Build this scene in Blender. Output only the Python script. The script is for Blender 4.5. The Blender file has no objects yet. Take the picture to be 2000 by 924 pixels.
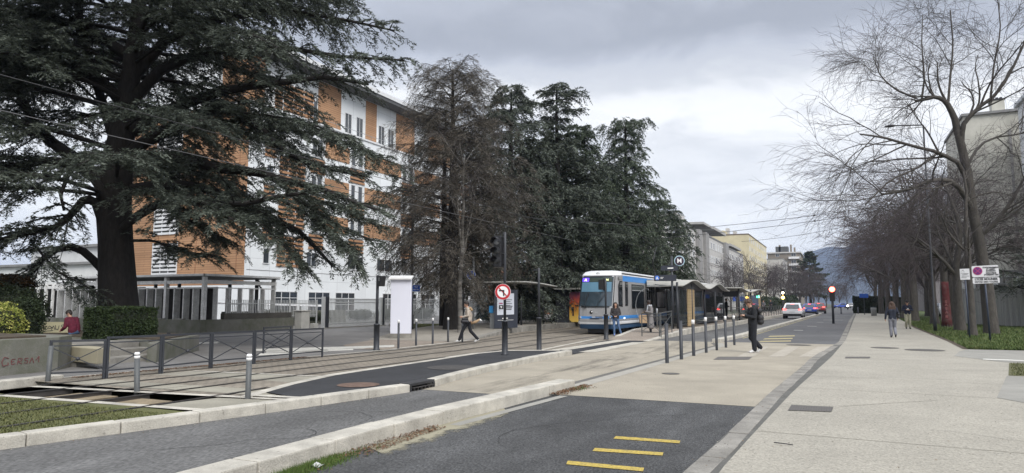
import bpy, bmesh, math, random
import numpy as np
from mathutils import Vector, Matrix, noise
R = math.radians
random.seed(7)
SC = bpy.context.scene
COL = SC.collection

# ---------------------------------------------------------------- camera
F_PX, HZ, CAM_H = 1340.0, 592.0, 1.6
YAW = math.atan2(640, 1340)
PITCH = math.atan2(HZ - 462, F_PX)
cam_d = bpy.data.cameras.new('camera'); cam = bpy.data.objects.new('camera', cam_d); COL.objects.link(cam)
cam_d.sensor_width = 36; cam_d.lens = F_PX / 2000 * 36; cam_d.clip_start = .1; cam_d.clip_end = 20000
cam.location = (0, 0, CAM_H); cam.rotation_euler = (R(90) + PITCH, 0, YAW)
SC.camera = cam

# ---------------------------------------------------------------- sky, sun, exposure
SUN_EL, SUN_AZ = R(42), R(128)          # azimuth from +Y towards +X
w = bpy.data.worlds.new('World'); SC.world = w; w.use_nodes = True
nt = w.node_tree; N = nt.nodes; L = nt.links; N.clear()
def wn(t, **k):
    n = N.new(t)
    for a, b in k.items(): setattr(n, a, b)
    return n
out = wn('ShaderNodeOutputWorld'); bg = wn('ShaderNodeBackground'); bg.inputs[1].default_value = 1.0
sky = wn('ShaderNodeTexSky', sky_type='NISHITA', sun_disc=False, sun_elevation=SUN_EL, sun_rotation=SUN_AZ)
skm = wn('ShaderNodeVectorMath', operation='SCALE'); skm.inputs['Scale'].default_value = .09
L.new(sky.outputs[0], skm.inputs[0])
tc = wn('ShaderNodeTexCoord'); sep = wn('ShaderNodeSeparateXYZ'); L.new(tc.outputs['Generated'], sep.inputs[0])
# project the view direction on a cloud deck: p / (z + .12)
zc = wn('ShaderNodeMath', operation='MAXIMUM'); L.new(sep.outputs[2], zc.inputs[0]); zc.inputs[1].default_value = 0.0
za = wn('ShaderNodeMath', operation='ADD'); L.new(zc.outputs[0], za.inputs[0]); za.inputs[1].default_value = .16
dv = wn('ShaderNodeVectorMath', operation='DIVIDE'); L.new(tc.outputs['Generated'], dv.inputs[0])
cz = wn('ShaderNodeCombineXYZ'); [L.new(za.outputs[0], cz.inputs[i]) for i in range(3)]; L.new(cz.outputs[0], dv.inputs[1])
flat = wn('ShaderNodeVectorMath', operation='MULTIPLY'); L.new(dv.outputs[0], flat.inputs[0]); flat.inputs[1].default_value = (1, 1, .3)
def cloudnoise(scale, off, detail=7, rough=.55, dist=.6):
    m = wn('ShaderNodeVectorMath', operation='ADD'); L.new(flat.outputs[0], m.inputs[0]); m.inputs[1].default_value = off
    n = wn('ShaderNodeTexNoise'); n.inputs['Scale'].default_value = scale; n.inputs['Detail'].default_value = detail
    n.inputs['Roughness'].default_value = rough; n.inputs['Distortion'].default_value = dist
    L.new(m.outputs[0], n.inputs['Vector']); return n.outputs['Fac']
n1 = cloudnoise(.55, (3.1, .4, 0), 5, .5, .4)
n2 = cloudnoise(2.2, (1.7, 5.2, 0), 8, .6, .5)
def mth(op, a, b, clamp=False):
    m = wn('ShaderNodeMath', operation=op, use_clamp=clamp)
    for i, x in enumerate((a, b)):
        if isinstance(x, (int, float)): m.inputs[i].default_value = x
        else: L.new(x, m.inputs[i])
    return m.outputs[0]
mixn = mth('ADD', mth('MULTIPLY', n1, .55), mth('MULTIPLY', n2, .45))
el = sep.outputs[2]
# cloud layers by elevation: pale haze low down, a bright break, a dark shelf above it, mid grey overhead; edges torn by noise
elp = mth('ADD', el, mth('MULTIPLY', mth('SUBTRACT', n2, .5), .16)); elp2 = mth('ADD', elp, mth('MULTIPLY', mth('SUBTRACT', n1, .5), .25))
lay = wn('ShaderNodeValToRGB'); L.new(elp2, lay.inputs[0]); le = lay.color_ramp.elements; lay.color_ramp.interpolation = 'EASE'
le[0].position = 0; le[0].color = (.70,) * 3 + (1,); le[1].position = .62; le[1].color = (.60,) * 3 + (1,)
for p_, v_ in ((.12, .70), (.20, .74), (.255, .84), (.295, .62), (.345, .38), (.42, .42), (.50, .52)): q_ = le.new(p_); q_.color = (v_,) * 3 + (1,)
lsep = wn('ShaderNodeSeparateColor'); L.new(lay.outputs[0], lsep.inputs[0])
val = mth('ADD', lsep.outputs[0], mth('MULTIPLY', mth('SUBTRACT', mixn, .5), .75))
cr = wn('ShaderNodeValToRGB'); L.new(val, cr.inputs[0])
els = cr.color_ramp.elements
els[0].position = .34; els[0].color = (.205, .218, .246, 1)
els[1].position = .82; els[1].color = (.50, .505, .512, 1)
e = els.new(.5); e.color = (.275, .290, .325, 1)
e = els.new(.64); e.color = (.365, .375, .395, 1)
mix = wn('ShaderNodeMix', data_type='RGBA'); mix.inputs['Factor'].default_value = .93
L.new(skm.outputs[0], mix.inputs['A']); L.new(cr.outputs[0], mix.inputs['B'])
zen = wn('ShaderNodeMapRange', interpolation_type='SMOOTHSTEP'); L.new(el, zen.inputs[0])      # overcast: the zenith is the brightest part
for i, v in ((1, .40), (2, .85), (3, 1.0), (4, 2.2)): zen.inputs[i].default_value = v
zs = wn('ShaderNodeVectorMath', operation='SCALE'); L.new(mix.outputs['Result'], zs.inputs[0]); L.new(zen.outputs[0], zs.inputs['Scale'])
L.new(zs.outputs[0], bg.inputs[0]); L.new(bg.outputs[0], out.inputs[0])
w.cycles.sampling_method = 'MANUAL'; w.cycles.sample_map_resolution = 512

sd = bpy.data.lights.new('sun', 'SUN'); sd.energy = 1.5; sd.angle = R(35); sd.color = (1, .97, .92)
sun = bpy.data.objects.new('sun', sd); COL.objects.link(sun)
dirv = Vector((math.sin(SUN_AZ) * math.cos(SUN_EL), math.cos(SUN_AZ) * math.cos(SUN_EL), math.sin(SUN_EL)))
sun.rotation_euler = dirv.to_track_quat('Z', 'Y').to_euler(); sun.location = (0, 0, 60)
vs = SC.view_settings; vs.view_transform = 'Standard'; vs.look = 'None'; vs.gamma = 1; vs.use_curve_mapping = False; vs.exposure = 1.16
SC.cycles.max_bounces = 5; SC.cycles.diffuse_bounces = 2; SC.cycles.glossy_bounces = 2; SC.cycles.transparent_max_bounces = 8
SC.cycles.transmission_bounces = 2; SC.cycles.volume_bounces = 0; SC.cycles.use_denoising = True

# ---------------------------------------------------------------- layout helpers (photo point -> world point)
CY, SY = math.cos(YAW), math.sin(YAW); CP, SP = math.cos(PITCH), math.sin(PITCH)
def ray(px, py):
    x = (px - 1000) / F_PX; y = -(py - 462) / F_PX
    f = CP - y * SP; u = SP + y * CP
    return np.array([x * CY - f * SY, x * SY + f * CY, u])
def G(px, py, z=0.0):
    r = ray(px, py); t = (z - CAM_H) / r[2]; return (float(r[0] * t), float(r[1] * t))
def atD(px, py, D):
    r = ray(px, py); f = -r[0] * SY + r[1] * CY; t = D / f
    return (float(r[0] * t), float(r[1] * t), float(CAM_H + r[2] * t))
def atY(px, py, Y):
    r = ray(px, py); t = Y / r[1]; return (float(r[0] * t), Y, float(CAM_H + r[2] * t))
def atX(px, py, X):
    r = ray(px, py); t = X / r[0]; return (X, float(r[1] * t), float(CAM_H + r[2] * t))

def lerp(tab, y):
    return float(np.interp(y, [a for a, b in tab], [b for a, b in tab]))

# ---------------------------------------------------------------- materials
MATS = {}
def mat(name, col, rough=.75, var=.12, scale=6.0, col2=None, bump=0.0, bscale=60.0, metal=0.0, spec=.4, stretch=(1, 1, 1), emit=None,
        fine=0.0, fscale=120.0, speck=0.0, alpha=None, big=0.0, bigscale=.35, coat=0.0):
    if name in MATS: return MATS[name]
    m = bpy.data.materials.new(name); m.use_nodes = True; MATS[name] = m
    t = m.node_tree; n = t.nodes; l = t.links; b = n['Principled BSDF']
    b.inputs['Roughness'].default_value = rough; b.inputs['Metallic'].default_value = metal
    b.inputs['Specular IOR Level'].default_value = spec
    if coat: b.inputs['Coat Weight'].default_value = coat
    tc = n.new('ShaderNodeTexCoord'); mp = n.new('ShaderNodeMapping'); mp.inputs['Scale'].default_value = stretch
    l.new(tc.outputs['Object'], mp.inputs['Vector'])
    c1 = tuple(max(0, c * (1 - var)) for c in col) + (1,)
    c2 = tuple(c * (1 + var) for c in col) + (1,) if col2 is None else tuple(col2) + (1,)
    if col2 is not None: c1 = tuple(col) + (1,)
    nz = n.new('ShaderNodeTexNoise'); nz.inputs['Scale'].default_value = scale; nz.inputs['Detail'].default_value = 6; nz.inputs['Roughness'].default_value = .6
    l.new(mp.outputs[0], nz.inputs['Vector'])
    rp = n.new('ShaderNodeValToRGB'); l.new(nz.outputs['Fac'], rp.inputs[0])
    rp.color_ramp.elements[0].position = .32; rp.color_ramp.elements[0].color = c1
    rp.color_ramp.elements[1].position = .68; rp.color_ramp.elements[1].color = c2
    cur = rp.outputs[0]
    def mul(cur, sc, amt, lo=.3, hi=.7):
        z = n.new('ShaderNodeTexNoise'); z.inputs['Scale'].default_value = sc; z.inputs['Detail'].default_value = 4
        l.new(mp.outputs[0], z.inputs['Vector'])
        r = n.new('ShaderNodeMapRange'); l.new(z.outputs['Fac'], r.inputs[0])
        r.inputs[1].default_value = lo; r.inputs[2].default_value = hi; r.inputs[3].default_value = 1 - amt; r.inputs[4].default_value = 1 + (amt if sc != 22 else 0)
        v = n.new('ShaderNodeVectorMath'); v.operation = 'SCALE'; l.new(cur, v.inputs[0]); l.new(r.outputs[0], v.inputs['Scale'])
        return v.outputs[0]
    if fine: cur = mul(cur, fscale, fine)
    if big: cur = mul(cur, bigscale, big)
    if speck: cur = mul(cur, 16, -speck, .66, .74) if False else mul(cur, 22, speck, .30, .36)
    l.new(cur, b.inputs['Base Color'])
    if bump:
        z = n.new('ShaderNodeTexNoise'); z.inputs['Scale'].default_value = bscale; z.inputs['Detail'].default_value = 4
        l.new(mp.outputs[0], z.inputs['Vector'])
        bp = n.new('ShaderNodeBump'); bp.inputs['Strength'].default_value = bump; bp.inputs['Distance'].default_value = .02
        l.new(z.outputs['Fac'], bp.inputs['Height']); l.new(bp.outputs[0], b.inputs['Normal'])
    if emit:
        b.inputs['Emission Color'].default_value = tuple(emit[0]) + (1,); b.inputs['Emission Strength'].default_value = emit[1]
    if alpha is not None: b.inputs['Alpha'].default_value = alpha
    m['_'] = 0
    return m
def bricks(name, ca, cb, mortar, wid, hgt, mort=.01, axes='wall', rough=.75, bump=.2, squash=1.0, offset=.5, big=.12, bigscale=.5, fine=.08):
    """brick / panel / plank pattern laid on walls (u = x+y, v = z) or on the ground (u = x, v = y)"""
    m = bpy.data.materials.new(name); m.use_nodes = True; MATS[name] = m
    t = m.node_tree; n = t.nodes; l = t.links; b = n['Principled BSDF']; b.inputs['Roughness'].default_value = rough
    tc = n.new('ShaderNodeTexCoord'); s = n.new('ShaderNodeSeparateXYZ'); l.new(tc.outputs['Object'], s.inputs[0])
    c = n.new('ShaderNodeCombineXYZ')
    if axes == 'wall':
        a = n.new('ShaderNodeMath'); l.new(s.outputs[0], a.inputs[0]); l.new(s.outputs[1], a.inputs[1]); l.new(a.outputs[0], c.inputs[0]); l.new(s.outputs[2], c.inputs[1])
    elif axes == 'ground':
        l.new(s.outputs[0], c.inputs[0]); l.new(s.outputs[1], c.inputs[1])
    else:
        l.new(s.outputs[1], c.inputs[0]); l.new(s.outputs[0], c.inputs[1])
    br = n.new('ShaderNodeTexBrick'); l.new(c.outputs[0], br.inputs['Vector'])
    br.inputs['Scale'].default_value = 1; br.inputs['Brick Width'].default_value = wid; br.inputs['Row Height'].default_value = hgt
    br.inputs['Mortar Size'].default_value = mort; br.inputs['Mortar Smooth'].default_value = .1; br.offset = offset
    br.inputs['Color1'].default_value = tuple(ca) + (1,); br.inputs['Color2'].default_value = tuple(cb) + (1,); br.inputs['Mortar'].default_value = tuple(mortar) + (1,)
    cur = br.outputs['Color']
    for sc, amt in ((bigscale, big), (30, fine)):
        z = n.new('ShaderNodeTexNoise'); z.inputs['Scale'].default_value = sc; z.inputs['Detail'].default_value = 5; l.new(tc.outputs['Object'], z.inputs['Vector'])
        r = n.new('ShaderNodeMapRange'); l.new(z.outputs['Fac'], r.inputs[0])
        r.inputs[1].default_value = .3; r.inputs[2].default_value = .7; r.inputs[3].default_value = 1 - amt; r.inputs[4].default_value = 1 + amt
        v = n.new('ShaderNodeVectorMath'); v.operation = 'SCALE'; l.new(cur, v.inputs[0]); l.new(r.outputs[0], v.inputs['Scale']); cur = v.outputs[0]
    l.new(cur, b.inputs['Base Color'])
    if bump:
        bp = n.new('ShaderNodeBump'); bp.inputs['Strength'].default_value = bump; bp.inputs['Distance'].default_value = .01; bp.invert = True
        l.new(br.outputs['Fac'], bp.inputs['Height']); l.new(bp.outputs[0], b.inputs['Normal'])
    return m
def foliage(name, cols, clump=1.2, trans=.25, rough=.65):
    m = bpy.data.materials.new(name); m.use_nodes = True; MATS[name] = m
    t = m.node_tree; n = t.nodes; l = t.links; b = n['Principled BSDF']; b.inputs['Roughness'].default_value = rough; b.inputs['Specular IOR Level'].default_value = .25
    tc = n.new('ShaderNodeTexCoord'); z = n.new('ShaderNodeTexNoise'); z.inputs['Scale'].default_value = clump; z.inputs['Detail'].default_value = 3; l.new(tc.outputs['Object'], z.inputs['Vector'])
    g = n.new('ShaderNodeNewGeometry')
    a = n.new('ShaderNodeMath'); a.operation = 'MULTIPLY_ADD'; l.new(g.outputs['Random Per Island'], a.inputs[0]); a.inputs[1].default_value = .55
    s = n.new('ShaderNodeMath'); s.operation = 'MULTIPLY_ADD'; l.new(z.outputs['Fac'], s.inputs[0]); s.inputs[1].default_value = 1.2; s.inputs[2].default_value = -.38; l.new(s.outputs[0], a.inputs[2])
    r = n.new('ShaderNodeValToRGB'); l.new(a.outputs[0], r.inputs[0]); e = r.color_ramp.elements
    e[0].position = .1; e[0].color = tuple(cols[0]) + (1,); e[1].position = .85; e[1].color = tuple(cols[-1]) + (1,)
    for i, c in enumerate(cols[1:-1]): x = e.new(.1 + .75 * (i + 1) / (len(cols) - 1)); x.color = tuple(c) + (1,)
    l.new(r.outputs[0], b.inputs['Base Color'])
    return m
def glass(name, tint=(.5, .55, .6), amount=.5, rough=.03):
    """see-through pane: part clear, part dark body with a sharp reflection"""
    m = bpy.data.materials.new(name); m.use_nodes = True; MATS[name] = m
    t = m.node_tree; n = t.nodes; l = t.links; b = n['Principled BSDF']
    b.inputs['Base Color'].default_value = tuple(c * .12 for c in tint) + (1,); b.inputs['Roughness'].default_value = rough; b.inputs['Specular IOR Level'].default_value = .8
    tr = n.new('ShaderNodeBsdfTransparent'); tr.inputs[0].default_value = tuple(tint) + (1,)
    mx = n.new('ShaderNodeMixShader'); mx.inputs[0].default_value = amount
    l.new(tr.outputs[0], mx.inputs[1]); l.new(b.outputs[0], mx.inputs[2]); l.new(mx.outputs[0], n['Material Output'].inputs[0])
    return m

# ---------------------------------------------------------------- objects
def tag(o, label=None, cat=None, group=None, kind=None):
    if label: o['label'] = label
    if cat: o['category'] = cat
    if group: o['group'] = group
    if kind: o['kind'] = kind
    return o
def thing(name, loc, label, cat, group=None, rz=0.0, kind=None):
    o = bpy.data.objects.new(name, None); COL.objects.link(o); o.empty_display_size = .2
    o.location = loc; o.rotation_euler = (0, 0, rz); return tag(o, label, cat, group, kind)
def adopt(o, parent, world):
    if parent is not None:
        o.parent = parent
        if world and parent.type == 'EMPTY': o.matrix_parent_inverse = Matrix.Translation(parent.location).inverted()
    return o
def mesh_np(name, V, Q=None, T=None, mats=(), parent=None, world=True, smooth=False, mi=None):
    """object from numpy arrays of verts, quads, triangles"""
    V = np.asarray(V, dtype=np.float32); me = bpy.data.meshes.new(name)
    Q = np.zeros((0, 4), int) if Q is None else np.asarray(Q, int).reshape(-1, 4); T = np.zeros((0, 3), int) if T is None else np.asarray(T, int).reshape(-1, 3)
    me.vertices.add(len(V)); me.vertices.foreach_set('co', V.ravel())
    nl = Q.size + T.size; me.loops.add(nl); me.loops.foreach_set('vertex_index', np.concatenate([Q.ravel(), T.ravel()]).astype(np.int32))
    npoly = len(Q) + len(T); me.polygons.add(npoly)
    st = np.concatenate([np.arange(len(Q)) * 4, Q.size + np.arange(len(T)) * 3]).astype(np.int32)
    me.polygons.foreach_set('loop_start', st)
    if mi is not None: me.polygons.foreach_set('material_index', np.asarray(mi, np.int32))
    if smooth: me.polygons.foreach_set('use_smooth', np.ones(npoly, bool))
    me.update(calc_edges=True); me.validate()
    for m in (mats if isinstance(mats, (list, tuple)) else [mats]): me.materials.append(m)
    o = bpy.data.objects.new(name, me); COL.objects.link(o); return adopt(o, parent, world)

class MB:
    """collects shapes, then links them as one mesh object"""
    def __init__(s): s.v = []; s.f = []; s.m = []; s.cur = 0; s.sm = []; s.mats = []
    def use(s, m):
        if m not in s.mats: s.mats.append(m)
        s.cur = s.mats.index(m); return s
    def add(s, vs, fs, smooth=False):
        o = len(s.v); s.v += [tuple(map(float, v)) for v in vs]
        for f in fs: s.f.append([i + o for i in f]); s.m.append(s.cur); s.sm.append(smooth)
        return s
    def box(s, x0, x1, y0, y1, z0, z1):
        v = [(x, y, z) for z in (z0, z1) for y in (y0, y1) for x in (x0, x1)]
        return s.add(v, [(0, 2, 3, 1), (4, 5, 7, 6), (0, 1, 5, 4), (2, 6, 7, 3), (0, 4, 6, 2), (1, 3, 7, 5)])
    def bar(s, a, b, w=.05, h=None, up=(0, 0, 1)):
        h = w if h is None else h
        a = Vector(a); b = Vector(b); d = (b - a).normalized(); u = Vector(up)
        if abs(d.dot(u)) > .98: u = Vector((1, 0, 0))
        x = d.cross(u).normalized() * w / 2; y = x.normalized().cross(d).normalized() * h / 2
        v = [p + sx * x + sy * y for p in (a, b) for sx, sy in ((-1, -1), (1, -1), (1, 1), (-1, 1))]
        return s.add(v, [(3, 2, 1, 0), (4, 5, 6, 7), (0, 1, 5, 4), (1, 2, 6, 5), (2, 3, 7, 6), (3, 0, 4, 7)])
    def prism(s, poly, z0, z1):
        n = len(poly); v = [(x, y, z0) for x, y in poly] + [(x, y, z1) for x, y in poly]
        return s.add(v, [list(range(n))[::-1], list(range(n, 2 * n))] + [(i, (i + 1) % n, n + (i + 1) % n, n + i) for i in range(n)])
    def slab(s, poly3, d):
        """planar polygon of 3-D points extruded by vector d"""
        n = len(poly3); v = [tuple(p) for p in poly3] + [tuple(Vector(p) + Vector(d)) for p in poly3]
        return s.add(v, [list(range(n))[::-1], list(range(n, 2 * n))] + [(i, (i + 1) % n, n + (i + 1) % n, n + i) for i in range(n)])
    def tube(s, pts, rad, seg=8, cap=True):
        pts = [Vector(p) for p in pts]; n = len(pts)
        rad = [rad] * n if isinstance(rad, (int, float)) else rad
        vs = []; fs = []; ref = None
        for i, p in enumerate(pts):
            t = (pts[min(i + 1, n - 1)] - pts[max(i - 1, 0)]).normalized()
            if ref is None: ref = Vector((1, 0, 0)) if abs(t.x) < .8 else Vector((0, 1, 0))
            x = t.cross(ref).normalized(); y = t.cross(x).normalized(); ref = -x.cross(t).normalized() if False else ref
            for k in range(seg):
                a = 2 * math.pi * k / seg; vs.append(p + (x * math.cos(a) + y * math.sin(a)) * rad[i])
        for i in range(n - 1):
            for k in range(seg): fs.append((i * seg + k, i * seg + (k + 1) % seg, (i + 1) * seg + (k + 1) % seg, (i + 1) * seg + k))
        o = len(s.v); s.add(vs, fs, True)
        if cap: s.f += [[o + k for k in range(seg)][::-1], [o + (n - 1) * seg + k for k in range(seg)]]; s.m += [s.cur] * 2; s.sm += [False] * 2
        return s
    def lathe(s, prof, c=(0, 0, 0), seg=16, axis='z'):
        """profile of (radius, height)"""
        vs = []; fs = []; n = len(prof)
        for r, h in prof:
            for k in range(seg):
                a = 2 * math.pi * k / seg; p = (r * math.cos(a), r * math.sin(a), h)
                if axis == 'y': p = (p[0], p[2], p[1])
                if axis == 'x': p = (p[2], p[0], p[1])
                vs.append((p[0] + c[0], p[1] + c[1], p[2] + c[2]))
        for i in range(n - 1):
            for k in range(seg): fs.append((i * seg + k, i * seg + (k + 1) % seg, (i + 1) * seg + (k + 1) % seg, (i + 1) * seg + k))
        fs += [list(range(seg))[::-1], [(n - 1) * seg + k for k in range(seg)]]
        return s.add(vs, fs, seg > 8)
    def ball(s, c, r, seg=12, sc=(1, 1, 1)):
        vs = []; fs = []; rn = seg // 2
        for i in range(rn + 1):
            th = math.pi * i / rn
            for k in range(seg):
                a = 2 * math.pi * k / seg; vs.append((c[0] + r * sc[0] * math.sin(th) * math.cos(a), c[1] + r * sc[1] * math.sin(th) * math.sin(a), c[2] + r * sc[2] * math.cos(th)))
        for i in range(rn):
            for k in range(seg): fs.append((i * seg + k, (i + 1) * seg + k, (i + 1) * seg + (k + 1) % seg, i * seg + (k + 1) % seg))
        return s.add(vs, fs, True)
    def build(s, name, m=None, parent=None, world=True, bevel=0.0):
        me = bpy.data.meshes.new(name); me.from_pydata(s.v, [], s.f)
        ms = s.mats if s.mats else [m]
        for x in ms: me.materials.append(x)
        me.polygons.foreach_set('material_index', s.m); me.polygons.foreach_set('use_smooth', s.sm)
        bm = bmesh.new(); bm.from_mesh(me); bmesh.ops.remove_doubles(bm, verts=bm.verts, dist=1e-5); bmesh.ops.recalc_face_normals(bm, faces=bm.faces)
        if bevel:
            ed = [e for e in bm.edges if len(e.link_faces) == 2 and e.calc_face_angle() > R(40)]
            bmesh.ops.bevel(bm, geom=ed, offset=bevel, segments=2, profile=.6, affect='EDGES', clamp_overlap=True)
        bm.to_mesh(me); bm.free(); me.update()
        o = bpy.data.objects.new(name, me); COL.objects.link(o); return adopt(o, parent, world)
def copy_thing(root, loc, rz=None, sc=None, label=None, group=None):
    r = root.copy(); COL.objects.link(r); r.location = loc
    if rz is not None: r.rotation_euler = (0, 0, rz)
    if sc is not None: r.scale = sc if isinstance(sc, (tuple, list)) else (sc, sc, sc)
    if label: r['label'] = label
    if group: r['group'] = group
    def kids(a, b):
        for ch in list(a.children):
            c = ch.copy(); COL.objects.link(c); c.parent = b; c.matrix_parent_inverse = ch.matrix_parent_inverse.copy(); kids(ch, c)
    kids(root, r); return r
def text_mesh(name, s, size, m, parent, origin, xdir, up=(0, 0, 1), align='CENTER', depth=.002, world=True, bold=0.0):
    """flat lettering: origin = baseline centre, xdir = reading direction"""
    cu = bpy.data.curves.new(name, 'FONT'); cu.body = s; cu.size = size; cu.align_x = align; cu.extrude = depth; cu.offset = bold; cu.resolution_u = 3
    tmp = bpy.data.objects.new(name + '_tmp', cu); COL.objects.link(tmp)
    dg = bpy.context.evaluated_depsgraph_get(); me = bpy.data.meshes.new_from_object(tmp.evaluated_get(dg)); bpy.data.objects.remove(tmp); bpy.data.curves.remove(cu)
    X = Vector(xdir).normalized(); Zv = Vector(up).normalized(); Y = X.cross(Zv).normalized() * -1
    M = Matrix((X, Zv, X.cross(Zv))).transposed().to_4x4(); M.translation = Vector(origin)
    me.transform(M); me.materials.clear(); me.materials.append(m)
    o = bpy.data.objects.new(name, me); COL.objects.link(o); return adopt(o, parent, world)

# ---------------------------------------------------------------- palette
ASPH_D = mat('asphalt_dark', (.052, .0525, .053), .86, .22, 2.2, bump=.9, bscale=70, fine=.75, fscale=60, big=.34, bigscale=.55, spec=.45, stretch=(1, .45, 1))
ASPH_G = mat('asphalt_grey', (.105, .104, .102), .88, .16, 2.0, bump=.9, bscale=70, fine=.55, fscale=60, big=.28, bigscale=.6, stretch=(1, .3, 1))
ASPH_L = mat('asphalt_worn', (.155, .15, .145), .9, .12, 1.4, bump=.35, bscale=120, fine=.18, fscale=90, big=.16)
ISLAND = mat('asphalt_fresh', (.028, .029, .032), .9, .15, 2, bump=.5, bscale=150, fine=.35, fscale=120, big=.2, bigscale=.8)
SAND = mat('sand_concrete', (.288, .260, .208), .92, .08, 1.6, bump=.4, bscale=70, fine=.28, fscale=48, big=.12, bigscale=.5)
SAND2 = mat('sand_concrete_walk', (.292, .274, .232), .92, .06, 1.1, bump=.5, bscale=55, fine=.26, fscale=44, big=.08, bigscale=.5, speck=.3)
CONC = mat('kerb_stone', (.40, .378, .33), .88, .12, 5, bump=.4, bscale=50, fine=.14, fscale=70, big=.22, bigscale=2.2, speck=.35)
CONC_D = mat('grey_concrete', (.21, .20, .18), .92, .22, 2, bump=.3, bscale=40, fine=.12, fscale=60, big=.2, bigscale=1)
STAIN = mat('stained_concrete', (.17, .165, .15), .92, col2=(.10, .105, .075), scale=1.6, bump=.3, bscale=30, fine=.12, fscale=50)
PALECON = mat('pale_concrete', (.235, .228, .205), .92, .10, 2, bump=.2, bscale=60, fine=.1, fscale=70, big=.12)
PAVER = bricks('tram_paving', (.185, .16, .125), (.235, .205, .165), (.09, .08, .065), .24, .12, .012, 'groundY', .9, .3, big=.22, bigscale=.7, fine=.12)
PAVER2 = bricks('platform_paving', (.24, .20, .16), (.29, .245, .20), (.12, .105, .09), .20, .10, .008, 'ground', .9, .2, big=.12)
TRAMSLAB = bricks('track_slab', (.215, .20, .165), (.25, .235, .19), (.13, .12, .10), 2.4, 1.4, .02, 'ground', .92, .2, big=.22, bigscale=.9, fine=.12)
GUTTER = bricks('gutter_setts', (.20, .195, .18), (.25, .245, .225), (.10, .10, .09), .30, .50, .012, 'ground', .9, .4, big=.15)
GRASS_G = mat('turf', (.075, .085, .03), .95, .25, 3, col2=(.115, .115, .045), bump=.6, bscale=90, fine=.3, fscale=60, big=.25)
GRASS_B = mat('lush_turf', (.045, .065, .02), .95, .25, 1.2, col2=(.085, .115, .035), bump=.6, bscale=90, fine=.3, fscale=60, big=.25)
SOIL = mat('soil', (.07, .055, .04), .95, .3, 5, bump=.6, bscale=60, fine=.3, fscale=80)
RAIL = mat('rail_steel', (.11, .10, .095), .45, .2, 3, metal=.6)
DARK = mat('dark_gap', (.02, .02, .02), .9, .2, 3)
POLE = mat('anthracite_paint', (.030, .033, .040), .5, .10, 6, big=.08, spec=.5)
POLE2 = mat('post_grey', (.075, .08, .082), .55, .12, 5, spec=.5)
WHITE = mat('white_paint', (.72, .72, .72), .55, .05, 3)
WHITEM = mat('worn_white_marking', (.50, .49, .45), .85, .12, 2.5, fine=.18, fscale=30)
YELLOWM = mat('yellow_marking', (.46, .34, .06), .8, col2=(.27, .21, .07), scale=14, fine=.35, fscale=40, speck=.6)
YPALE = mat('faded_yellow_marking', (.36, .31, .17), .85, .14, 4, fine=.2, fscale=30)
IRON = bricks('iron_grating', (.035, .033, .03), (.045, .042, .04), (.11, .10, .09), .07, .05, .014, 'ground', .7, .5)
BLACK = mat('black_plastic', (.013, .013, .015), .4, .1, 4, spec=.5)
METAL = mat('galvanised_steel', (.30, .31, .32), .5, .1, 6, metal=.5)
LGREY = mat('light_grey_steel', (.46, .47, .47), .55, .08, 4)
BARK = mat('cedar_bark', (.020, .018, .017), .95, .3, 9, bump=.9, bscale=14, stretch=(1, 1, .25), fine=.25, fscale=25)
BARKG = mat('grey_bark', (.062, .056, .050), .95, .25, 7, bump=.8, bscale=18, stretch=(1, 1, .3), fine=.25, fscale=30)
TWIG = mat('twig_bark', (.062, .053, .055), .9, .2, 6)
TWIG2 = mat('twig_bark_reddish', (.085, .068, .070), .9, .2, 6)
RED = mat('signal_red', (.42, .02, .03), .5, .05, 4)
BLUE = mat('sign_blue', (.02, .09, .42), .45, .05, 4)
HAZE_DENSITY = 0.00013
# ================================================================ GROUND
def ZT(y): return lerp([(9.5, .1), (20, 0)], y)                       # tram side lies a kerb above the lanes near the camera
def ZP(y): return lerp([(26, 0), (34, .28)], y) if y > 20 else ZT(y)  # left platform ramps up
def ZR(y): return lerp([(29.3, 0), (35.5, .25)], y)                   # right platform ramps up
def struct(o): return tag(o, kind='structure')
def strip(name, ys, xl, xr, zf, m, lift=0.0, kind='structure'):
    V = []; Q = []
    for y in ys:
        z = zf(y) if callable(zf) else zf
        V += [(lerp(xl, y) if isinstance(xl, list) else xl, y, z + lift), (lerp(xr, y) if isinstance(xr, list) else xr, y, z + lift)]
    for i in range(len(ys) - 1): a = 2 * i; Q.append((a, a + 1, a + 3, a + 2))
    return tag(mesh_np(name, V, Q, mats=m), kind=kind)
def patch(name, pts, m, z=0.0, lift=.004, parent=None):
    """flat polygon sheet in world xy"""
    V = [(x, y, (z(y) if callable(z) else z) + lift) for x, y in pts]
    me = bpy.data.meshes.new(name); me.from_pydata(V, [], [list(range(len(V)))]); me.materials.append(m)
    bm = bmesh.new(); bm.from_mesh(me); bmesh.ops.triangulate(bm, faces=bm.faces)
    for f in bm.faces:
        if f.normal.z < 0: f.normal_flip()
    bm.to_mesh(me); bm.free()
    o = bpy.data.objects.new(name, me); COL.objects.link(o); return tag(adopt(o, parent, True), kind='structure' if parent is None else None)
def yr(a, b, n=None, extra=()):
    n = n or max(2, int((b - a) / 1.5)); return sorted(set([round(a + (b - a) * i / n, 4) for i in range(n + 1)] + [e for e in extra if a < e < b]))
GUT_L = [(-8, -1.50), (6.7, -1.43), (8.15, -1.36), (13.06, -1.23), (22.6, -.8), (31.7, -.12), (73, .68), (134, 2.11), (300, 6)]
GUT_R = [(a, b + .32) for a, b in GUT_L]; GUT_R = [(-8, -1.16), (6.87, -1.11), (8.97, -1.04), (13.63, -.85), (22.86, -.32), (33, .10), (73, 1.0), (134, 2.4), (300, 6.3)]
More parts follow.
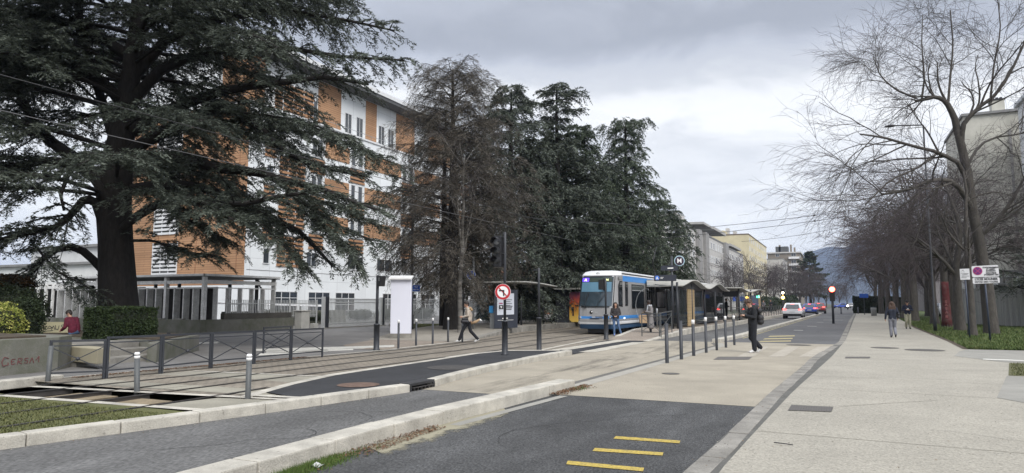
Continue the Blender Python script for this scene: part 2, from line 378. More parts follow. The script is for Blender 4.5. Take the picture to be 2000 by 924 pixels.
SEP_R = [(-8, -4.75), (5, -4.82), (7.3, -4.88), (12.3, -4.56), (20, -4.25), (27, -3.95), (29.4, -4.55), (33.3, -4.25), (58, -3.72), (103, -2.75), (160, -1.2), (300, 2.3)]
SEP_W = .34
SEP_L = [(a, b - SEP_W) for a, b in SEP_R]
LK = [(-8, -10.3), (2, -8.9), (4.55, -8.4), (6.74, -7.85), (8.4, -7.5), (10.57, -7.10), (11.48, -7.12), (13, -7.35), (15, -7.55), (18.7, -7.63), (20.3, -7.62)]
PL = [(20.3, -7.62), (29.3, -7.45), (31, -7.38), (44, -7.0), (74, -6.6), (130, -5.4), (300, -1.2)]
LANE_L = LK[:-1] + PL
base = strip('ground', [-300, 9000], -9000, 9000, -.30, mat('far_ground', (.06, .065, .045), .95, .2, .05))
# right-hand asphalt lane, sand-coloured raised crossing, far lane
strip('road', yr(-8, 11.42), SEP_L, GUT_R, -.004, ASPH_D)
strip('crossing_plateau', yr(11.42, 29.7), SEP_L, GUT_R, 0, SAND)
strip('road', yr(29.7, 300), SEP_L, GUT_R, -.004, mat('asphalt_far_lane', (.095, .095, .097), .88, .1, 2, bump=.3, bscale=120, fine=.2, fscale=80, big=.16, bigscale=.25))
# left-hand lane
strip('road', yr(-8, 11.0), LANE_L, SEP_L, -.004, ASPH_G)
strip('crossing_plateau', yr(11.0, 29.5), LANE_L, SEP_L, 0, SAND)
strip('road', yr(29.5, 300), PL, SEP_L, -.004, ASPH_G)
# gutter and pavement on the right
strip('gutter', yr(-8, 300, 180), GUT_L, [(a, b + .02) for a, b in GUT_R], .001, mat('gutter_tar', (.10, .098, .09), .95, .2, 3, bump=.5, bscale=60, fine=.2, fscale=60))
strip('pavement', yr(-8, 60), GUT_R, [(-8, 30), (60, 30)], .012, SAND2)
strip('pavement', yr(60, 300), GUT_R, [(60, 30), (300, 40)], .012, SAND2)
# tram side
TL = -14.15
strip('tram_track_bed', yr(8.15, 20, extra=(9.5, 11)), TL, [(8.15, -7.95), (10.57, -7.35), (20, -7.75)], ZT, PAVER, .0)
strip('tram_track_bed', yr(20, 300), [(20, TL), (26, -14.5), (34, -16.2), (46, -16.3), (300, -11)], [(20, -7.75), (20.5, -7.62), (29, -7.62), (29.3, -9.3), (36, -9.95), (60, -9.9), (300, -5)], 0.0, PAVER, -.002)
strip('tram_lawn', yr(-8, 6.80), -14.4, [(-8, -10.5), (2, -9.1), (4.55, -8.62), (6.8, -8.05)], .1, GRASS_G, .004)
# concrete slabs round the first crossing
patch('track_slab', [(-13.2, 8.2), (-7.95, 8.55), (-9.5, 11.3), (-13.2, 10.9)], TRAMSLAB, ZT, .004)
patch('track_slab', [(-9.2, 6.95), (-8.0, 6.95), (-7.62, 8.25), (-9.0, 8.0)], TRAMSLAB, .1, .003)
def band(name, a, b, wd, m, zf=ZT, lift=.010):
    a = Vector(a); b = Vector(b); n = (b - a).normalized(); n = Vector((-n.y, n.x)) * wd / 2
    return patch(name, [tuple(a - n), tuple(b - n), tuple(b + n), tuple(a + n)], m, zf, lift)
band('concrete_band', (-13.1, 10.95), (-9.55, 11.33), .13, CONC)
band('concrete_band', (-13.2, 7.62), (-7.62, 8.34), .17, CONC)
band('concrete_band', (-13.2, 6.60), (-7.95, 7.0), .17, CONC)
# the sunken pit between two bands: dark floor and three worn concrete humps
pit = MB().use(mat('pit_floor', (.055, .045, .034), .95, .3, 6, bump=.5, bscale=30)); pit.box(-13.0, -9.15, 6.75, 7.75, -.29, -.28)
pit.use(mat('worn_brown_concrete', (.20, .16, .105), .92, .3, 3, fine=.2, fscale=40))
for x0, x1 in ((-12.1, -11.1), (-10.6, -9.8), (-9.3, -8.9)):
    pit.slab([(x0, 6.8, -.28), (x0 + .12, 6.9, .05), (x0 + .2, 7.65, .06), (x0, 7.75, -.28)], (x1 - x0, .0, 0))
for i in range(8): pit.use(SOIL).ball((-12.7 + i * .45, 7.0 + .3 * math.sin(i * 2.1), -.26), .07, 8, (2, 1.5, .5))
struct(pit.build('drainage_pit'))
strip('soil_strip', [-8, 6.6], [(-8, -14.6), (6.6, -14.6)], [(-8, -13.6), (6.6, -13.25)], .09, SOIL)
# rails
RAILS = [[(-2, -9.3), (4.97, -9.22), (7.25, -9.17), (8.08, -9.16), (9.35, -9.28)],
         [(-2, -10.6), (5.5, -10.3), (8.2, -10.37), (11, -10.37), (15, -10.42), (20, -10.6), (28, -10.72), (36, -10.7), (300, -6)],
         [(-2, -11.6), (8.9, -11.29), (11, -11.33), (15, -11.6), (20, -11.75), (28, -12.05), (36, -12.1), (300, -7.4)],
         [(-2, -12.8), (9.7, -12.29), (10.7, -12.27), (15, -12.7), (22, -13.1), (30, -13.9), (38, -14.2), (300, -9.2)],
         [(7.8, -13.3), (11, -13.35), (15, -13.7), (20, -13.75), (26, -14.0), (33, -15.2), (45, -15.6), (300, -10.6)]]
rl = MB().use(RAIL)
for rr in RAILS:
    ys = yr(rr[0][0], rr[-1][0], 150 if rr[-1][0] > 20 else 12, extra=(6.75, 7.7))
    for y0, y1 in zip(ys[:-1], ys[1:]):
        x0, x1 = lerp(rr, y0), lerp(rr, y1)
        for off, wd, h, mm in ((0, .03, .016, RAIL), (.045, .018, .008, DARK), (-.035, .014, .008, DARK)):
            rl.use(mm); z0, z1 = (ZT(y0) if y0 < 20 else 0) + h, (ZT(y1) if y1 < 20 else 0) + h
            rl.add([(x0 + off - wd, y0, z0), (x0 + off + wd, y0, z0), (x1 + off + wd, y1, z1), (x1 + off - wd, y1, z1)], [(0, 1, 2, 3)])
    if rr[0][0] < 6: rl.use(RAIL).bar((lerp(rr, 6.7), 6.7, .06), (lerp(rr, 7.8), 7.8, .06), .06, .1)
struct(rl.build('tram_rails'))

# left pavement, side road and forecourt
strip('side_road', yr(-8, 26), -75, TL, ZP, ASPH_L, -.004)
strip('side_road', yr(26, 120), -75, [(26, -14.5), (34, -16.2), (120, -16.5)], 0.0, ASPH_L, -.012)
band('concrete_band', (-14.2, 8.7), (-14.0, 20), .16, CONC)
band('concrete_band', (-14.15, 20), (-14.5, 26), .22, CONC, 0.0)
strip('footway', yr(19.5, 26), [(19.5, -15.6), (21, -17.2), (26, -19)], -14.2, ZT, PAVER2, .004)
# faded zebra on the side road
zb = [((505, 693), (640, 683), 5), ((520, 688), (690, 680), 5), ((500, 683), (720, 676), 5), ((640, 679), (770, 674), 4), ((300, 673), (425, 668), 3), ((300, 680), (430, 667), 2)]
zm = MB().use(WHITEM)
for (a, b, t) in zb:
    P4 = [G(a[0], a[1]), G(b[0], b[1]), G(b[0], b[1] + t), G(a[0], a[1] + t)]
    zm.add([(x, y, ZT(y) + .006) for x, y in P4], [(0, 1, 2, 3)])
struct(zm.build('road_marking'))
# zebra in front of the right platform
patch('asphalt_patch', [(-8.9, 20.5), (-7.66, 20.6), (-7.45, 29.0), (-9.2, 29.0)], ISLAND, 0.0, .004)
zm = MB().use(mat('cream_marking', (.40, .375, .32), .85, .14, 2.5, fine=.2, fscale=30, big=.2, bigscale=2))
for a, b, c, d in (((1075, 684), (1205, 664), (1235, 664), (1110, 684)), ((1130, 688), (1235, 669), (1262, 669), (1165, 688)), ((1020, 690), (1160, 662), (1168, 662), (1034, 690))):
    zm.add([(*G(*p), .009) for p in (a, b, c, d)], [(0, 1, 2, 3)])
# faint zebra across the right lane
zm.use(mat('almost_gone_marking', (.335, .305, .255), .9, .12, 3, fine=.2, fscale=30))
for px in (1480, 1540, 1600):
    zm.add([(*G(*p), .005) for p in ((px - 40, 697), (px - 8, 697), (px + 22, 677), (px - 2, 677))], [(0, 1, 2, 3)])
struct(zm.build('zebra_crossing'))
ym = MB().use(YELLOWM)
for a in (((1109, 900), (1258, 914), (1256, 921), (1106, 907)), ((1162, 875), (1296, 884), (1294, 890), (1157, 881)), ((1203, 852), (1329, 861), (1327, 866), (1198, 857))):
    ym.add([(*G(*p), .002) for p in a], [(0, 1, 2, 3)])
struct(ym.build('yellow_marking'))
ym = MB().use(YPALE)
for a in (((1480, 668), (1545, 667), (1545, 665), (1486, 666)), ((1490, 663), (1548, 662), (1548, 660), (1494, 661)), ((1500, 658), (1552, 657), (1552, 655), (1504, 656))):
    ym.add([(*G(*p), .002) for p in a], [(0, 1, 2, 3)])
struct(ym.build('yellow_marking'))
strip('yellow_marking', yr(33, 100), [(a, b + .12) for a, b in SEP_R], [(a, b + .2) for a, b in SEP_R], .002, YPALE)
zm = MB().use(WHITEM)
for Y, x0, x1 in ((72, -1.6, .1), (88, -1.9, .3), (97, -.9, 1.0), (52, -2.2, -1.6), (63, -1.9, -1.4), (44, -2.6, -2.1)): zm.box(x0, x1, Y, Y + .35, -.001, .002)
struct(zm.build('road_marking'))
# joints of the pale concrete
jt = MB().use(mat('joint', (.17, .155, .125), .95, .1, 4))
for Y in (9.2, 14.2, 16.6, 19.6, 26.2, 33, 40): 
    x0, x1 = lerp(GUT_R, Y) + .02, (3.0 if Y < 28 else 4.3)
    n = 8
    for i in range(n):
        a = x0 + (x1 - x0) * i / n; b = x0 + (x1 - x0) * (i + 1) / n; sk = -.05
        jt.add([(a, Y + sk * (a - x0), .0165), (b, Y + sk * (b - x0), .0165), (b, Y + .013 + sk * (b - x0), .0165), (a, Y + .013 + sk * (a - x0), .0165)], [(0, 1, 2, 3)])
for i, (a, b) in enumerate(((G(1640, 796), G(1760, 788)), (G(1760, 788), G(1830, 784)))):
    jt.add([(a[0], a[1], .0168), (b[0], b[1], .0168), (b[0], b[1] + .018, .0168), (a[0], a[1] + .018, .0168)], [(0, 1, 2, 3)])
struct(jt.build('pavement_joints'))
jt = MB().use(mat('flush_kerb', (.30, .285, .25), .9, .1, 4))
for y0, y1 in zip(yr(12.6, 28.6)[:-1], yr(12.6, 28.6)[1:]):
    a, b = lerp(SEP_R, y0), lerp(SEP_R, y1)
    jt.add([(a - .3, y0, .004), (a, y0, .004), (b, y1, .004), (b - .3, y1, .004)], [(0, 1, 2, 3)])
struct(jt.build('flush_kerb'))
jt = MB().use(mat('channel_dark_stone', (.11, .105, .095), .9, .1, 4))  # drainage line: flat strip of darker stone left of the flush kerb
for y0, y1 in zip(yr(12.6, 28.6)[:-1], yr(12.6, 28.6)[1:]):
    a, b = lerp(SEP_R, y0), lerp(SEP_R, y1)
    jt.add([(a - .46, y0, .005), (a - .3, y0, .005), (b - .3, y1, .005), (b - .46, y1, .005)], [(0, 1, 2, 3)])
struct(jt.build('drainage_channel'))
# tyre-polished dark smear on the left lane of the crossing: rubber left on the concrete
RUB = bpy.data.materials.new('tyre_rubber_film'); RUB.use_nodes = True
_n = RUB.node_tree.nodes; _l = RUB.node_tree.links; _b = _n['Principled BSDF']; _b.inputs['Base Color'].default_value = (.06, .055, .05, 1); _b.inputs['Roughness'].default_value = .9
_t = _n.new('ShaderNodeTexCoord'); _m = _n.new('ShaderNodeMapping'); _m.inputs['Scale'].default_value = (2.2, .35, 1); _z = _n.new('ShaderNodeTexNoise'); _z.inputs['Scale'].default_value = 1.3; _z.inputs['Detail'].default_value = 8; _z.inputs['Roughness'].default_value = .7
_r = _n.new('ShaderNodeMapRange'); _r.inputs[1].default_value = .47; _r.inputs[2].default_value = .75; _r.inputs[3].default_value = 0; _r.inputs[4].default_value = .55
_l.new(_t.outputs['Object'], _m.inputs[0]); _l.new(_m.outputs[0], _z.inputs['Vector']); _l.new(_z.outputs['Fac'], _r.inputs[0]); _l.new(_r.outputs[0], _b.inputs['Alpha'])
patch('tyre_marks', [(-6.5, 11.1), (-5.6, 11.1), (-5.3, 17), (-5.0, 29), (-6.2, 29), (-6.5, 17)], RUB, 0.0, .006)

# hairline cracks, repair joints and grit
ck = MB().use(mat('crack_tar', (.028, .028, .028), .9, .2, 4)); rng = random.Random(12)
def crack(x, y, ang, L_, w_, z=.0015, zf=None):
    n = int(L_ / .12); P_ = [(x, y)]
    for i in range(n): ang += rng.gauss(0, .28); x += math.cos(ang) * .12; y += math.sin(ang) * .12; P_.append((x, y))
    for (xa, ya), (xb, yb) in zip(P_[:-1], P_[1:]):
        dx, dy = xb - xa, yb - ya; l_ = math.hypot(dx, dy); nx_, ny_ = -dy / l_ * w_ / 2, dx / l_ * w_ / 2; za = z
        ck.add([(xa - nx_, ya - ny_, za), (xb - nx_, yb - ny_, za), (xb + nx_, yb + ny_, za), (xa + nx_, ya + ny_, za)], [(0, 1, 2, 3)])
for a in ((-6.9, 5.2, 1.3, 2.4, .010), (-5.9, 7.6, 1.8, 1.6, .008), (-6.6, 8.4, .3, .8, .008), (-3.6, 7.2, 1.7, 2.6, .009), (-2.9, 9.6, .1, 1.1, .008), (-4.0, 9.8, .6, .9, .008), (-6.3, 33, 1.5, 6, .02), (-2.4, 34, 1.6, 9, .02), (-1.2, 42, 1.3, 8, .02), (-3.0, 50, .1, 2, .03)): crack(*a)
for a in ((.6, 6.4, .25, 1.6, .006), (.9, 10.2, .2, 1.2, .006), (2.2, 17, 2.9, 2.0, .007), (-3.4, 16, .5, 1.2, .006), (-2.4, 20.5, 1.0, 1.4, .007), (1.8, 24, .1, 1.5, .008)): crack(*a, z=.0175 if a[0] > 0 else .0035)
struct(ck.build('surface_cracks'))
gr = MB(); rng = random.Random(31)
for i, (c_, n_) in enumerate((((.16, .10, .05), 500), ((.06, .045, .035), 900), ((.34, .32, .27), 500))):
    gr.use(mat('grit_%d' % i, c_, .95, .3, 9))
    for k_ in range(n_):
        t_ = rng.random()
        if t_ < .45: y = 3 + rng.random() ** 1.5 * 26; x = lerp(GUT_R, y) + rng.random() * 3.2; z = .017
        elif t_ < .75: y = 4 + rng.random() * 24; x = lerp(GUT_L, y) + .1 + rng.gauss(0, .12); z = .010
        elif t_ < .9: y = 12 + rng.random() * 17; x = -4 + rng.random() * 2.5; z = .004
        else: y = 4 + rng.random() * 7; x = lerp(LK, y) + .05 + abs(rng.gauss(0, .08)); z = .002
        a = rng.random() * 6.28; l_ = rng.uniform(.004, .017) * (1 if y > 8 else .8); c0, s0 = math.cos(a) * l_, math.sin(a) * l_
        gr.add([(x - c0, y - s0, z), (x - s0 * .5, y + c0 * .5, z + .003), (x + c0, y + s0, z + .002), (x + s0 * .5, y - c0 * .5, z)], [(0, 1, 2, 3)])
tag(gr.build('leaf_scraps'), 'tiny leaf scraps and grit scattered over the pale pavement', 'grit', kind='stuff')
# covers and gratings
def plate(pts, m, z=.012, lift=.008): return struct(patch('manhole_cover', pts, m, z, lift))
for q in (((1546, 793), (1628, 797), (1624, 807), (1539, 804)), ((1652, 698), (1700, 698), (1699, 701), (1650, 701))): plate([G(*p) for p in q], IRON)
plate([G(*p) for p in ((1403, 697), (1470, 697), (1462, 703), (1393, 703))], IRON, 0, .006)
def disc(px, py, r, m, z, n=20, sy=1.0):
    x, y = G(px, py, z); plate([(x + r * math.cos(2 * math.pi * k / n), y + sy * r * math.sin(2 * math.pi * k / n)) for k in range(n)], m, z, .006)
CAST = mat('cast_iron_worn', (.085, .08, .072), .8, .25, 6, bump=.5, bscale=60)
disc(1728, 679.5, .45, CAST, .014); disc(1806, 684, .6, CAST, .014); disc(1310, 730, .2, CAST, .002)
disc(700, 752, .38, mat('rusty_cover', (.13, .085, .065), .9, .3, 9, bump=.8, bscale=70, fine=.3), .125, 20, 1.0)
disc(885, 718, .6, mat('asphalt_patch_worn', (.055, .052, .05), .9, .3, 9, bump=.5, bscale=70, fine=.3), .125)
disc(1560, 674, .45, CAST, .002)

# grass verges on the right
patch('grass_verge', [(3.25, 18.5), (3.95, 22.3), (14, 22.9), (14, 18.3)], mat('mown_patch', (.075, .07, .035), .95, .3, 3, col2=(.105, .11, .045), bump=.6, bscale=90, fine=.3, fscale=60), .012, .006)
patch('paving_slab', [(2.30, 14.13), (3.2, 18.4), (14, 18.1), (14, 12.6), (2.62, 13.5)], PALECON, .012, .005)
patch('side_path', [(3.0, 24.6), (3.45, 27.0), (3.85, 28.3), (25, 28.9), (25, 23.3), (3.9, 22.6)], PALECON, .012, .005)
patch('path_marking', [G(1920, 702), G(2000, 705), G(2000, 707), G(1920, 704)], WHITEM, .012, .011)
VERGE = [(3.85, 28.35), (4.05, 34), (4.15, 42), (4.3, 52.2), (4.6, 61), (5.2, 80), (6.6, 120), (9, 170)]
patch('grass_verge', VERGE + [(26, 170), (26, 28.9)], GRASS_B, .012, .006)
strip('soil_strip', [y for y, in [(a[1],) for a in VERGE[:5]]], [(b, a - .12) for a, b in VERGE[:5]], [(b, a + .22) for a, b in VERGE[:5]], .012, SOIL, .010)
strip('parking_lane', yr(60, 170), [(60, 10.2), (170, 15)], [(60, 16.5), (170, 22)], .02, ASPH_G, .004)

# kerbs: rows of stone blocks
def kerb(path, width, zlo, zhi, blk=1.0, m=CONC, bev=.018, side=-1, name='kerb', zf=None):
    """path = outer (lane side) edge as world xy list; the stone lies to the left (side=-1) of it"""
    P = [Vector(p) for p in path]; mb = MB().use(m)
    seg = [(P[i], P[i + 1]) for i in range(len(P) - 1)]; tot = sum((b - a).length for a, b in seg)
    def at(s):
        for a, b in seg:
            l = (b - a).length
            if s <= l + 1e-6: return a + (b - a) * min(1, s / l), (b - a).normalized()
            s -= l
        return seg[-1][1], (seg[-1][1] - seg[-1][0]).normalized()
    n = max(1, round(tot / blk)); rng = random.Random(3)
    for i in range(n):
        s0, s1 = tot * i / n + .005, tot * (i + 1) / n - .005
        (a, da), (b, db) = at(s0), at(s1)
        na = Vector((da.y, -da.x)) * -side * -1; nb = Vector((db.y, -db.x)) * side * 1
        na = Vector((-da.y, da.x)) * -side; nb = Vector((-db.y, db.x)) * -side
        dz = rng.uniform(-.006, .006); jit = rng.uniform(-.006, .006); z1a, z1b = (zhi + dz,) * 2
        if zf: z1a += zf(a.y); z1b += zf(b.y)
        a = a + na * jit; b = b + nb * jit
        v = [(*a, zlo), (*b, zlo), (*(b + nb * width), zlo), (*(a + na * width), zlo), (*a, z1a), (*b, z1b), (*(b + nb * width), z1b), (*(a + na * width), z1a)]
        mb.add(v, [(3, 2, 1, 0), (4, 5, 6, 7), (0, 1, 5, 4), (1, 2, 6, 5), (2, 3, 7, 6), (3, 0, 4, 7)])
    return struct(mb.build(name, bevel=bev))
pl = lambda tab, y0, y1, n=None: [(lerp(tab, y), y) for y in yr(y0, y1, n)]
kerb([(b + .24 * (1 if a < 20 else .8), a) for a, b in [(y, lerp(GUT_L, y)) for y in yr(-6, 120, 80)]], .235, -.05, .006, .75, m=mat('sett_stone', (.20, .19, .17), .92, .22, 2.5, bump=.4, bscale=50, fine=.15, fscale=50, big=.25, bigscale=1.2), bev=.01, name='gutter_setts')
kerb(pl(SEP_R, -6, 12.3, 16), SEP_W, -.05, .17, 1.05)
kerb(pl(SEP_R, 29.4, 110, 40), SEP_W, -.05, .13, 1.6)
kerb(pl(LK, -6, 10.6, 20), .24, -.05, .135, 1.0)
kerb(pl(LK, 11.5, 20.3, 12), .24, -.05, .135, 1.1)
# island of fresh asphalt with its flush white edge
ISL = [(-7.62, 8.42), (-7.35, 9.2), (-7.36, 10.6), (-7.36, 11.5), (-7.6, 13.2), (-7.85, 15), (-7.88, 18.7), (-7.87, 20.2), (-8.6, 20.0), (-9.75, 19.3), (-9.55, 15), (-9.6, 11.9), (-9.4, 10.4), (-8.75, 8.75)]
patch('traffic_island', ISL, ISLAND, .118, .004)
EDGE = [(-8.53, 8.25), (-9.25, 10.25), (-9.5, 11.6), (-9.55, 14), (-9.7, 19.3), (-8.0, 20.25)]
kerb(EDGE, .2, .0, .128, 1.6, bev=.006, name='island_edging', side=-1)
band('concrete_band', (-8.7, 8.33), (-7.6, 8.47), .16, CONC, .118, .009)
# the storm drain between the kerb stones
dr = MB().use(mat('drain_iron', (.03, .03, .032), .6, .2, 6, bump=.3)); dr.box(-7.40, -7.13, 10.63, 11.47, .09, .14)
dr.box(-7.16, -7.12, 10.63, 10.68, -.02, .1); dr.box(-7.16, -7.12, 11.42, 11.47, -.02, .1); dr.use(DARK).box(-7.4, -7.3, 10.63, 11.47, -.02, .09)
dr.use(RAIL)
for i in range(6): dr.box(-7.15, -7.11, 10.75 + i * .12, 10.77 + i * .12, .0, .05)
dr.box(-7.155, -7.105, 10.7, 11.4, .045, .06)
tag(dr.build('storm_drain', bevel=.004), 'black iron kerb inlet drain set between white kerb stones beside the dark island', 'storm drain')
# left pavement kerb near the frame edge and the platforms
kerb([(-14.1, 2), (-14.0, 7.3), (-14.15, 8.75)], .3, .0, .17, 1.4)
# left platform
strip('platform', yr(25, 90, extra=(26, 34)), [(25, -19), (30, -21), (34, -21.5), (90, -22)], [(25, -14.45), (26, -14.55), (34, -16.3), (46, -16.4), (90, -15.6)], ZP, mat('platform_paving_pale', (.26, .24, .205), .92, .1, 3, bump=.2, fine=.12, fscale=60, big=.12), .006)
kerb(pl([(26, -14.5), (30, -15.3), (34, -16.2), (46, -16.3), (90, -15.5)], 26, 90, 30), .3, -.05, .012, 1.6, m=CONC_D, side=-1, name='platform_edge', zf=ZP)
# right platform
strip('platform', yr(28.9, 95, extra=(29.3, 35.5)), [(28.9, -9.25), (29.3, -9.3), (36, -9.9), (60, -9.85), (95, -9.2)], [(28.9, -7.62), (31, -7.6), (44, -7.25), (74, -6.85), (95, -6.4)], ZR, PAVER2, .006)
kerb(pl([(28.9, -7.42), (31, -7.36), (44, -6.98), (74, -6.58), (95, -6.1)], 28.9, 95, 30), .24, -.05, .016, 1.4, side=-1, name='platform_edge', zf=ZR)
kerb(pl([(31, -9.3), (36, -9.72), (60, -9.66), (95, -9.0)], 31, 95, 30), .24, -.05, .012, 1.6, m=CONC, side=-1, name='platform_edge', zf=ZR)

# mountains, built as terrain three kilometres off
def mountains():
    rng = np.random.default_rng(4); n, k = 160, 14
    X = np.linspace(-1400, 2400, n); V = []; Q = []
    ridge = np.interp(X, [-1400, -500, -147, -71, -10, 22, 112, 260, 420, 700, 1200, 2400], [60, 120, 178, 197, 190, 214, 218, 235, 150, 120, 160, 90])
    for j in range(k):
        t = j / (k - 1)
        for i in range(n):
            nz = noise.fractal(Vector((X[i] * .006, j * .4, 1.3)), 1, 2, 5) * 26
            V.append((X[i] + j * 3, 3000 - 900 * (1 - t) ** 1.0 + 60 * math.sin(i * .3) * (1 - t), -1 + (ridge[i] * 1.2 - 6) * t ** .9 + nz * (.25 + t * (1 - t) * 2) * (0 if j == 0 else 1)))
    for i in range(n): V.append((X[i], 3600, -1))
    for j in range(k):
        for i in range(n - 1): a = j * n + i; Q.append((a, a + 1, a + n + 1, a + n))
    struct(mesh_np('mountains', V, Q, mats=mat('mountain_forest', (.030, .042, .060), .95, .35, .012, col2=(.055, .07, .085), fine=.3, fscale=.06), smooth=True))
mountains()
# ================================================================ BUILDINGS
ORANGE = bricks('orange_cladding', (.34, .19, .10), (.41, .235, .128), (.18, .10, .055), 3.2, .22, .018, 'wall', .7, .25, big=.16, bigscale=.35, fine=.12)
PANEL = bricks('white_panels', (.66, .685, .70), (.72, .745, .76), (.33, .34, .35), 2.35, 1.86, .012, 'wall', .55, .2, offset=0, big=.05, fine=.03)
WPAINT = mat('white_lacquer', (.62, .63, .64), .5, .05, 3)
SLATO = mat('orange_slat', (.33, .18, .095), .7, .15, 5)
WGLASS = mat('window_glass', (.03, .036, .042), .08, .3, .8, spec=.9)
WGLASS2 = mat('window_glass_blind', (.55, .56, .57), .35, .25, .7, col2=(.16, .17, .18), spec=.7)
SOFFIT = mat('dark_soffit', (.085, .088, .09), .8, .1, 2)
ROOFG = mat('roof_grey', (.20, .20, .20), .9, .1, 1)
def window(parent, plane, u0, u1, z0, z1, out=.05, nx=1, nz=1, fr=WPAINT, gl=None, t=.07, d=.06, label=None):
    """window on plane ('x', X, sign) or ('y', Y, sign); frame bars proud of the wall, glass set back in them"""
    ax, c, sg = plane; mb = MB(); gl = gl or WGLASS
    def bx(a, b, z_0, z_1, o0, o1, m):
        mb.use(m); lo, hi = sorted((c + sg * o0, c + sg * o1))
        if ax == 'x': mb.box(lo, hi, a, b, z_0, z_1)
        else: mb.box(a, b, lo, hi, z_0, z_1)
    bx(u0 + t, u1 - t, z0 + t, z1 - t, .004, .02, gl)
    bx(u0, u0 + t, z0, z1, .002, d, fr); bx(u1 - t, u1, z0, z1, .002, d, fr); bx(u0 + t, u1 - t, z1 - t, z1, .002, d, fr); bx(u0 + t, u1 - t, z0, z0 + t, .002, d + .03, fr)
    for i in range(1, nx): u = u0 + (u1 - u0) * i / nx; bx(u - t * .35, u + t * .35, z0 + t, z1 - t, .022, d * .8, fr)
    for i in range(1, nz): z = z0 + (z1 - z0) * i / nz; bx(u0 + t, u1 - t, z - t * .3, z + t * .3, .022, d * .7, fr)
    return tag(mb.build('window', parent=parent), label)
def slats(parent, plane, u0, u1, z0, z1, n, posts=2, m=SLATO, name='slat_screen', back=True, w=.55):
    ax, c, sg = plane; mb = MB()
    def bx(a, b, z_0, z_1, o0, o1, mm):
        mb.use(mm); lo, hi = sorted((c + sg * o0, c + sg * o1))
        mb.box(lo, hi, a, b, z_0, z_1) if ax == 'x' else mb.box(a, b, lo, hi, z_0, z_1)
    if back: bx(u0 + .05, u1 - .05, z0, z1, .003, .01, SOFFIT)
    h = (z1 - z0) / n
    for i in range(n): bx(u0, u1, z0 + h * i, z0 + h * (i + w), .06, .11, m)
    for i in range(posts + 1): u = u0 + (u1 - u0) * i / posts; bx(u - .05, u + .05, z0 - .05, z1 + .05, .012, .06, WPAINT)
    return mb.build(name, parent=parent)

# ---- student residence: white and orange, five storeys and a recessed top floor
BX, BY = -47.0, 44.0
res = thing('residential_building', (BX - 8, BY + 22, 0), 'long white panelled block with orange timber-look cladding behind the big cedar', 'building')
mb = MB().use(PANEL); mb.box(BX - 14.8, BX, BY + .02, 90, -.2, 19.7); mb.build('wall', parent=res)
mb = MB().use(ORANGE); mb.box(BX - 15.2, BX - .25, BY - .06, BY + .03, 3.2, 19.6); mb.box(BX - .3, BX + .05, BY - .05, BY + .0, 3.2, 19.6)
o = mb.build('end_wall_cladding', parent=res); tag(o, 'orange horizontal cladding on the end wall')
mb = MB().use(PANEL).box(BX - 15.2, BX, BY - .05, BY + .01, -.2, 3.18); mb.build('plinth', parent=res)
PF = ('x', BX, 1); PE = ('y', BY - .06, -1)
# cladding bands, one per storey, between window pairs
BAY = [(51.9, 54.0), (58.0, 60.5), (67.6, 70.3), (76.5, 79), (84.5, 87)]
ROWS = [(8.8, 10.5), (12.62, 14.3), (16.42, 18.1)]
for z0, z1 in ROWS:
    for a, b in ((60.6, 67.5), (70.4, 76.4), (79.1, 84.4), (54.1, 57.9)):
        MB().use(ORANGE).box(BX + .003, BX + .05, a, b, z0, z1).build('cladding_band', parent=res)
    for a, b in BAY:
        window(res, PF, a + .2, a + .95, z0 - .1, z1, label=None); window(res, PF, b - 1.1, b - .3, z0 - .1, z1)
        slats(res, PF, a, b, z0 - 1.9, z0 - .25, 4, 1)
    window(res, PF, 46.2, 47.1, z0 + .1, z1)
    slats(res, PF, 45.9, 47.3, z0 - 1.4, z0 - .1, 3, 1)
for z0 in (5.0, 8.7, 12.5):
    slats(res, PF, 47.75, 51.2, z0, z0 + 3.0, 7, 3)
slats(res, PF, 48, 52.1, 19.9, 22.6, 6, 3)
for a, b in ((46.1, 46.9), (51.7, 53.1), (57.9, 60.6), (63.0, 66.0), (67.8, 69.0), (72.5, 73.6), (78, 79), (82, 84)): window(res, PF, a, b, 5.15, 6.6, nx=2 if b - a > 1 else 1)
for a in (47.5, 52.1, 56.1, 64.2, 68.0, 72.1, 76.4, 80.3, 84.6):
    window(res, PF, a, a + 3.2, .2, 2.72, nx=3, nz=4, t=.09)
mb = MB().use(mat('panel_seam', (.10, .10, .11), .8, .1, 3)); mb.box(BX + .002, BX + .02, BY + .3, 90, 4.52, 4.56); mb.build('cornice_seam', parent=res)
mb = MB().use(WPAINT).box(BX - 15.3, BX + .12, BY - .12, 90.1, 19.55, 19.74); mb.build('parapet_capping', parent=res)
rl_ = MB().use(METAL)
rl_.bar((BX + .05, BY, 20.25), (BX + .05, 90, 20.25), .04); rl_.bar((BX + .05, BY - .05, 20.25), (BX - 15, BY - .05, 20.25), .04)
for i in range(24): rl_.bar((BX + .05, BY + i * 1.95, 19.7), (BX + .05, BY + i * 1.95, 20.25), .03)
rl_.build('roof_railing', parent=res)
mb = MB().use(PANEL).box(BX - 13.5, BX - 1.6, BY + .9, 88, 19.7, 25.0); mb.build('top_floor', parent=res)
PA = ('x', BX - 1.6, 1)
for a, b in ((44.9, 47.2), (54.6, 58.2), (62.6, 64.6), (68.6, 72.6), (76, 82)): MB().use(ORANGE).box(BX - 1.6, BX - 1.53, a, b, 19.75, 24.9).build('cladding_band', parent=res)
MB().use(ORANGE).box(BX - 4.5, BX - 1.55, BY + .82, BY + .9, 19.75, 24.9).build('cladding_band', parent=res)
slats(res, PA, 48.5, 53.2, 19.9, 23.2, 8, 3)
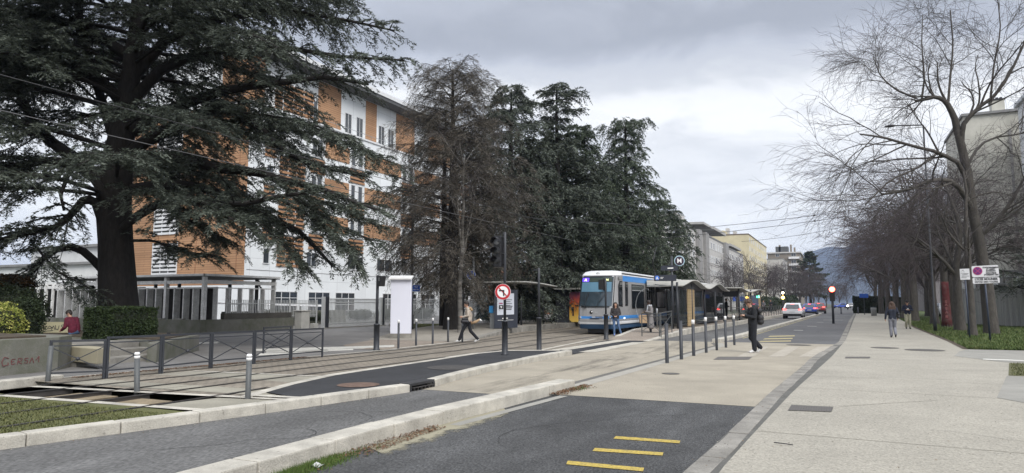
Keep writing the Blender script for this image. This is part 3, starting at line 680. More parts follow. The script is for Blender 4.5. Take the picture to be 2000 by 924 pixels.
for a in (53.3, 58.9, 60.9, 65.0, 66.9, 73.2, 83): window(res, PA, a, a + 1.2, 19.9, 22.6, nx=2)
mb = MB().use(SOFFIT).box(BX - 14.5, BX + .2, BY + .2, 89.5, 25.0, 25.4); mb.build('eaves_soffit', parent=res)
mb = MB().use(WPAINT).box(BX - 14.6, BX + .3, BY + .1, 89.6, 25.4, 25.85); mb.build('roof', parent=res)
for x0, x1 in ((-58.75, -55.4), (-52.6, -51.8)):
    for z0 in ([4.2, 8.0, 11.8, 15.6] if x1 > -52 else [4.2, 8.0, 11.8, 15.6]):
        if x1 > -52: continue
        slats(res, PE, x0, x1, z0, z0 + 3.0, 8, 3, m=WPAINT)
for i in range(3): MB().use(mat('cladding_seam', (.16, .06, .03), .8, .1, 3)).box(BX - .9 - i * 5.1, BX - .87 - i * 5.1, BY - .075, BY - .06, 3.3, 19.5).build('seam', parent=res)

# ---- low wing and pale blocks seen through the cedar, far left
wing = thing('school_building', (-80, 62, 0), 'pale grey low school wing seen under the cedar branches at the left', 'building')
mb = MB().use(mat('pale_render', (.56, .57, .57), .85, .05, 1)).box(-110, -60, 62, 76, -.2, 9.5); mb.build('wall', parent=wing)
MB().use(ROOFG).box(-110.5, -59.5, 61.5, 76.5, 9.5, 9.9).build('roof', parent=wing)
for i in range(12): window(wing, ('y', 62, -1), -108 + i * 4, -105.4 + i * 4, 4.6, 6.8, nx=2)
wing2 = thing('school_building', (-95, 40, 0), 'long white rendered building with a flat roof at the far left edge', 'building')
MB().use(mat('pale_render2', (.62, .63, .63), .85, .05, 1)).box(-125, -75, 52, 58, -.2, 6.2).build('wall', parent=wing2)
MB().use(ROOFG).box(-125.5, -74.5, 51.6, 58.4, 6.2, 6.5).build('roof', parent=wing2)
for i in range(10): window(wing2, ('y', 52, -1), -122 + i * 4.4, -119.6 + i * 4.4, 1.0, 4.2, nx=2, nz=3)

# ---- steel pergola shelter on the retaining wall
PX, PY = -30.0, 25.5
STEELP = mat('weathered_white_steel', (.48, .48, .47), .75, .18, 2.5, col2=(.66, .66, .65), fine=.2, fscale=20)
per = thing('bicycle_shelter', (PX - 4, PY + 3, .75), 'white steel framed shelter with a flat roof on the low concrete wall', 'shelter')
mb = MB().use(mat('shelter_roof', (.15, .155, .15), .8, .2, 2)); mb.box(PX - 12.5, PX + .15, PY - .15, PY + 5.2, 2.98, 3.10)
mb.use(STEELP); mb.box(PX - 12.5, PX + .2, PY - .2, PY - .15, 3.02, 3.13); mb.box(PX + .15, PX + .2, PY - .2, PY + 5.2, 3.02, 3.13); mb.build('roof', parent=per)
mb = MB().use(STEELP); mb.box(PX - 12.5, PX, PY - .06, PY + .0, 2.62, 2.80); mb.box(PX - .06, PX + .0, PY, PY + 5.1, 2.62, 2.82)
mb.box(PX - 12.5, PX, PY - .05, PY - .0, 2.36, 2.42); mb.box(PX - .05, PX + .0, PY, PY + 5.1, 2.38, 2.44); mb.build('beam', parent=per)
for i in range(18):
    x = PX - i * .72; big = i in (0, 4, 8, 12)
    MB().use(STEELP).box(x - (.09 if big else .035), x + (.09 if big else .035), PY - .09, PY + (.12 if big else .3), .72, 2.98 if big else 2.4).build('post', parent=per, bevel=.008)
for i in range(1, 7):
    y = PY + i * .83
    MB().use(STEELP).box(PX - .26, PX + .04, y - (.035), y + (.035), .72, 2.4 if i < 6 else 2.98).build('post', parent=per, bevel=.008)
for i in range(5):
    MB().use(BLACK).box(PX - 1.2 - i * 2.2, PX - 1.05 - i * 2.2, PY + 4.6, PY + 4.75, .1, 2.98).build('post', parent=per)
mb = MB().use(mat('dark_mesh_infill', (.055, .05, .048), .8, .3, 4)).box(PX - 12, PX - 4.6, PY + 4.9, PY + 4.95, .1, 2.6); mb.build('back_screen', parent=per)
MB().use(BLACK).tube([(PX - .5, PY + 4.2, 2.9), (PX - .5, PY + 4.3, 2.55), (PX - .35, PY + 4.5, 2.3), (PX - .35, PY + 4.5, .6)], .05).build('drainpipe', parent=per)
# similar posts continue behind the cedar towards the left
sp2 = thing('bicycle_shelter', (-50, 30, 0), 'white slatted front of a long shelter behind the cedar trunk', 'shelter')
mb = MB().use(STEELP).box(-62, -43.2, 29.9, 30.0, 2.6, 2.8); mb.box(-62, -43.2, 30, 33, 2.9, 3.0); mb.build('beam', parent=sp2)
mb = MB().use(mat('dark_mesh_infill', (.055, .05, .048))).box(-62, -43.4, 32, 32.05, .1, 2.7); mb.build('back_screen', parent=sp2)
for i in range(22): MB().use(STEELP).box(-61.5 + i * .86, -61.38 + i * .86 + (.1 if i % 3 == 0 else 0), 29.85, 30.0, .1, 2.9).build('post', parent=sp2)

rw = thing('retaining_wall', (PX, PY - .4, 0), 'mossy stained concrete wall under the white steel shelter', 'wall')
mb = MB().use(STAIN).box(-52, PX + .35, PY - .45, PY - .1, -.1, .74); mb.box(PX + .0, PX + .35, PY - .1, PY + 6.2, -.1, .74); mb.build('wall', parent=rw, bevel=.01)
for i in range(6): MB().use(CONC_D).box(PX - 1.6 - i * 1.5, PX - 1.1 - i * 1.5, PY - .40, PY - .15, .74, .79).build('coping', parent=rw)
gp = MB().use(mat('pillar_concrete', (.46, .45, .42), .85, .1, 3, fine=.1, fscale=40)); gp.box(-29.75, -29.2, 31.9, 32.6, -.05, 1.12); gp.box(-29.8, -29.15, 31.85, 32.65, 1.12, 1.17); gp.box(-29.6, -29.3, 33.1, 33.5, -.05, .35)
tag(gp.build('gate_pillar', bevel=.015), 'pale concrete pillar between the dark wall and the gate fence', 'pillar')
mb = MB().use(mat('dark_concrete_wall', (.075, .07, .062), .95, .25, 2, fine=.2, fscale=30, bump=.3)).box(-29.98, -29.68, 26.6, 31.6, .745, 1.05)
tag(mb.build('boundary_wall', bevel=.01), 'dark weathered low wall section left of the pale gate pillar', 'wall')

# ---- railings along the residence
def railing(name, x, y0, y1, z0, z1, label, step=.125, cat='fence', group=None, m=LGREY, zb=0):
    t = thing(name, (x, y0, zb), label, cat, group)
    for za_, zb_ in ((z1 - .22, z1 - .18), (z0 + .1, z0 + .14)): MB().use(m).box(x - .02, x + .02, y0, y1, za_, zb_).build('rail', parent=t)
    n = int((y1 - y0) / step); mb = MB().use(m)
    for i in range(n): y = y0 + (i + .5) * step; mb.box(x - .012, x + .012, y - .017, y + .017, z0, z1)
    mb.build('bars', parent=t)
    k = max(1, round((y1 - y0) / 2.5))
    for i in range(k + 1): y = y0 + (y1 - y0) * i / k; MB().use(m).box(x - .035, x + .035, y - .035, y + .035, zb, z1 + .03).build('post', parent=t)
    return t
railing('metal_fence', PX + .18, 26.8, 33.9, .74, 1.78, 'light grey railing on top of the wall right of the steel shelter')
railing('metal_fence', -29.7, 40.9, 66, .15, 1.9, 'long grey bar fence running behind the birch and the grass bed')
gate = thing('sliding_gate', (-29.7, 34.2, 0), 'wide grey barred sliding gate across the residence driveway', 'gate')
mb = MB().use(LGREY)
for z in (1.86, 1.64, .30, .12): mb.box(-29.73, -29.67, 34.8, 40.2, z - .03, z + .03)
mb.build('gate_frame', parent=gate)
mb = MB().use(LGREY)
for i in range(43): y = 34.9 + i * .125; mb.box(-29.715, -29.685, y - .018, y + .018, .12, 1.9)
mb.build('bars', parent=gate)
for y, m_ in ((34.3, LGREY), (34.65, POLE), (40.35, LGREY), (40.6, POLE)): MB().use(m_).box(-29.8, -29.6, y, y + .16, 0, 2.0).build('gate_post', parent=gate, bevel=.01)
MB().use(PALECON).box(-29.85, -29.55, 34.2, 40.8, -.02, .05).build('threshold', parent=gate)
lc = thing('louvred_canopy', (-34, 33, 0), 'low white louvred canopy behind the gate fence', 'canopy')
for i in range(9):
    MB().use(WHITE).slab([(-38, 30.5 + i * .95, 1.62 - .02 * i), (-33, 30.7 + i * .95, 1.50 - .02 * i), (-33, 31.1 + i * .95, 1.56 - .02 * i), (-38, 30.9 + i * .95, 1.68 - .02 * i)], (0, 0, .03)).build('louvre', parent=lc)
for y in (31, 35, 38.6): MB().use(LGREY).box(-35.55, -35.45, y, y + .1, 0, 1.6).build('post', parent=lc)
mb = MB().use(STAIN).box(-36, -35.7, 32, 44, 0, 1.05)
tag(mb.build('garden_wall', bevel=.01), 'low grey concrete garden wall behind the sliding gate', 'wall')

# ---- apartment blocks further down the street on the left
CREAM = mat('grey_render', (.44, .43, .415), .85, .06, .6, big=.08, bigscale=.1)
PIER = mat('dark_pier', (.26, .255, .25), .85, .08, 1)
YEL = mat('yellow_render', (.56, .50, .34), .85, .05, .6, big=.06, bigscale=.1)
WFR = mat('window_frame_white', (.66, .66, .66), .6, .05, 3)
def block(name, label, x, y0, y1, depth, h, storeys, cols, wall, z_first=1.2, wh=1.5, wide=.55, roof=ROOFG, front=None):
    t = thing(name, (x - depth / 2, (y0 + y1) / 2, 0), label, 'building')
    MB().use(wall).box(x - depth, x, y0, y1, -.3, h).build('wall', parent=t)
    MB().use(roof).box(x - depth - .1, x + .12, y0 - .1, y1 + .1, h, h + .35).build('roof', parent=t)
    sh = (h - .6) / storeys; dy = (y1 - y0) / cols; rng = random.Random(int(h * 10 + y0))
    for k in range(storeys):
        for c in range(cols):
            a = y0 + dy * (c + .5 - wide / 2); gl = WGLASS2 if rng.random() < .5 else WGLASS
            window(t, ('x', x, 1), a, a + dy * wide, k * sh + z_first, k * sh + z_first + wh, nx=2, t=.14, d=.06, gl=gl, fr=WFR)
    return t
b = block('apartment_block', 'pale grey apartment block nearest behind the tram trees with a flat raised roof slab', -28, 118, 160, 12, 17.2, 5, 9, CREAM, wide=.55, wh=1.8)
MB().use(PIER).box(-28.02, -27.2, 151, 155, -.2, 17.6).build('stair_pier', parent=b)
MB().use(PIER).box(-27.9, -27.3, 160.1, 164.2, -.2, 17.8).build('stair_pier', parent=b)
c_ = MB().use(mat('canopy_concrete', (.34, .335, .325), .85, .08, 1)); c_.slab([(-33, 156, 19.4), (-27, 156, 19.2), (-27, 168, 19.2), (-33, 168, 19.4)], (0, 0, .5)); c_.box(-30.3, -29.8, 160, 160.5, 17.2, 19.3); c_.build('roof_canopy', parent=b)
c_ = MB().use(CREAM); c_.box(-36, -30, 142, 150, 17.5, 20.3); c_.build('penthouse', parent=b)
b = block('apartment_block', 'middle grey apartment block with glazed white balconies and a roof canopy', -28, 166, 191, 12, 17.4, 5, 7, CREAM, wide=.6, wh=1.8)
MB().use(PIER).box(-28.02, -27.2, 190, 195, -.2, 17.8).build('stair_pier', parent=b)
c_ = MB().use(MATS['canopy_concrete']); c_.slab([(-34, 176, 20.2), (-28, 176, 20.0), (-28, 196, 20.0), (-34, 196, 20.2)], (0, 0, .7)); c_.box(-31.3, -30.8, 185, 185.5, 17.4, 20.1); c_.build('roof_canopy', parent=b)
b = block('apartment_block', 'farthest grey apartment block half hidden by bare street trees', -28, 196, 232, 12, 16.8, 5, 8, CREAM, wide=.5)
c_ = MB().use(MATS['canopy_concrete']); c_.slab([(-34, 205, 18.2), (-28, 205, 18.0), (-28, 228, 18.0), (-34, 228, 18.2)], (0, 0, .7)); c_.box(-31.3, -30.8, 215, 215.5, 16.8, 18.1); c_.build('roof_canopy', parent=b)
b = block('apartment_block', 'tall yellow apartment block with a brown roof edge and chimneys', -28, 248, 312, 14, 25.2, 8, 10, YEL, wide=.35, wh=1.6, roof=mat('brown_roof_edge', (.14, .11, .09), .9, .1, 1))
for x in (-40, -36.5, -34): MB().use(CREAM).box(x, x + 1.2, 255, 257, 25.5, 28.4 if x == -36.5 else 27.2).build('chimney', parent=b)
MB().use(YEL).box(-44, -36, 248.5, 256, 25.5, 27.0).build('penthouse', parent=b)
bb = block('apartment_block', 'narrow pale block between the yellow building and the brown one', -22, 318, 345, 10, 20.5, 6, 5, CREAM, wide=.5)
bb = thing('apartment_block', (-23, 350, 0), 'brown apartment block with white balconies and dark rooftop structures', 'building')
BRN = mat('brown_render', (.20, .175, .145), .85, .08, .6)
MB().use(BRN).box(-31, -16.8, 350, 385, -.3, 25.2).build('wall', parent=bb)
MB().use(CREAM).box(-31.5, -16.2, 349.5, 386, 25.2, 25.8).build('roof', parent=bb)
MB().use(SOFFIT).box(-27.5, -22, 352, 360, 25.8, 28.6).build('penthouse', parent=bb)
for x in (-21, -19.4, -26): MB().use(BRN).box(x, x + .8, 352, 353, 25.8, 28.0 if x > -20 else 29.4).build('chimney', parent=bb)
for k in range(7):
    for i in range(2): MB().use(WFR).box(-21.6 + i * .02, -16.9, 348.8, 350, 3.2 + k * 3.2, 4.2 + k * 3.2).build('balcony', parent=bb) if i == 0 else window(bb, ('y', 350, -1), -20.5, -18.4, 4.4 + k * 3.2, 6.0 + k * 3.2, nx=2, fr=WFR)
    window(bb, ('y', 350, -1), -27.4, -25.8, 4.4 + k * 3.2, 5.8 + k * 3.2, nx=2, fr=WFR)
    window(bb, ('x', -16.8, 1), 356, 360, 4.4 + k * 3.2, 5.8 + k * 3.2, nx=2, fr=WFR)

# ---- right-hand buildings
RB = mat('old_cream_render', (.46, .45, .40), .9, .12, .5, big=.14, bigscale=.25)
rb = thing('apartment_block', (22, 105, 0), 'weathered cream end wall with rooftop chimney behind the bare trees', 'building')
MB().use(RB).box(14.2, 30, 96.6, 112, -.3, 24.0).build('wall', parent=rb)
MB().use(ROOFG).box(14.0, 30, 96.3, 112, 24.0, 24.3).build('roof', parent=rb)
mb = MB().use(RB).box(17.2, 18.5, 97, 98.5, 24.3, 25.7); mb.use(BLACK).box(17.1, 18.6, 96.9, 98.6, 25.7, 25.85)
for i in range(3): mb.box(17.3 + i * .4, 17.55 + i * .4, 97.3, 98, 25.85, 26.1)
mb.build('chimney', parent=rb)
MB().use(PIER).box(18.6, 18.85, 96.45, 96.6, 0, 22).build('drainpipe', parent=rb)
for k in range(6): window(rb, ('x', 14.2, -1), 99, 100.4, 2.5 + k * 3.5, 4.2 + k * 3.5)
rb2 = thing('apartment_block', (24, 78, 0), 'white apartment block with dark shutters at the right edge', 'building')
WREN = mat('white_render', (.55, .56, .57), .85, .05, .5, big=.06)
MB().use(WREN).box(18.9, 32, 62, 93, -.3, 23.6).build('wall', parent=rb2)
MB().use(mat('pale_roof_edge', (.5, .52, .54), .7, .05, 2)).box(18.6, 32.3, 61.7, 93.3, 23.6, 24.0).build('roof', parent=rb2)
for k in range(7):
    for i in range(7): window(rb2, ('x', 18.9, -1), 64 + i * 4.1, 65.5 + i * 4.1, 1.8 + k * 3.1, 3.7 + k * 3.1, nx=2, gl=WGLASS)
rb3 = thing('apartment_block', (24, 170, 0), 'mauve grey building behind the row of bare trees', 'building')
MB().use(mat('mauve_render', (.20, .185, .19), .9, .1, .5)).box(15, 32, 150, 210, -.3, 15.5).build('wall', parent=rb3)
MB().use(ROOFG).box(14.6, 32, 149.6, 210, 15.5, 16).build('roof', parent=rb3)
for k in range(4):
    for i in range(3): window(rb3, ('y', 150, -1), 17 + i * 4, 18.6 + i * 4, 2 + k * 3.3, 3.8 + k * 3.3, nx=2)
rb4 = thing('garage_building', (14, 70, 0), 'low white building with black window bars behind the board fence', 'building')
MB().use(WREN).box(10.5, 18, 74, 84, -.2, 4.3).build('wall', parent=rb4)
MB().use(ROOFG).box(10.2, 18.2, 73.7, 84, 4.3, 4.5).build('roof', parent=rb4)
for i in range(4): window(rb4, ('y', 74, -1), 11 + i * 1.7, 12.3 + i * 1.7, 2.6, 3.9, nx=3, nz=2, fr=SOFFIT)
# brick building behind the left tram shelter
bk = thing('brick_building', (-30, 84, 0), 'red brick low building behind the left tram shelter', 'building')
MB().use(bricks('red_brick', (.22, .085, .05), (.27, .105, .06), (.20, .17, .15), .9, .3, .04, 'wall', .9, .2)).box(-52, -22, 91, 104, -.2, 7.2).build('wall', parent=bk)
MB().use(ROOFG).box(-52.3, -21.7, 90.7, 104, 7.2, 7.5).build('roof', parent=bk)
for i in range(7): window(bk, ('y', 91, -1), -49.5 + i * 3.9, -47.6 + i * 3.9, .8, 3.4, nx=2, nz=2)

# ---- board fence on the right
bf = thing('board_fence', (10, 57, 0), 'tall weathered grey board fence behind the sign posts', 'fence')
FB = mat('weathered_boards', (.27, .275, .275), .9, .22, 1.2, col2=(.40, .405, .40), stretch=(6, 6, .25), fine=.15, fscale=20)
A, B = Vector((7.2, 65.0)), Vector((13.6, 47.6)); n = 70; d = (B - A) / n; rng = random.Random(5)
bmx = MB().use(FB)
for i in range(n):
    p = A + d * i; q = A + d * (i + .94); h = 2.70 + rng.uniform(-.05, .05); nn = Vector((-d.y, d.x)).normalized() * .03 * (1 if i % 2 else .4)
    bmx.slab([(p.x, p.y, 0), (q.x, q.y, 0), (q.x, q.y, h), (p.x, p.y, h)], (nn.x, nn.y, 0))
bmx.build('boards', parent=bf)
for z in (.6, 2.2): MB().use(BARKG).bar((A.x + .08, A.y + .04, z), (B.x + .08, B.y + .04, z), .06, .1).build('rail', parent=bf)
# ================================================================ STREET FURNITURE
LENS = lambda nm, c, e: mat(nm, c, .3, .02, 3, emit=(c, e))
# bollards: right row
def bollard_mesh(name, parent, h, r, m, cap, band=0.0, double=False):
    MB().use(m).lathe([(r * 1.0, -.05), (r, .0), (r, h - cap)], seg=16).build('post', parent=parent, world=False)
    mb = MB()
    if cap:
        mb.use(WHITE)
        if double: mb.lathe([(r * 1.02, h - cap), (r * 1.02, h - cap * .55)], seg=16); mb.use(BLACK).lathe([(r, h - cap * .55), (r, h - cap * .45)], seg=16); mb.use(WHITE).lathe([(r * 1.02, h - cap * .45), (r * 1.02, h - .02), (r * .7, h)], seg=16)
        else: mb.lathe([(r * 1.02, h - cap), (r * 1.02, h - .015), (r * .8, h)], seg=16)
        mb.build('reflective_cap', parent=parent, world=False)
def bollard(px, py, ztop_px, label, group, m=POLE, r=.045, cap=.13, z=None, double=False, tilt=0.0):
    z0 = 0 if z is None else z
    x, y = G(px, py, z0); D = -x * SY + y * CY; h = (py - ztop_px) * D / F_PX
    t = thing('bollard', (x, y, z0), label, 'bollard', group); bollard_mesh('bollard', t, h, r, m, cap, double=double)
    if tilt: t.rotation_euler = (0, tilt, 0)
    return t
lab = ['nearest anthracite bollard of the right row, its cap facing away dark', 'second bollard from the near end of the right row, without a white band', 'third bollard of the right row with a broad white band', 'fourth bollard of the right row standing before the shelter glass', 'fifth bollard of the right row left of the walking man in black', 'sixth bollard of the right row, second nearest the man in black', 'farthest bollard of the right row beside the kerb end']
for i, (px, py, pt) in enumerate(((1303, 709, 633), (1331, 702, 628), (1355, 695, 626), (1379.5, 689, 621), (1400, 684, 620), (1418, 679, 618.5), (1434.5, 674, 617.5))):
    bollard(px, py, pt, lab[i], 'bollards along the crossing on the right', cap=0 if i < 2 else .13, r=.05 if i < 3 else .045)
for i, (px, py, pt, l) in enumerate(((778, 681, 626, 'white capped bollard in front of the blank white panel'), (812.5, 675, 624, 'white capped bollard just right of the street light foot'), (845, 672, 622, 'white capped bollard between the street light and the walking woman'), (875, 668, 621, 'white capped bollard nearest the walking woman in beige'))):
    bollard(px, py, pt, l, 'white capped bollards along the left footway', cap=.11, r=.04)
bollard(903, 668, 620, 'white capped bollard right behind the walking woman in beige', 'white capped bollards along the left footway', cap=.11, r=.04)
bollard(484, 779, 694, 'stout grey bollard with two white bands at the tip of the dark island', 'grey bollards by the tram tracks', m=POLE2, r=.043, cap=.10, z=.1, double=True)
bollard(267.5, 766, 690, 'leaning grey bollard with two white bands between the tram rails', 'grey bollards by the tram tracks', m=POLE2, r=.045, cap=.11, z=.1, double=True, tilt=R(-4))
bollard(93, 745, 677, 'tilted grey bollard behind the first barrier panel at the left', 'grey bollards by the tram tracks', m=POLE2, r=.045, cap=.0, z=.1, tilt=R(4))
bollard(328, 686, 650, 'small black bollard standing alone on the side road', 'grey bollards by the tram tracks', m=BLACK, r=.06, cap=.0, z=.05)
for px, py, pt, l in ((1643, 613, 602, 'small distant black bollard left of the far lane'), (1676, 613, 600, 'small distant black bollard at the kerb of the far pavement')):
    bollard(px, py, pt, l, 'distant bollards', r=.09, cap=0)

# cross barriers
def barrier(a, b, h, z, label, group, m=POLE, both=True, knob=True, za=None):
    """a, b world xy of the two posts"""
    t = thing('barrier', (*a, z), label, 'barrier', group); ax, ay = a; bx_, by = b; zb = z if za is None else za
    A = lambda u, k: (ax + (bx_ - ax) * u, ay + (by - ay) * u, z + (zb - z) * u + k)
    for kz_, w_, h_ in ((1, .035, .045), (.88, .022, .022), (.2, .03, .03)): MB().use(m).bar(A(0, h * kz_), A(1, h * kz_), w_, h_).build('rail', parent=t)
    mb = MB().use(m); mb.bar(A(0, h * .86), A(1, h * .22), .018); mb.bar(A(0, h * .22), A(1, h * .86), .018)
    if knob: mb.ball(A(.5, h * .54), .04, 10)
    mb.build('cross_bars', parent=t)
    for u in ((0, 1) if both else (0,)):
        k = 0 if u == 0 else 1; off = .028 * (1 if u == 0 else -1) / max(.5, math.dist(a, b)); MB().use(m).bar(A(u + off, -.05), A(u + off, h + .02), .042, .042).build('post', parent=t, bevel=.004)
    return t
pts = [(92, 745, 672), (205, 740, 663), (314, 730, 656), (411, 719, 653), (495.5, 711, 648), (567.5, 703, 645.5), (630.5, 697, 643)]
W = []
for px, py, pt in pts:
    z = .1; x, y = G(px, py, z); z = ZT(y); x, y = G(px, py, z); D = -x * SY + y * CY; W.append((x, y, z, (py - pt) * D / F_PX))
ordn = ['first', 'second', 'third', 'fourth', 'fifth', 'sixth']
where = ['in front of the steps', 'behind the leaning bollard', 'left of the forecourt bollard', 'behind the stout striped bollard', 'with a second panel seen behind it', 'at the far end by the zebra stripes']
for i in range(6):
    barrier(W[i][:2], W[i + 1][:2], (W[i][3] + W[i + 1][3]) / 2, W[i][2], f'{ordn[i]} crossed barrier panel from the left, {where[i]}', 'crossed barrier panels along the tram tracks', za=W[i + 1][2])
barrier(G(513, 690, .05), G(568, 684, .05), .78, .05, 'crossed barrier panel standing back behind the fifth and sixth panels', 'crossed barrier panels along the tram tracks')
rb_ = [G(1290, 663, .05), G(1322, 659, .1)]
barrier((-8.35, 31.3), (-7.35, 31.0), 1.05, .06, 'crossed barrier across the end of the right platform', 'platform barriers', m=POLE2)
barrier((-7.5, 31.2), (-7.45, 33.6), 1.05, .08, 'first kerbside barrier panel of the right platform', 'platform barriers', m=POLE2, za=.16)
k = 0
yy = 51.5
while yy < 88:
    l = 2.4; k += 1
    barrier((lerp(PL, yy) - .2, yy), (lerp(PL, yy + l) - .2, yy + l), 1.02, .25, f'lattice barrier panel {["just past the glass shelter", "two panels past the glass shelter", "near the seated traveller bench", "beside the second shelter", "in front of the second shelter end", "level with the rear of the second shelter", "behind the man in black", "right of the man in black, seen over his rucksack", "left of the standing pair", "in front of the standing pair", "right of the standing pair", "next to the white car bonnet side", "left of the white car", "nearest the white car", "farthest of the row past the white car", "at the very end of the row"][min(k - 1, 15)]}', 'platform barriers', m=POLE2, knob=False)
    yy += l

# poles
def pole(px, py, ptop, psleeve, label, r=.045, rs=.085, z=0.0, cat='pole', name='pole'):
    x, y = G(px, py, z); D = -x * SY + y * CY; H = (py - ptop) * D / F_PX; S = (py - psleeve) * D / F_PX
    t = thing(name, (x, y, z), label, cat)
    MB().use(POLE).lathe([(rs * 1.25, 0), (rs * 1.25, .02), (rs, .05), (rs, S - .03), (rs * 1.1, S - .03), (rs * 1.1, S), (r, S + .02)], seg=16).build('sleeve', parent=t, world=False)
    MB().use(POLE).lathe([(r, S), (r, H - .02), (r * .6, H)], seg=12).build('shaft', parent=t, world=False)
    return t, H, D
DIRX = Vector((CY, SY, 0))      # picture-right in world terms, used for how far heads stand off their poles
t, H, D = pole(986, 693, 455, 628, 'anthracite traffic signal post with a round prohibition sign on the dark island', z=.12, cat='traffic light', name='traffic_signal', r=.04)
k_ = D / F_PX
hz = lambda py: (693 - py) * k_
off = DIRX * (-13 * k_)
hd = MB().use(BLACK); hd.box(off.x - .12, off.x + .12, off.y - .10, off.y + .12, hz(524), hz(463)); hd.box(off.x, 0, off.y - .02 + .02, .03, hz(500), hz(496)); hd.box(off.x, 0, -.02, .02, hz(520), hz(517))
hdo = hd.build('signal_head', parent=t, world=False, bevel=.02)
for py, c in ((474, (.25, .26, .28)), (493, (.06, .065, .07)), (511, (.06, .065, .07))):
    l = MB().use(mat('signal_lens_%d' % py, c, .2, .1, 5, spec=.8)); l.lathe([(.0, -.14), (.09, -.12), (.1, -.10)], (off.x, off.y, hz(py)), 16, 'y')
    l.use(BLACK)
    for a in range(10):                     # hood
        a0, a1 = R(-20 + a * 22), R(-20 + (a + 1) * 22)
        l.add([(off.x + .125 * math.cos(a0), off.y - .10, hz(py) + .125 * math.sin(a0)), (off.x + .125 * math.cos(a1), off.y - .10, hz(py) + .125 * math.sin(a1)), (off.x + .12 * math.cos(a1), off.y - .30, hz(py) + .12 * math.sin(a1)), (off.x + .12 * math.cos(a0), off.y - .30, hz(py) + .12 * math.sin(a0))], [(0, 1, 2, 3)])
    l.build('signal_lens', parent=t, world=False)
def face_sign(parent, name, cx, cy, cz, r, mats, ang, sx=1.0, square=None, th=.02):
    """disc (or rectangle) that faces back to the pavement; ang = yaw of its face normal, local to parent"""
    mb = MB(); n = Vector((math.sin(ang), -math.cos(ang), 0)); u = Vector((math.cos(ang), math.sin(ang), 0)); c = Vector((cx, cy, cz)); k = 0
    for rr, m in mats:
        mb.use(m); o = n * (k * .004); k += 1
        P = [c + o + u * rr * r * math.cos(2 * math.pi * i / 28) + Vector((0, 0, rr * r * math.sin(2 * math.pi * i / 28))) for i in range(28)] if square is None else [c + o + u * sx_ * square[0] * rr + Vector((0, 0, sz_ * square[1] * rr)) for sx_, sz_ in ((-1, -1), (1, -1), (1, 1), (-1, 1))]
        mb.slab(P, -n * th if k == 1 else -n * .002)
    return mb.build(name, parent=parent, world=False), c, n, u
o, c, n, u = face_sign(t, 'prohibition_sign', -.03, -.075, hz(572), 15.5 * k_, ((1, WHITE), (.97, RED), (.70, WHITE)), R(18))
mb = MB().use(BLACK); o4 = n * .016
q = lambda a, b: c + o4 + u * a + Vector((0, 0, b))
mb.slab([q(.01, -.12), (q(.045, -.12)), q(.045, .045), q(.01, .045)], n * -.002); mb.slab([q(-.09, .02), q(.045, .02), q(.045, .055), q(-.09, .055)], n * -.002); mb.slab([q(-.12, .037), q(-.075, .0), q(-.075, .08)], n * -.002)
mb.build('turn_symbol', parent=o, world=False)
mb = MB().use(RED); mb.slab([q(-.12, .10), q(-.10, .125), q(.12, -.10), q(.10, -.125)], n * -.004); mb.build('slash', parent=o, world=False)

t, H, D = pole(1053, 686, 525, 622, 'anthracite post with a narrow sleeve standing left of the tram', r=.04, cat='post', name='signal_post'); k_ = D / F_PX
MB().use(POLE).box(-.20, 0, -.02, .02, (686 - 530) * k_, (686 - 528) * k_).build('bracket', parent=t, world=False)
t, H, D = pole(1184, 663, 545, 615, 'anthracite post in front of the tram windscreen with a black signal box', r=.045, rs=.10, cat='post', name='signal_post'); k_ = D / F_PX
MB().use(BLACK).box(-.30, -.06, -.12, .12, (663 - 567) * k_, (663 - 547) * k_).build('signal_box', parent=t, world=False, bevel=.02)
t, H, D = pole(735, 684, 539, 634, 'anthracite pedestrian signal post at the end of the zebra on the left', r=.05, rs=.10, cat='traffic light', name='pedestrian_signal'); k_ = D / F_PX
o = MB().use(BLACK).slab([(.05, -.14, (684 - 561) * k_), (.22, -.14, (684 - 561) * k_), (.27, -.14, (684 - 541) * k_), (.05, -.14, (684 - 541) * k_)], (0, .26, 0)).build('signal_head', parent=t, world=False, bevel=.012)
mb = MB().use(mat('dim_pictogram', (.25, .26, .26), .5, .05, 4)); zc_ = (684 - 547) * k_
mb.ball((.165, -.15, zc_ + .04), .014, 8, (1, .3, 1)); mb.bar((.165, -.15, zc_ + .025), (.165, -.15, zc_ - .02), .02, .006); mb.bar((.165, -.15, zc_ - .02), (.145, -.15, zc_ - .07), .01, .006); mb.bar((.165, -.15, zc_ - .02), (.185, -.15, zc_ - .07), .01, .006); mb.bar((.14, -.15, zc_), (.19, -.15, zc_ + .015), .01, .006)
mb.build('walking_figure', parent=o, world=False)

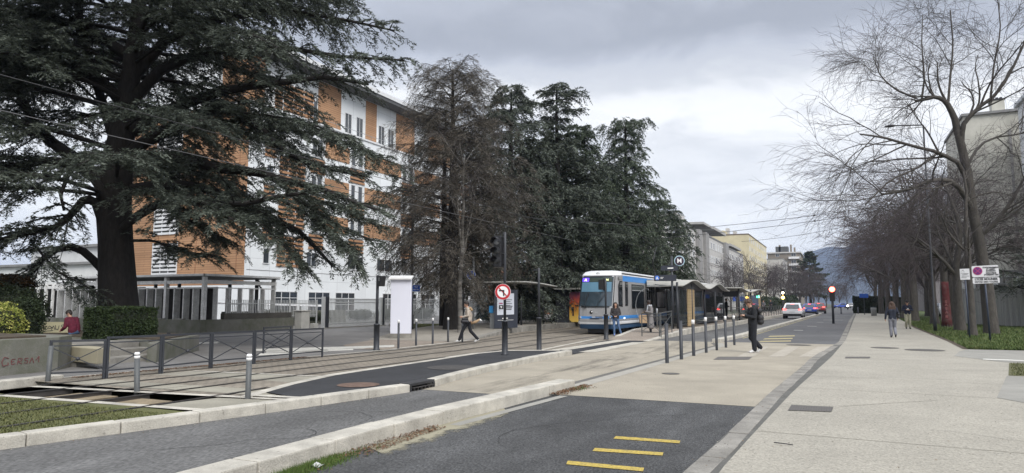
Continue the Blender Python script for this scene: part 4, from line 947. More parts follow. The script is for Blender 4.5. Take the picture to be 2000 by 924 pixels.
# street light on the left
SLX, SLY = G(803, 650); t = thing('street_light', (SLX, SLY, 0), 'tall dark street light with a long arm left of the birch', 'street light')
MB().use(POLE).lathe([(.13, 0), (.13, .9), (.085, 1.0), (.075, 5), (.055, 8.1)], (SLX, SLY, 0), 14).build('shaft', parent=t)
a = atX(805, 358, SLX); b = atX(768, 344, SLX)
MB().use(POLE).tube([a, ((a[0] + b[0]) / 2, (a[1] + b[1]) / 2, (a[2] + b[2]) / 2 + .05), b], .035).build('arm', parent=t)
MB().use(POLE).ball((b[0], b[1] - .1, b[2]), .3, 12, (.45, 1.2, .22)).build('lamp_head', parent=t)
cx, cy, cz = atD(813, 563, -SLX * SY + SLY * CY - .1)
pn = thing('street_name_plate', (cx, cy, cz), 'small blue street name plate on the left street light', 'sign')
mb = MB().use(WHITE).bar((cx - .20, cy - .10, cz), (cx + .20, cy + .10, cz), .01, .38); mb.use(BLUE).bar((cx - .185 + .003, cy - .093 - .008, cz), (cx + .185 + .003, cy + .093 - .008, cz), .01, .34); mb.build('plate', parent=pn)
text_mesh('lettering', 'RUE', .10, WHITE, pn, (cx + .008, cy - .02, cz + .04), (.9, .45, 0)); text_mesh('lettering', 'MISTRAL', .085, WHITE, pn, (cx + .008, cy - .02, cz - .10), (.9, .45, 0))
# blank white advertising panel
D_ = 31.5; c0 = atD(763, 645, D_); c1 = atD(803, 645, D_); zt_ = atD(783, 545, D_)[2]
bl = thing('advertising_panel', ((c0[0] + c1[0]) / 2, (c0[1] + c1[1]) / 2, 0), 'tall blank white advertising panel with a sloping white cap', 'billboard')
mb = MB().use(mat('blank_poster', (.66, .67, .76), .45, .015, 3, spec=.5)); mb.bar((c0[0], c0[1], (.22 + zt_) / 2), (c1[0], c1[1], (.22 + zt_) / 2), .28, zt_ - .22); mb.build('panel', parent=bl, bevel=.02)
dx = Vector((c1[0] - c0[0], c1[1] - c0[1], 0)).normalized(); nn_ = Vector((dx.y, -dx.x, 0))
p0 = Vector((c0[0], c0[1], zt_)) - dx * .08; p1 = Vector((c1[0], c1[1], zt_)) + dx * .04
mb = MB().use(WHITE).slab([p0 + nn_ * .30 + Vector((0, 0, -.03)), p1 + nn_ * .30 + Vector((0, 0, -.03)), p1 - nn_ * .28 + Vector((0, 0, .10)), p0 - nn_ * .28 + Vector((0, 0, .10))], (0, 0, .07)); mb.build('cap', parent=bl)
MB().use(CONC_D).bar((c0[0], c0[1], .1), (c1[0], c1[1], .1), .26, .24).build('base', parent=bl)
# blue round sign on a grey pole, ticket validator
x, y, z = atD(925, 520, 37); t = thing('road_sign', (x, y, 0), 'round blue road sign on a grey pole before the dark tree trunk', 'sign')
MB().use(METAL).lathe([(.05, 0), (.05, 4.1)], (0, 0, 0), 10).build('pole', parent=t, world=False)
face_sign(t, 'sign_face', -.1, -.08, atD(921, 537, 37)[2], .25, ((1, WHITE), (.93, BLUE)), R(25))
mb = MB().use(WHITE); mb.box(-.2, 0, -.115, -.11, atD(921, 539, 37)[2], atD(921, 537, 37)[2]); mb.build('symbol', parent=t, world=False)
x, y, z = atD(962, 643, 37); t = thing('ticket_validator', (x, y, .15), 'grey pedestal with a bright blue ticket validator at the platform start', 'validator')
MB().use(METAL).box(-.13, .13, -.08, .08, 0, 1.2).build('pedestal', parent=t, world=False, bevel=.01)
MB().use(mat('validator_blue', (.04, .25, .55), .4, .05, 3)).box(-.14, .1, -.16, .05, .92, 1.3).build('validator', parent=t, world=False, bevel=.02)

# right sign posts
def leanpole(px, py, pxt, pyt, name, label, r=.035, cat='sign'):
    x, y = G(px, py, .012); D = -x * SY + y * CY; tx, ty, tz = atD(pxt, pyt, D); t = thing(name, (x, y, .012), label, cat)
    MB().use(mat('navy_post', (.035, .045, .07), .5, .1, 4)).tube([(x, y, 0), (tx, ty, tz)], r, 10).build('pole', parent=t); return t, D
t, D = leanpole(1934.5, 668, 1921, 520, 'parking_sign', 'white no parking sign with violet disc and lower plate on a leaning navy post')
P = lambda px, py, d=0.0: Vector(atD(px, py, D - .06 - d))
SIGNW = mat('sign_white', (.52, .52, .54), .45, .04, 4); INK = mat('sign_ink', (.03, .03, .035), .6, .05, 3); VIO = mat('sign_violet', (.10, .015, .12), .5, .1, 6); CRIM = mat('faded_crimson', (.30, .03, .12), .5, .1, 4)
def rect_plate(parent, name, c, m, rnd=.0, d=0.0, edge=True):
    pts = [P(*q, d) for q in c]; cc = sum(pts, Vector()) / 4; back = Vector((-SY, CY, 0)) * .015; out = []
    for i in range(4):
        a, b, e = pts[i - 1], pts[i], pts[(i + 1) % 4]
        for k in range(4):
            s = k / 3; p1 = b + (a - b).normalized() * rnd * (1 - s) ** 1 + (e - b).normalized() * rnd * s; p1 = p1 + (b - p1) * (.35 if 0 < s < 1 else 0); out.append(p1)
    o = MB().use(m).slab(out, back).build(name, parent=parent); return o
s1 = rect_plate(t, 'sign_plate', ((1897.5, 520), (1949.5, 517.5), (1952, 540), (1899, 541.5)), SIGNW, .05)
s2 = rect_plate(t, 'sign_plate', ((1899.5, 543), (1952, 541.5), (1953, 552.5), (1900.5, 554.5)), SIGNW, .04)
c = P(1909.5, 529.3, .012); r_ = 9.3 * D / F_PX; uu = DIRX
mb = MB().use(CRIM); mb.slab([c + uu * r_ * math.cos(a * math.pi / 14) + Vector((0, 0, r_ * .86 * math.sin(a * math.pi / 14))) for a in range(28)], (-SY * .004, CY * .004, 0))
c2 = P(1909.5, 529.3, .016); mb.use(VIO).slab([c2 + uu * r_ * .84 * math.cos(a * math.pi / 14) + Vector((0, 0, r_ * .72 * math.sin(a * math.pi / 14))) for a in range(28)], (-SY * .003, CY * .003, 0))
c3 = P(1909.5, 529.3, .022); mb.use(CRIM)
for sgn in (1, -1): mb.bar(c3 + uu * r_ * .58 + Vector((0, 0, sgn * r_ * .5)), c3 - uu * r_ * .58 - Vector((0, 0, sgn * r_ * .5)), .03, .002, up=(-SY, CY, 0))
mb.build('prohibition_disc', parent=s1)
for s, px, py, sz in (('STATIONNEMENT', 1935, 523.6, .082), ('ET ARRET', 1935, 527.0, .082), ('INTERDITS', 1935.5, 530.4, .082), ('SOUS PEINE', 1936, 534.4, .082), ("D'AMENDE 135€", 1936.5, 537.8, .082), ('', 0, 0, 0)):
    if s: text_mesh('lettering', s, sz, INK, s1, P(px, py, .012), (CY, SY, .018), (0, 0, 1), bold=.002)
text_mesh('lettering', 'LYCEE MOUNIER', .125, INK, s2, P(1926.5, 547.0, .012), (CY, SY, .018), bold=.003); text_mesh('lettering', 'DEPOSE 2MIN TOLEREE', .092, INK, s2, P(1927, 551.9, .012), (CY, SY, .018), bold=.001)
t, D = leanpole(1894, 661, 1884, 527, 'notice_sign', 'small white notice on the left of the two leaning navy posts')
s3 = rect_plate(t, 'sign_plate', ((1874.5, 525.5), (1893, 524.5), (1895, 546), (1876, 546.5)), SIGNW, .0)
mb = MB().use(INK)
for a, b in (((1878, 530), (1881, 527.5)), ((1881, 527.5), (1883, 531)), ((1876.8, 533.5), (1892, 534.5)), ((1879, 537), (1890, 535.5)), ((1878.5, 539.5), (1893, 539.2)), ((1878, 542.3), (1888, 542.4))): mb.bar(P(*a, .012), P(*b, .012), .015, .002, up=(-SY, CY, 0))
mb.build('lettering', parent=s3)

# right street lights
def lamp_r(x, y, h, label, ax=-1.5, az=.12):
    t = thing('street_light', (x, y, 0), label, 'street light')
    MB().use(POLE).lathe([(.09, 0), (.09, 1), (.055, 1.1), (.04, h)], (x, y, 0), 12).build('shaft', parent=t)
    MB().use(POLE).tube([(x, y, h), (x + ax * .9, y, h + az)], .035).build('arm', parent=t)
    MB().use(POLE).ball((x + ax * 1.08, y, h + az), .3, 12, (1.0, .45, .26)).build('lamp_head', parent=t)
lamp_r(4.57, 44, 11.55, 'slender street light with a flat head arching over the right pavement')
lamp_r(6.3, 80, 13.3, 'farther street light half hidden in the bare trees')
# far signals
def far_signal(px, py, ptop, lights, label, ry=0):
    x, y = G(px, py); D = -x * SY + y * CY; k_ = D / F_PX; t = thing('traffic_signal', (x, y, 0), label, 'traffic light')
    H = (py - ptop) * k_
    MB().use(POLE).lathe([(.09, 0), (.09, H - .3)], (0, 0, 0), 10).build('shaft', parent=t, world=False)
    hh = MB().use(BLACK).box(-.19, .19, -.14, .14, H - 1.05, H + .05).build('signal_head', parent=t, world=False, bevel=.03)
    for dz, c, e, r in lights: MB().use(LENS('lamp_%s' % str(c), c, e)).ball((0, -.17, H - dz), r, 12, (1, .45, 1)).build('signal_lens', parent=t, world=False)
far_signal(1628, 632, 563, ((.12, (1, .09, .05), 9, .2),), 'red traffic light glowing on a black post at the end of the near lane')
far_signal(1531, 622, 566, ((.35, (1, .85, .6), 4, .13), (.85, (1, .6, .12), 5, .17)), 'amber lit traffic light left of the white car')
x, y, z = atD(1687, 578, 95); t = thing('road_sign', (x, y, 0), 'small distant blue sign above the right pavement', 'sign')
MB().use(POLE).lathe([(.05, 0), (.05, z)], seg=8).build('pole', parent=t, world=False); MB().use(BLUE).box(-.55, .55, -.05, 0, z - .25, z + .3).build('sign_face', parent=t, world=False)
x, y = G(1707, 617); t = thing('litter_bin', (x, y, 0), 'grey litter bin at the far end of the pavement', 'bin')
MB().use(METAL).lathe([(.32, 0), (.34, .9), (.36, 1.0), (.3, 1.02)], seg=16).build('body', parent=t, world=False); MB().use(BLACK).lathe([(.3, 1.02), (.26, 1.1)], seg=16).build('lid', parent=t, world=False)

# catenary
def sag(a, b, s, n=14): return [tuple(Vector(a).lerp(Vector(b), i / n) - Vector((0, 0, s * 4 * (i / n) * (1 - i / n)))) for i in range(n + 1)]
WIRE = mat('overhead_wire', (.03, .03, .032), .6, .05, 3)
WIREL = mat('overhead_wire_bright', (.10, .10, .105), .5, .05, 3)
for (xa, xb), r, m, l in (((-15.65, -15.3), .010, WIREL, 'lower overhead contact wire crossing the big cedar'), ((-13.18, -12.6), .009, WIRE, 'upper overhead contact wire above the near tram track')):
    tag(MB().use(m).tube([(xa, -4, 5.6), (xa, 20, 5.6), (xb, 50, 5.6), (xb + 2.6, 120, 5.6)], r, 5).build('contact_wire'), l, 'wire')
for a, b, l in (((-10.6, 42, 6.0), (4.57, 44, 7.35), 'upper span wire crossing the street towards the bare trees'), ((-10.6, 42, 5.55), (4.57, 44, 7.1), 'lower span wire crossing the street towards the bare trees')):
    mb = MB().use(WIRE).tube(sag(a, b, .18), .014, 5)
    mb.ball(tuple(Vector(a).lerp(Vector(b), .62) - Vector((0, 0, .17))), .05, 8, (1.6, 1, 1)); tag(mb.build('span_wire'), l, 'wire')
mb = MB().use(WIRE).tube(sag((-18, 36, 7.2), (-9.8, 37.5, 5.9), .15), .012, 5); mb.tube(sag((-14, 30, 5.8), (-9.0, 37.5, 5.9), .1), .012, 5); mb.tube(sag((-11.6, 35.2, 7.1), (-8.9, 36.5, 4.6), .05), .012, 5)
tag(mb.build('span_wire'), 'thin stay wires over the tram roof by the dark conifers', 'wire')
tag(MB().use(WIRE).tube(sag((-22, 180, 17), (6, 170, 19.5), .6), .04, 4).build('span_wire'), 'distant wire in front of the blue mountain', 'wire')

# ================================================================ PLANTERS, STEPS, BOARD at the left
pw = thing('planter_wall', (-16, 7, .1), 'concrete planter wall at the far left with faint red graffiti', 'wall')
wl = MB().use(STAIN).prism([(-22, 4.2), (-15.6, 4.2), (-15.75, 8.6), (-15.95, 9.7), (-16.6, 10.4), (-22, 10.4)], -.05, .84).build('wall', parent=pw, bevel=.015)
MB().use(SOIL).prism([(-22, 4.4), (-15.9, 4.4), (-16.1, 9.5), (-22, 10.2)], .84, .88).build('soil', parent=pw)
def strokes(name, parent, lines, org, u, s, m, w=.012, n=(1, 0, 0), up=(0, 0, 1)):
    mb = MB().use(m); O = Vector(org); U = Vector(u).normalized(); V_ = Vector(up)
    for ln in lines:
        for p, q in zip(ln[:-1], ln[1:]): mb.bar(O + U * p[0] * s + V_ * p[1] * s, O + U * q[0] * s + V_ * q[1] * s, w, .003, up=n)
    return mb.build(name, parent=parent)
FADED = mat('faded_red_spray', (.13, .045, .045), .8, .2, 8)
C_, E_, R_, S_, A_ = ([(.9, .9), (.3, 1.1), (0, .5), (.2, 0), (.9, .1), (.8, .4)], [(.8, .8), (.2, .8), (.1, .4), (.6, .45), (.1, .4), (.2, .0), (.8, .1)], [(.1, 0), (.2, .9), (.8, .8), (.7, .5), (.2, .4), (.8, 0)], [(.8, .8), (.2, .8), (.2, .5), (.7, .4), (.6, .0), (.1, .1)], [(0, 0), (.4, .9), (.8, 0)])
sh = lambda L_, dx, dy=0, k=1: [(a * k + dx, b * k + dy) for a, b in L_]
strokes('graffiti', wl, [sh(C_, 0), sh(E_, 1.15, .1, .8), sh(R_, 2.0, .05, .85), sh(S_, 2.9, .1, .8), sh(A_, 3.7, .05, .8), [(4.6, .4), (5.0, .9), (5.0, .1)]], (-15.715, 8.42, .30), (-.172, 1, 0), .165, FADED, .016)
st = thing('garden_steps', (-17, 11, .1), 'concrete steps between the two planter walls at the left', 'steps')
for i in range(3): MB().use(CONC_D).box(-24, -16.6 - i * .55, 10.4 - 0, 12.6, .0 + 0, .24 + i * .17).build('step', parent=st, bevel=.012) if False else MB().use(CONC_D).prism([(-24, 10.42), (-16.45 - i * .5, 10.42), (-16.9 - i * .5, 13.1), (-24, 13.1)], -.02 if i == 0 else .0, .22 + i * .16).build('step', parent=st, bevel=.012)
q0, q1 = atD(98, 680, 17.2), atD(191, 684, 15.8)
tag(MB().use(mat('beige_wall', (.31, .28, .20), .9, .08, 2, big=.12)).prism([q0[:2], q1[:2], (q1[0] - SY * .5, q1[1] + CY * .5), (q0[0] - SY * .6, q0[1] + CY * .6)], .22, .56).build('low_wall', bevel=.01), 'low beige rendered wall behind the steps', 'wall')
pr = thing('planter_wall', (-17, 12, 0), 'diagonal concrete planter wall below the big square hedge', 'wall')
MB().use(STAIN).prism([(-16.35, 12.2), (-16.05, 12.25), (-19.3, 16.3), (-26.5, 16.4), (-26.5, 13.2), (-17.4, 13.15)], -.05, .56).build('wall', parent=pr, bevel=.015)
MB().use(SOIL).prism([(-16.7, 12.5), (-19.3, 16.0), (-26.4, 16.2), (-26.4, 13.4), (-17.5, 13.35)], .56, .60).build('soil', parent=pr)
D_ = 23.5; q0, q1 = atD(76, 668, D_), atD(135, 665, D_); q2, q3 = atD(135, 629, D_), atD(77, 629, D_)
bd = thing('graffiti_board', (q0[0], q0[1], .2), 'pale yellow panel with black graffiti tags beside the person in red', 'panel')
o = MB().use(mat('yellow_panel', (.40, .37, .24), .8, .06, 3)).slab([q0, q1, q2, q3], (-SY * .1, CY * .1, 0)).build('panel', parent=bd)
MB().use(CONC_D).slab([(q0[0], q0[1], -.1), (q1[0], q1[1], -.1), (q1[0], q1[1], q1[2]), (q0[0], q0[1], q0[2])], (-SY * .1, CY * .1, 0)).build('foot', parent=bd)
U = Vector(q1) - Vector(q0); O = Vector(q0) + Vector((SY * .01, -CY * .01, 0))
strokes('graffiti', o, [sh(E_, .3, .1), sh([(0, .2), (.5, .9), (1.2, .5), (.3, .3)], 1.0), sh(A_, 2.0), sh([(0, 1), (.1, .2), (.6, 0), (.8, .9)], 2.8), sh(S_, 3.9, 0, 1.2), [(.2, -.2), (2.4, -.1)]], O + U * .08 + Vector((0, 0, .38)), U, .16, INK, .018, n=(SY, -CY, 0))
strokes('graffiti', o, [sh(R_, 0, 0, .8), sh(A_, .9, 0, .8), sh(C_, 1.7, 0, .8), sh(A_, 2.5, .1, .8), sh(S_, 3.2, 0, .8), sh(E_, 4.0, .1, .8), [(3.3, 1.2), (4.8, -.1)], [(0, -.15), (4, -.12)]], O + U * .42 + Vector((0, 0, .1)), U, .13, INK, .016, n=(SY, -CY, 0))
x, y, z = atD(246, 590, 32); t = thing('disabled_parking_sign', (x, y, 0), 'round violet no parking sign with blue plate by the cedar trunk', 'sign')
MB().use(WHITE).lathe([(.04, 0), (.04, 2.6)], seg=10).build('pole', parent=t, world=False)
face_sign(t, 'sign_face', 0, -.07, atD(246, 584, 32)[2], .26, ((1, CRIM), (.8, VIO)), R(25))
face_sign(t, 'sub_plate', 0.02, -.07, atD(246, 596.5, 32)[2], .2, ((1, WHITE), (.8, BLUE)), R(25), square=(.17, .09))

# grass bed with kerb around the street light and birch
BED = [(-29.4, 41), (-24.3, 34.5), (-22.3, 31.2), (-21.0, 30.2), (-19.9, 30.6), (-18.6, 33.2), (-18.9, 37), (-21.5, 44), (-29.4, 44)]
patch('grass_verge', BED, GRASS_G, .0, .05)
kerb([BED[0], BED[1], BED[2], BED[3], BED[4], BED[5], BED[6], BED[7]], .16, -.05, .13, 1.2, m=CONC_D, side=-1)
# litter and scraps
def scraps():
    mb = MB().use(mat('dry_leaf', (.12, .065, .035), .9, .3, 9)); rng = random.Random(2)
    for i in range(1700):
        s = rng.random(); y = 4.2 + s * 3.6; x = lerp(SEP_R, y) + abs(rng.gauss(0, .09)) + .02
        if s > .5: x = lerp(SEP_R, y) + rng.random() * (.30 - .2 * (s - .5))
        a = rng.random() * 6.28; l = rng.uniform(.008, .022); z = .01 + rng.random() * .035 * math.exp(-((x - lerp(SEP_R, y)) / .12))
        c, sn = math.cos(a) * l, math.sin(a) * l
        mb.add([(x - c, y - sn, z), (x - sn * .5, y + c * .5, z + rng.uniform(-.006, .012)), (x + c, y + sn, z + .004), (x + sn * .5, y - c * .5, z)], [(0, 1, 2, 3)])
    for i in range(1500):
        y = rng.uniform(8.8, 15.5); x = -14.05 + abs(rng.gauss(0, .1)) * 1.2; a = rng.random() * 6.28; l = rng.uniform(.012, .035); c, sn = math.cos(a) * l, math.sin(a) * l; z = ZT(y) + .015
        mb.add([(x - c, y - sn, z), (x - sn * .5, y + c * .5, z + .01), (x + c, y + sn, z + .004), (x + sn * .5, y - c * .5, z)], [(0, 1, 2, 3)])
    for i in range(500):
        y = rng.uniform(11.2, 12.7); x = lerp(SEP_R, y) + abs(rng.gauss(0, .1)); a = rng.random() * 6.28; l = rng.uniform(.012, .03); c, sn = math.cos(a) * l, math.sin(a) * l; z = .012 + rng.random() * .04
        mb.add([(x - c, y - sn, z), (x - sn * .5, y + c * .5, z + .01), (x + c, y + sn, z + .004), (x + sn * .5, y - c * .5, z)], [(0, 1, 2, 3)])
    tag(mb.build('leaf_litter'), 'brown dry leaf litter gathered along the kerb foot', 'leaf litter', kind='stuff')
    mb = MB(); rng = random.Random(9)
    mb.use(mat('weeds', (.06, .10, .02), .9, .3, 9))
    for i in range(2600):
        y = rng.choice([rng.gauss(5.2, .33), rng.gauss(5.2, .5), rng.gauss(12.25, .12) if rng.random() < .12 else 5.0 + rng.random() * .8]); x = lerp(SEP_R, y) + .03 + abs(rng.gauss(0, .10)); h = rng.uniform(.02, .085); a = rng.random() * 6.28; l = rng.uniform(.01, .04)
        mb.add([(x, y, 0), (x + .005, y + .003, 0), (x + l * math.cos(a), y + l * math.sin(a), h)], [(0, 1, 2)])
    tag(mb.build('weeds'), 'green weeds sprouting at the foot of the white kerb', 'weeds', kind='stuff')
scraps()
# sandy wash along the kerb foot
SANDY = bpy.data.materials.new('sandy_dirt'); SANDY.use_nodes = True
_n = SANDY.node_tree.nodes; _l = SANDY.node_tree.links; _b = _n['Principled BSDF']; _b.inputs['Base Color'].default_value = (.25, .23, .165, 1); _b.inputs['Roughness'].default_value = .95
_t = _n.new('ShaderNodeTexCoord'); _z = _n.new('ShaderNodeTexNoise'); _z.inputs['Scale'].default_value = 3.5; _z.inputs['Detail'].default_value = 9; _z.inputs['Roughness'].default_value = .75
_s = _n.new('ShaderNodeSeparateXYZ'); _l.new(_t.outputs['Object'], _s.inputs[0]); _g = _n.new('ShaderNodeMapRange'); _l.new(_s.outputs[0], _g.inputs[0])
for _i, _v in ((1, -4.9), (2, -4.25), (3, .85), (4, .12)): _g.inputs[_i].default_value = _v
_a = _n.new('ShaderNodeMath'); _a.operation = 'ADD'; _l.new(_z.outputs['Fac'], _a.inputs[0]); _l.new(_g.outputs[0], _a.inputs[1])
_r = _n.new('ShaderNodeMapRange'); _r.inputs[1].default_value = .78; _r.inputs[2].default_value = .98; _l.new(_a.outputs[0], _r.inputs[0]); _l.new(_t.outputs['Object'], _z.inputs['Vector']); _l.new(_r.outputs[0], _b.inputs['Alpha'])
patch('sand_drift', [(-4.84, 6.4), (-4.35, 6.1), (-4.25, 7.0), (-4.3, 8.3), (-4.45, 9.2), (-4.72, 9.6), (-4.84, 8.0)], SANDY, -.004, .005)
band('concrete_band', (-4.66, 8.0), (-4.40, 11.3), .16, PALECON, -.004, .007)
tag(MB().use(mat('paper_scrap', (.5, .5, .5), .8, .1, 9)).add([(-4.70, 5.32, .03), (-4.66, 5.28, .05), (-4.62, 5.33, .02), (-4.60, 5.40, .045), (-4.65, 5.44, .02), (-4.70, 5.40, .055), (-4.655, 5.36, .015)], [(0, 1, 6), (1, 2, 6), (2, 3, 6), (3, 4, 6), (4, 5, 6), (5, 0, 6)]).build('crumpled_paper'), 'crumpled white paper lying in the weeds by the kerb', 'litter')
tag(MB().use(BLACK).tube([(-.75, 8.45, .03), (-.7, 8.42, .035), (-.62, 8.43, .03), (-.55, 8.40, .03)], .006, 5).build('twig'), 'thin dark twig lying on the pale pavement', 'twig')
def tufts(name, n, xs, ys, h, m, label, zf=.0, seed=1, lo=.01):
    rng = np.random.default_rng(seed); x, y = xs(rng.random(n), rng.random(n)), None
    P_ = xs(rng.random(n), rng.random(n)); a = rng.random(n) * 6.283; hh = rng.uniform(.4, 1.1, n) * h; l = rng.uniform(.2, .8, n) * h; w_ = rng.uniform(.003, .006, n) + lo * .2
    X, Y, Z = P_; ca, sa = np.cos(a), np.sin(a)
    V = np.stack([np.stack([X - sa * w_, Y + ca * w_, Z], 1), np.stack([X + sa * w_, Y - ca * w_, Z], 1), np.stack([X + ca * l, Y + sa * l, Z + hh], 1)], 1).reshape(-1, 3)
    o = mesh_np(name, V, T=np.arange(3 * n).reshape(-1, 3), mats=m); return tag(o, label, 'grass', kind='stuff')
GR1 = foliage('grass_blades_dry', [(.05, .055, .018), (.085, .095, .03), (.14, .135, .06)], 2.0)
GR2 = foliage('grass_blades', [(.034, .055, .014), (.058, .092, .022), (.095, .13, .038), (.13, .13, .06)], 1.5)
def lawn_pts(a, b): y = 1.2 + b * 5.35; xr = np.interp(y, [2, 4.55, 6.6], [-9.15, -8.68, -8.15]); x = -14.2 + a * (xr + 14.2); return x, y, np.full_like(x, .104)
tufts('grass', 52000, lawn_pts, None, .028, GR1, 'short dry grass growing between the tram rails')
def verge_pts(a, b): y = 28.4 + b ** 1.6 * 60; xl = np.interp(y, [q[1] for q in VERGE], [q[0] for q in VERGE]); x = xl + .05 + a ** 1.3 * 9; return x, y, np.full_like(x, .02)
tufts('grass', 70000, verge_pts, None, .12, GR2, 'lush green grass and weeds around the bare tree trunks', seed=4, lo=.05)
def patch_pts(a, b): y = 18.6 + b * 3.6; x = np.interp(y, [18.5, 22.3], [3.3, 4.0]) + a * 5; return x, y, np.full_like(x, .02)
tufts('grass', 6000, patch_pts, None, .05, GR1, 'worn grass patch at the right edge of the pavement', seed=5, lo=.02)
def bed_pts(a, b): y = 31.0 + b * 12; x = np.interp(y, [31, 35, 44], [-21.7, -24, -29]) + a * np.interp(y, [31, 33.2, 44], [1.5, 3, 7.5]); return x, y, np.full_like(x, .05)
tufts('grass', 15000, bed_pts, None, .09, GR1, 'rough grass in the kerbed bed below the birch', seed=6, lo=.04)
# ================================================================ TRAM SHELTERS
SHR = mat('shelter_roof_pale', (.36, .355, .33), .7, .14, 1.2, big=.12)
SGL = glass('shelter_glass', (.72, .76, .77), .22); SGD = glass('dark_shelter_glass', (.25, .27, .28), .7)
WOODP = bricks('pale_wood_panel', (.33, .24, .13), (.38, .28, .155), (.24, .17, .09), 2.0, .17, .01, 'wall', .7, .1)
def wave_roof(parent, x0, x1, y0, y1, z, amp, per, ph, th=.07, tilt=0.0, n=36, skew=0.0):
    V = []; Q = []
    for i in range(n + 1):
        y = y0 + (y1 - y0) * i / n; zz = z + amp * math.sin(2 * math.pi * (y - y0) / per + ph)
        for x, e in ((x0, tilt), (x1, 0)): ys_ = max(y, y0 + skew) if x == x0 else y; V += [(x, ys_, zz + e), (x, ys_, zz + e - th)]
    for i in range(n):
        a = i * 4; b = a + 4
        Q += [(a, a + 2, b + 2, b), (a + 1, b + 1, b + 3, a + 3), (a, b, b + 1, a + 1), (a + 2, a + 3, b + 3, b + 2)]
    Q += [(0, 1, 3, 2), (n * 4, n * 4 + 2, n * 4 + 3, n * 4 + 1)]
    o = mesh_np('roof', V, Q, mats=SHR, parent=parent); return o
SX0, SX1 = -10.1, -7.7
sh1 = thing('tram_shelter', (-9, 44, .25), 'glass tram shelter with a wavy pale roof and a wooden panel on the right platform', 'shelter')
wave_roof(sh1, SX0 - .1, SX1 + .25, 36.2, 53.2, 2.72, .2, 8.6, -1.2, tilt=.05, skew=3.4)
for y in (36.6, 40.4, 44.6, 48.6, 52.4): MB().use(POLE).lathe([(.07, .2), (.06, 2.7)], (SX1 - .1, y, 0), 12).build('post', parent=sh1)
for y in (36.6, 44.6, 52.4): MB().use(POLE).bar((SX1 - .1, y, 2.45), (SX0 + .3, y + (2.8 if y < 40 else 0), 2.66), .05, .07).build('roof_arm', parent=sh1)
for a, b, m in ((36.8, 38.9, SGL), (41.5, 43.9, SGL), (44.8, 48.4, SGD), (48.7, 52.3, SGD)):
    p = MB().use(m).box(SX1 - .115, SX1 - .10, a, b, .45, 2.35).build('glass_pane', parent=sh1)
    MB().use(POLE).box(SX1 - .13, SX1 - .09, a, b, 2.35, 2.42).build('pane_frame', parent=p); MB().use(POLE).box(SX1 - .13, SX1 - .09, a, b, .38, .45).build('pane_frame', parent=p)
MB().use(SGL).box(SX0 + 1.3, SX1 - .15, 38.6, 38.62, .45, 2.3).build('glass_pane', parent=sh1)
MB().use(WOODP).box(SX1 - .14, SX1 - .08, 39.3, 41.2, .3, 2.38).build('wooden_panel', parent=sh1)
MB().use(mat('dark_gable', (.075, .075, .075), .7, .1, 3)).slab([(SX1 - .12, 37.2, 2.4), (SX1 - .12, 44.4, 2.4), (SX1 - .12, 43, 2.72), (SX1 - .12, 40.3, 2.86), (SX1 - .12, 38.5, 2.74)], (.03, 0, 0)).build('gable_panel', parent=sh1)
MB().use(mat('dark_gable')if False else MATS['dark_gable']).slab([(SX1 - .12, 46.0, 2.4), (SX1 - .12, 52.3, 2.4), (SX1 - .12, 51, 2.76), (SX1 - .12, 49, 2.86), (SX1 - .12, 47, 2.74)], (.03, 0, 0)).build('gable_panel', parent=sh1)
MB().use(POLE).box(SX1 - .75, SX1 - .45, 41, 44.5, .66, .72).build('seat', parent=sh1)
# white hoop at the shelter front
hoop = MB().use(METAL).tube([(-9.35 + .62 * math.cos(R(a)) * (1 if math.cos(R(a)) < 0 else .4), 36.3, 1.45 + .92 * math.sin(R(a))) for a in range(60, 301, 15)], .018, 6)
hoop.build('hoop', parent=sh1)
tag(MB().use(METAL).lathe([(.035, 0), (.035, .8), (.06, .84), (.06, 1.05), (.02, 1.08)], (-8.9, 36.6, .24), 12).build('ticket_post'), 'small grey ticket post beside the hoop of the right shelter', 'ticket post')
sh2 = thing('tram_shelter', (-9, 66, .25), 'farther tram shelter with a dark display board on the right platform', 'shelter')
wave_roof(sh2, -10.2, -7.0, 56.5, 74, 2.75, .16, 17, 2.6)
for y in (57, 65, 73): MB().use(POLE).lathe([(.08, .2), (.07, 2.8)], (-7.3, y, 0), 10).build('post', parent=sh2)
MB().use(BLACK).box(-8.9, -7.4, 57.2, 57.3, 2.1, 2.55).build('display_board', parent=sh2)
MB().use(SGL).box(-7.3, -7.28, 58, 64.5, .5, 2.3).build('glass_pane', parent=sh2); MB().use(SGD).box(-7.3, -7.28, 65.5, 71, .5, 2.3).build('glass_pane', parent=sh2)
MB().use(WOODP).box(-7.33, -7.27, 71.2, 72.9, .4, 2.4).build('wooden_panel', parent=sh2)
tag(MB().use(LENS('green_display', (.1, .9, .45), 4)).box(-7.25, -7.15, 70.6, 70.7, 2.12, 2.3).build('display_lamp'), 'tiny green lamp at the second shelter', 'lamp')

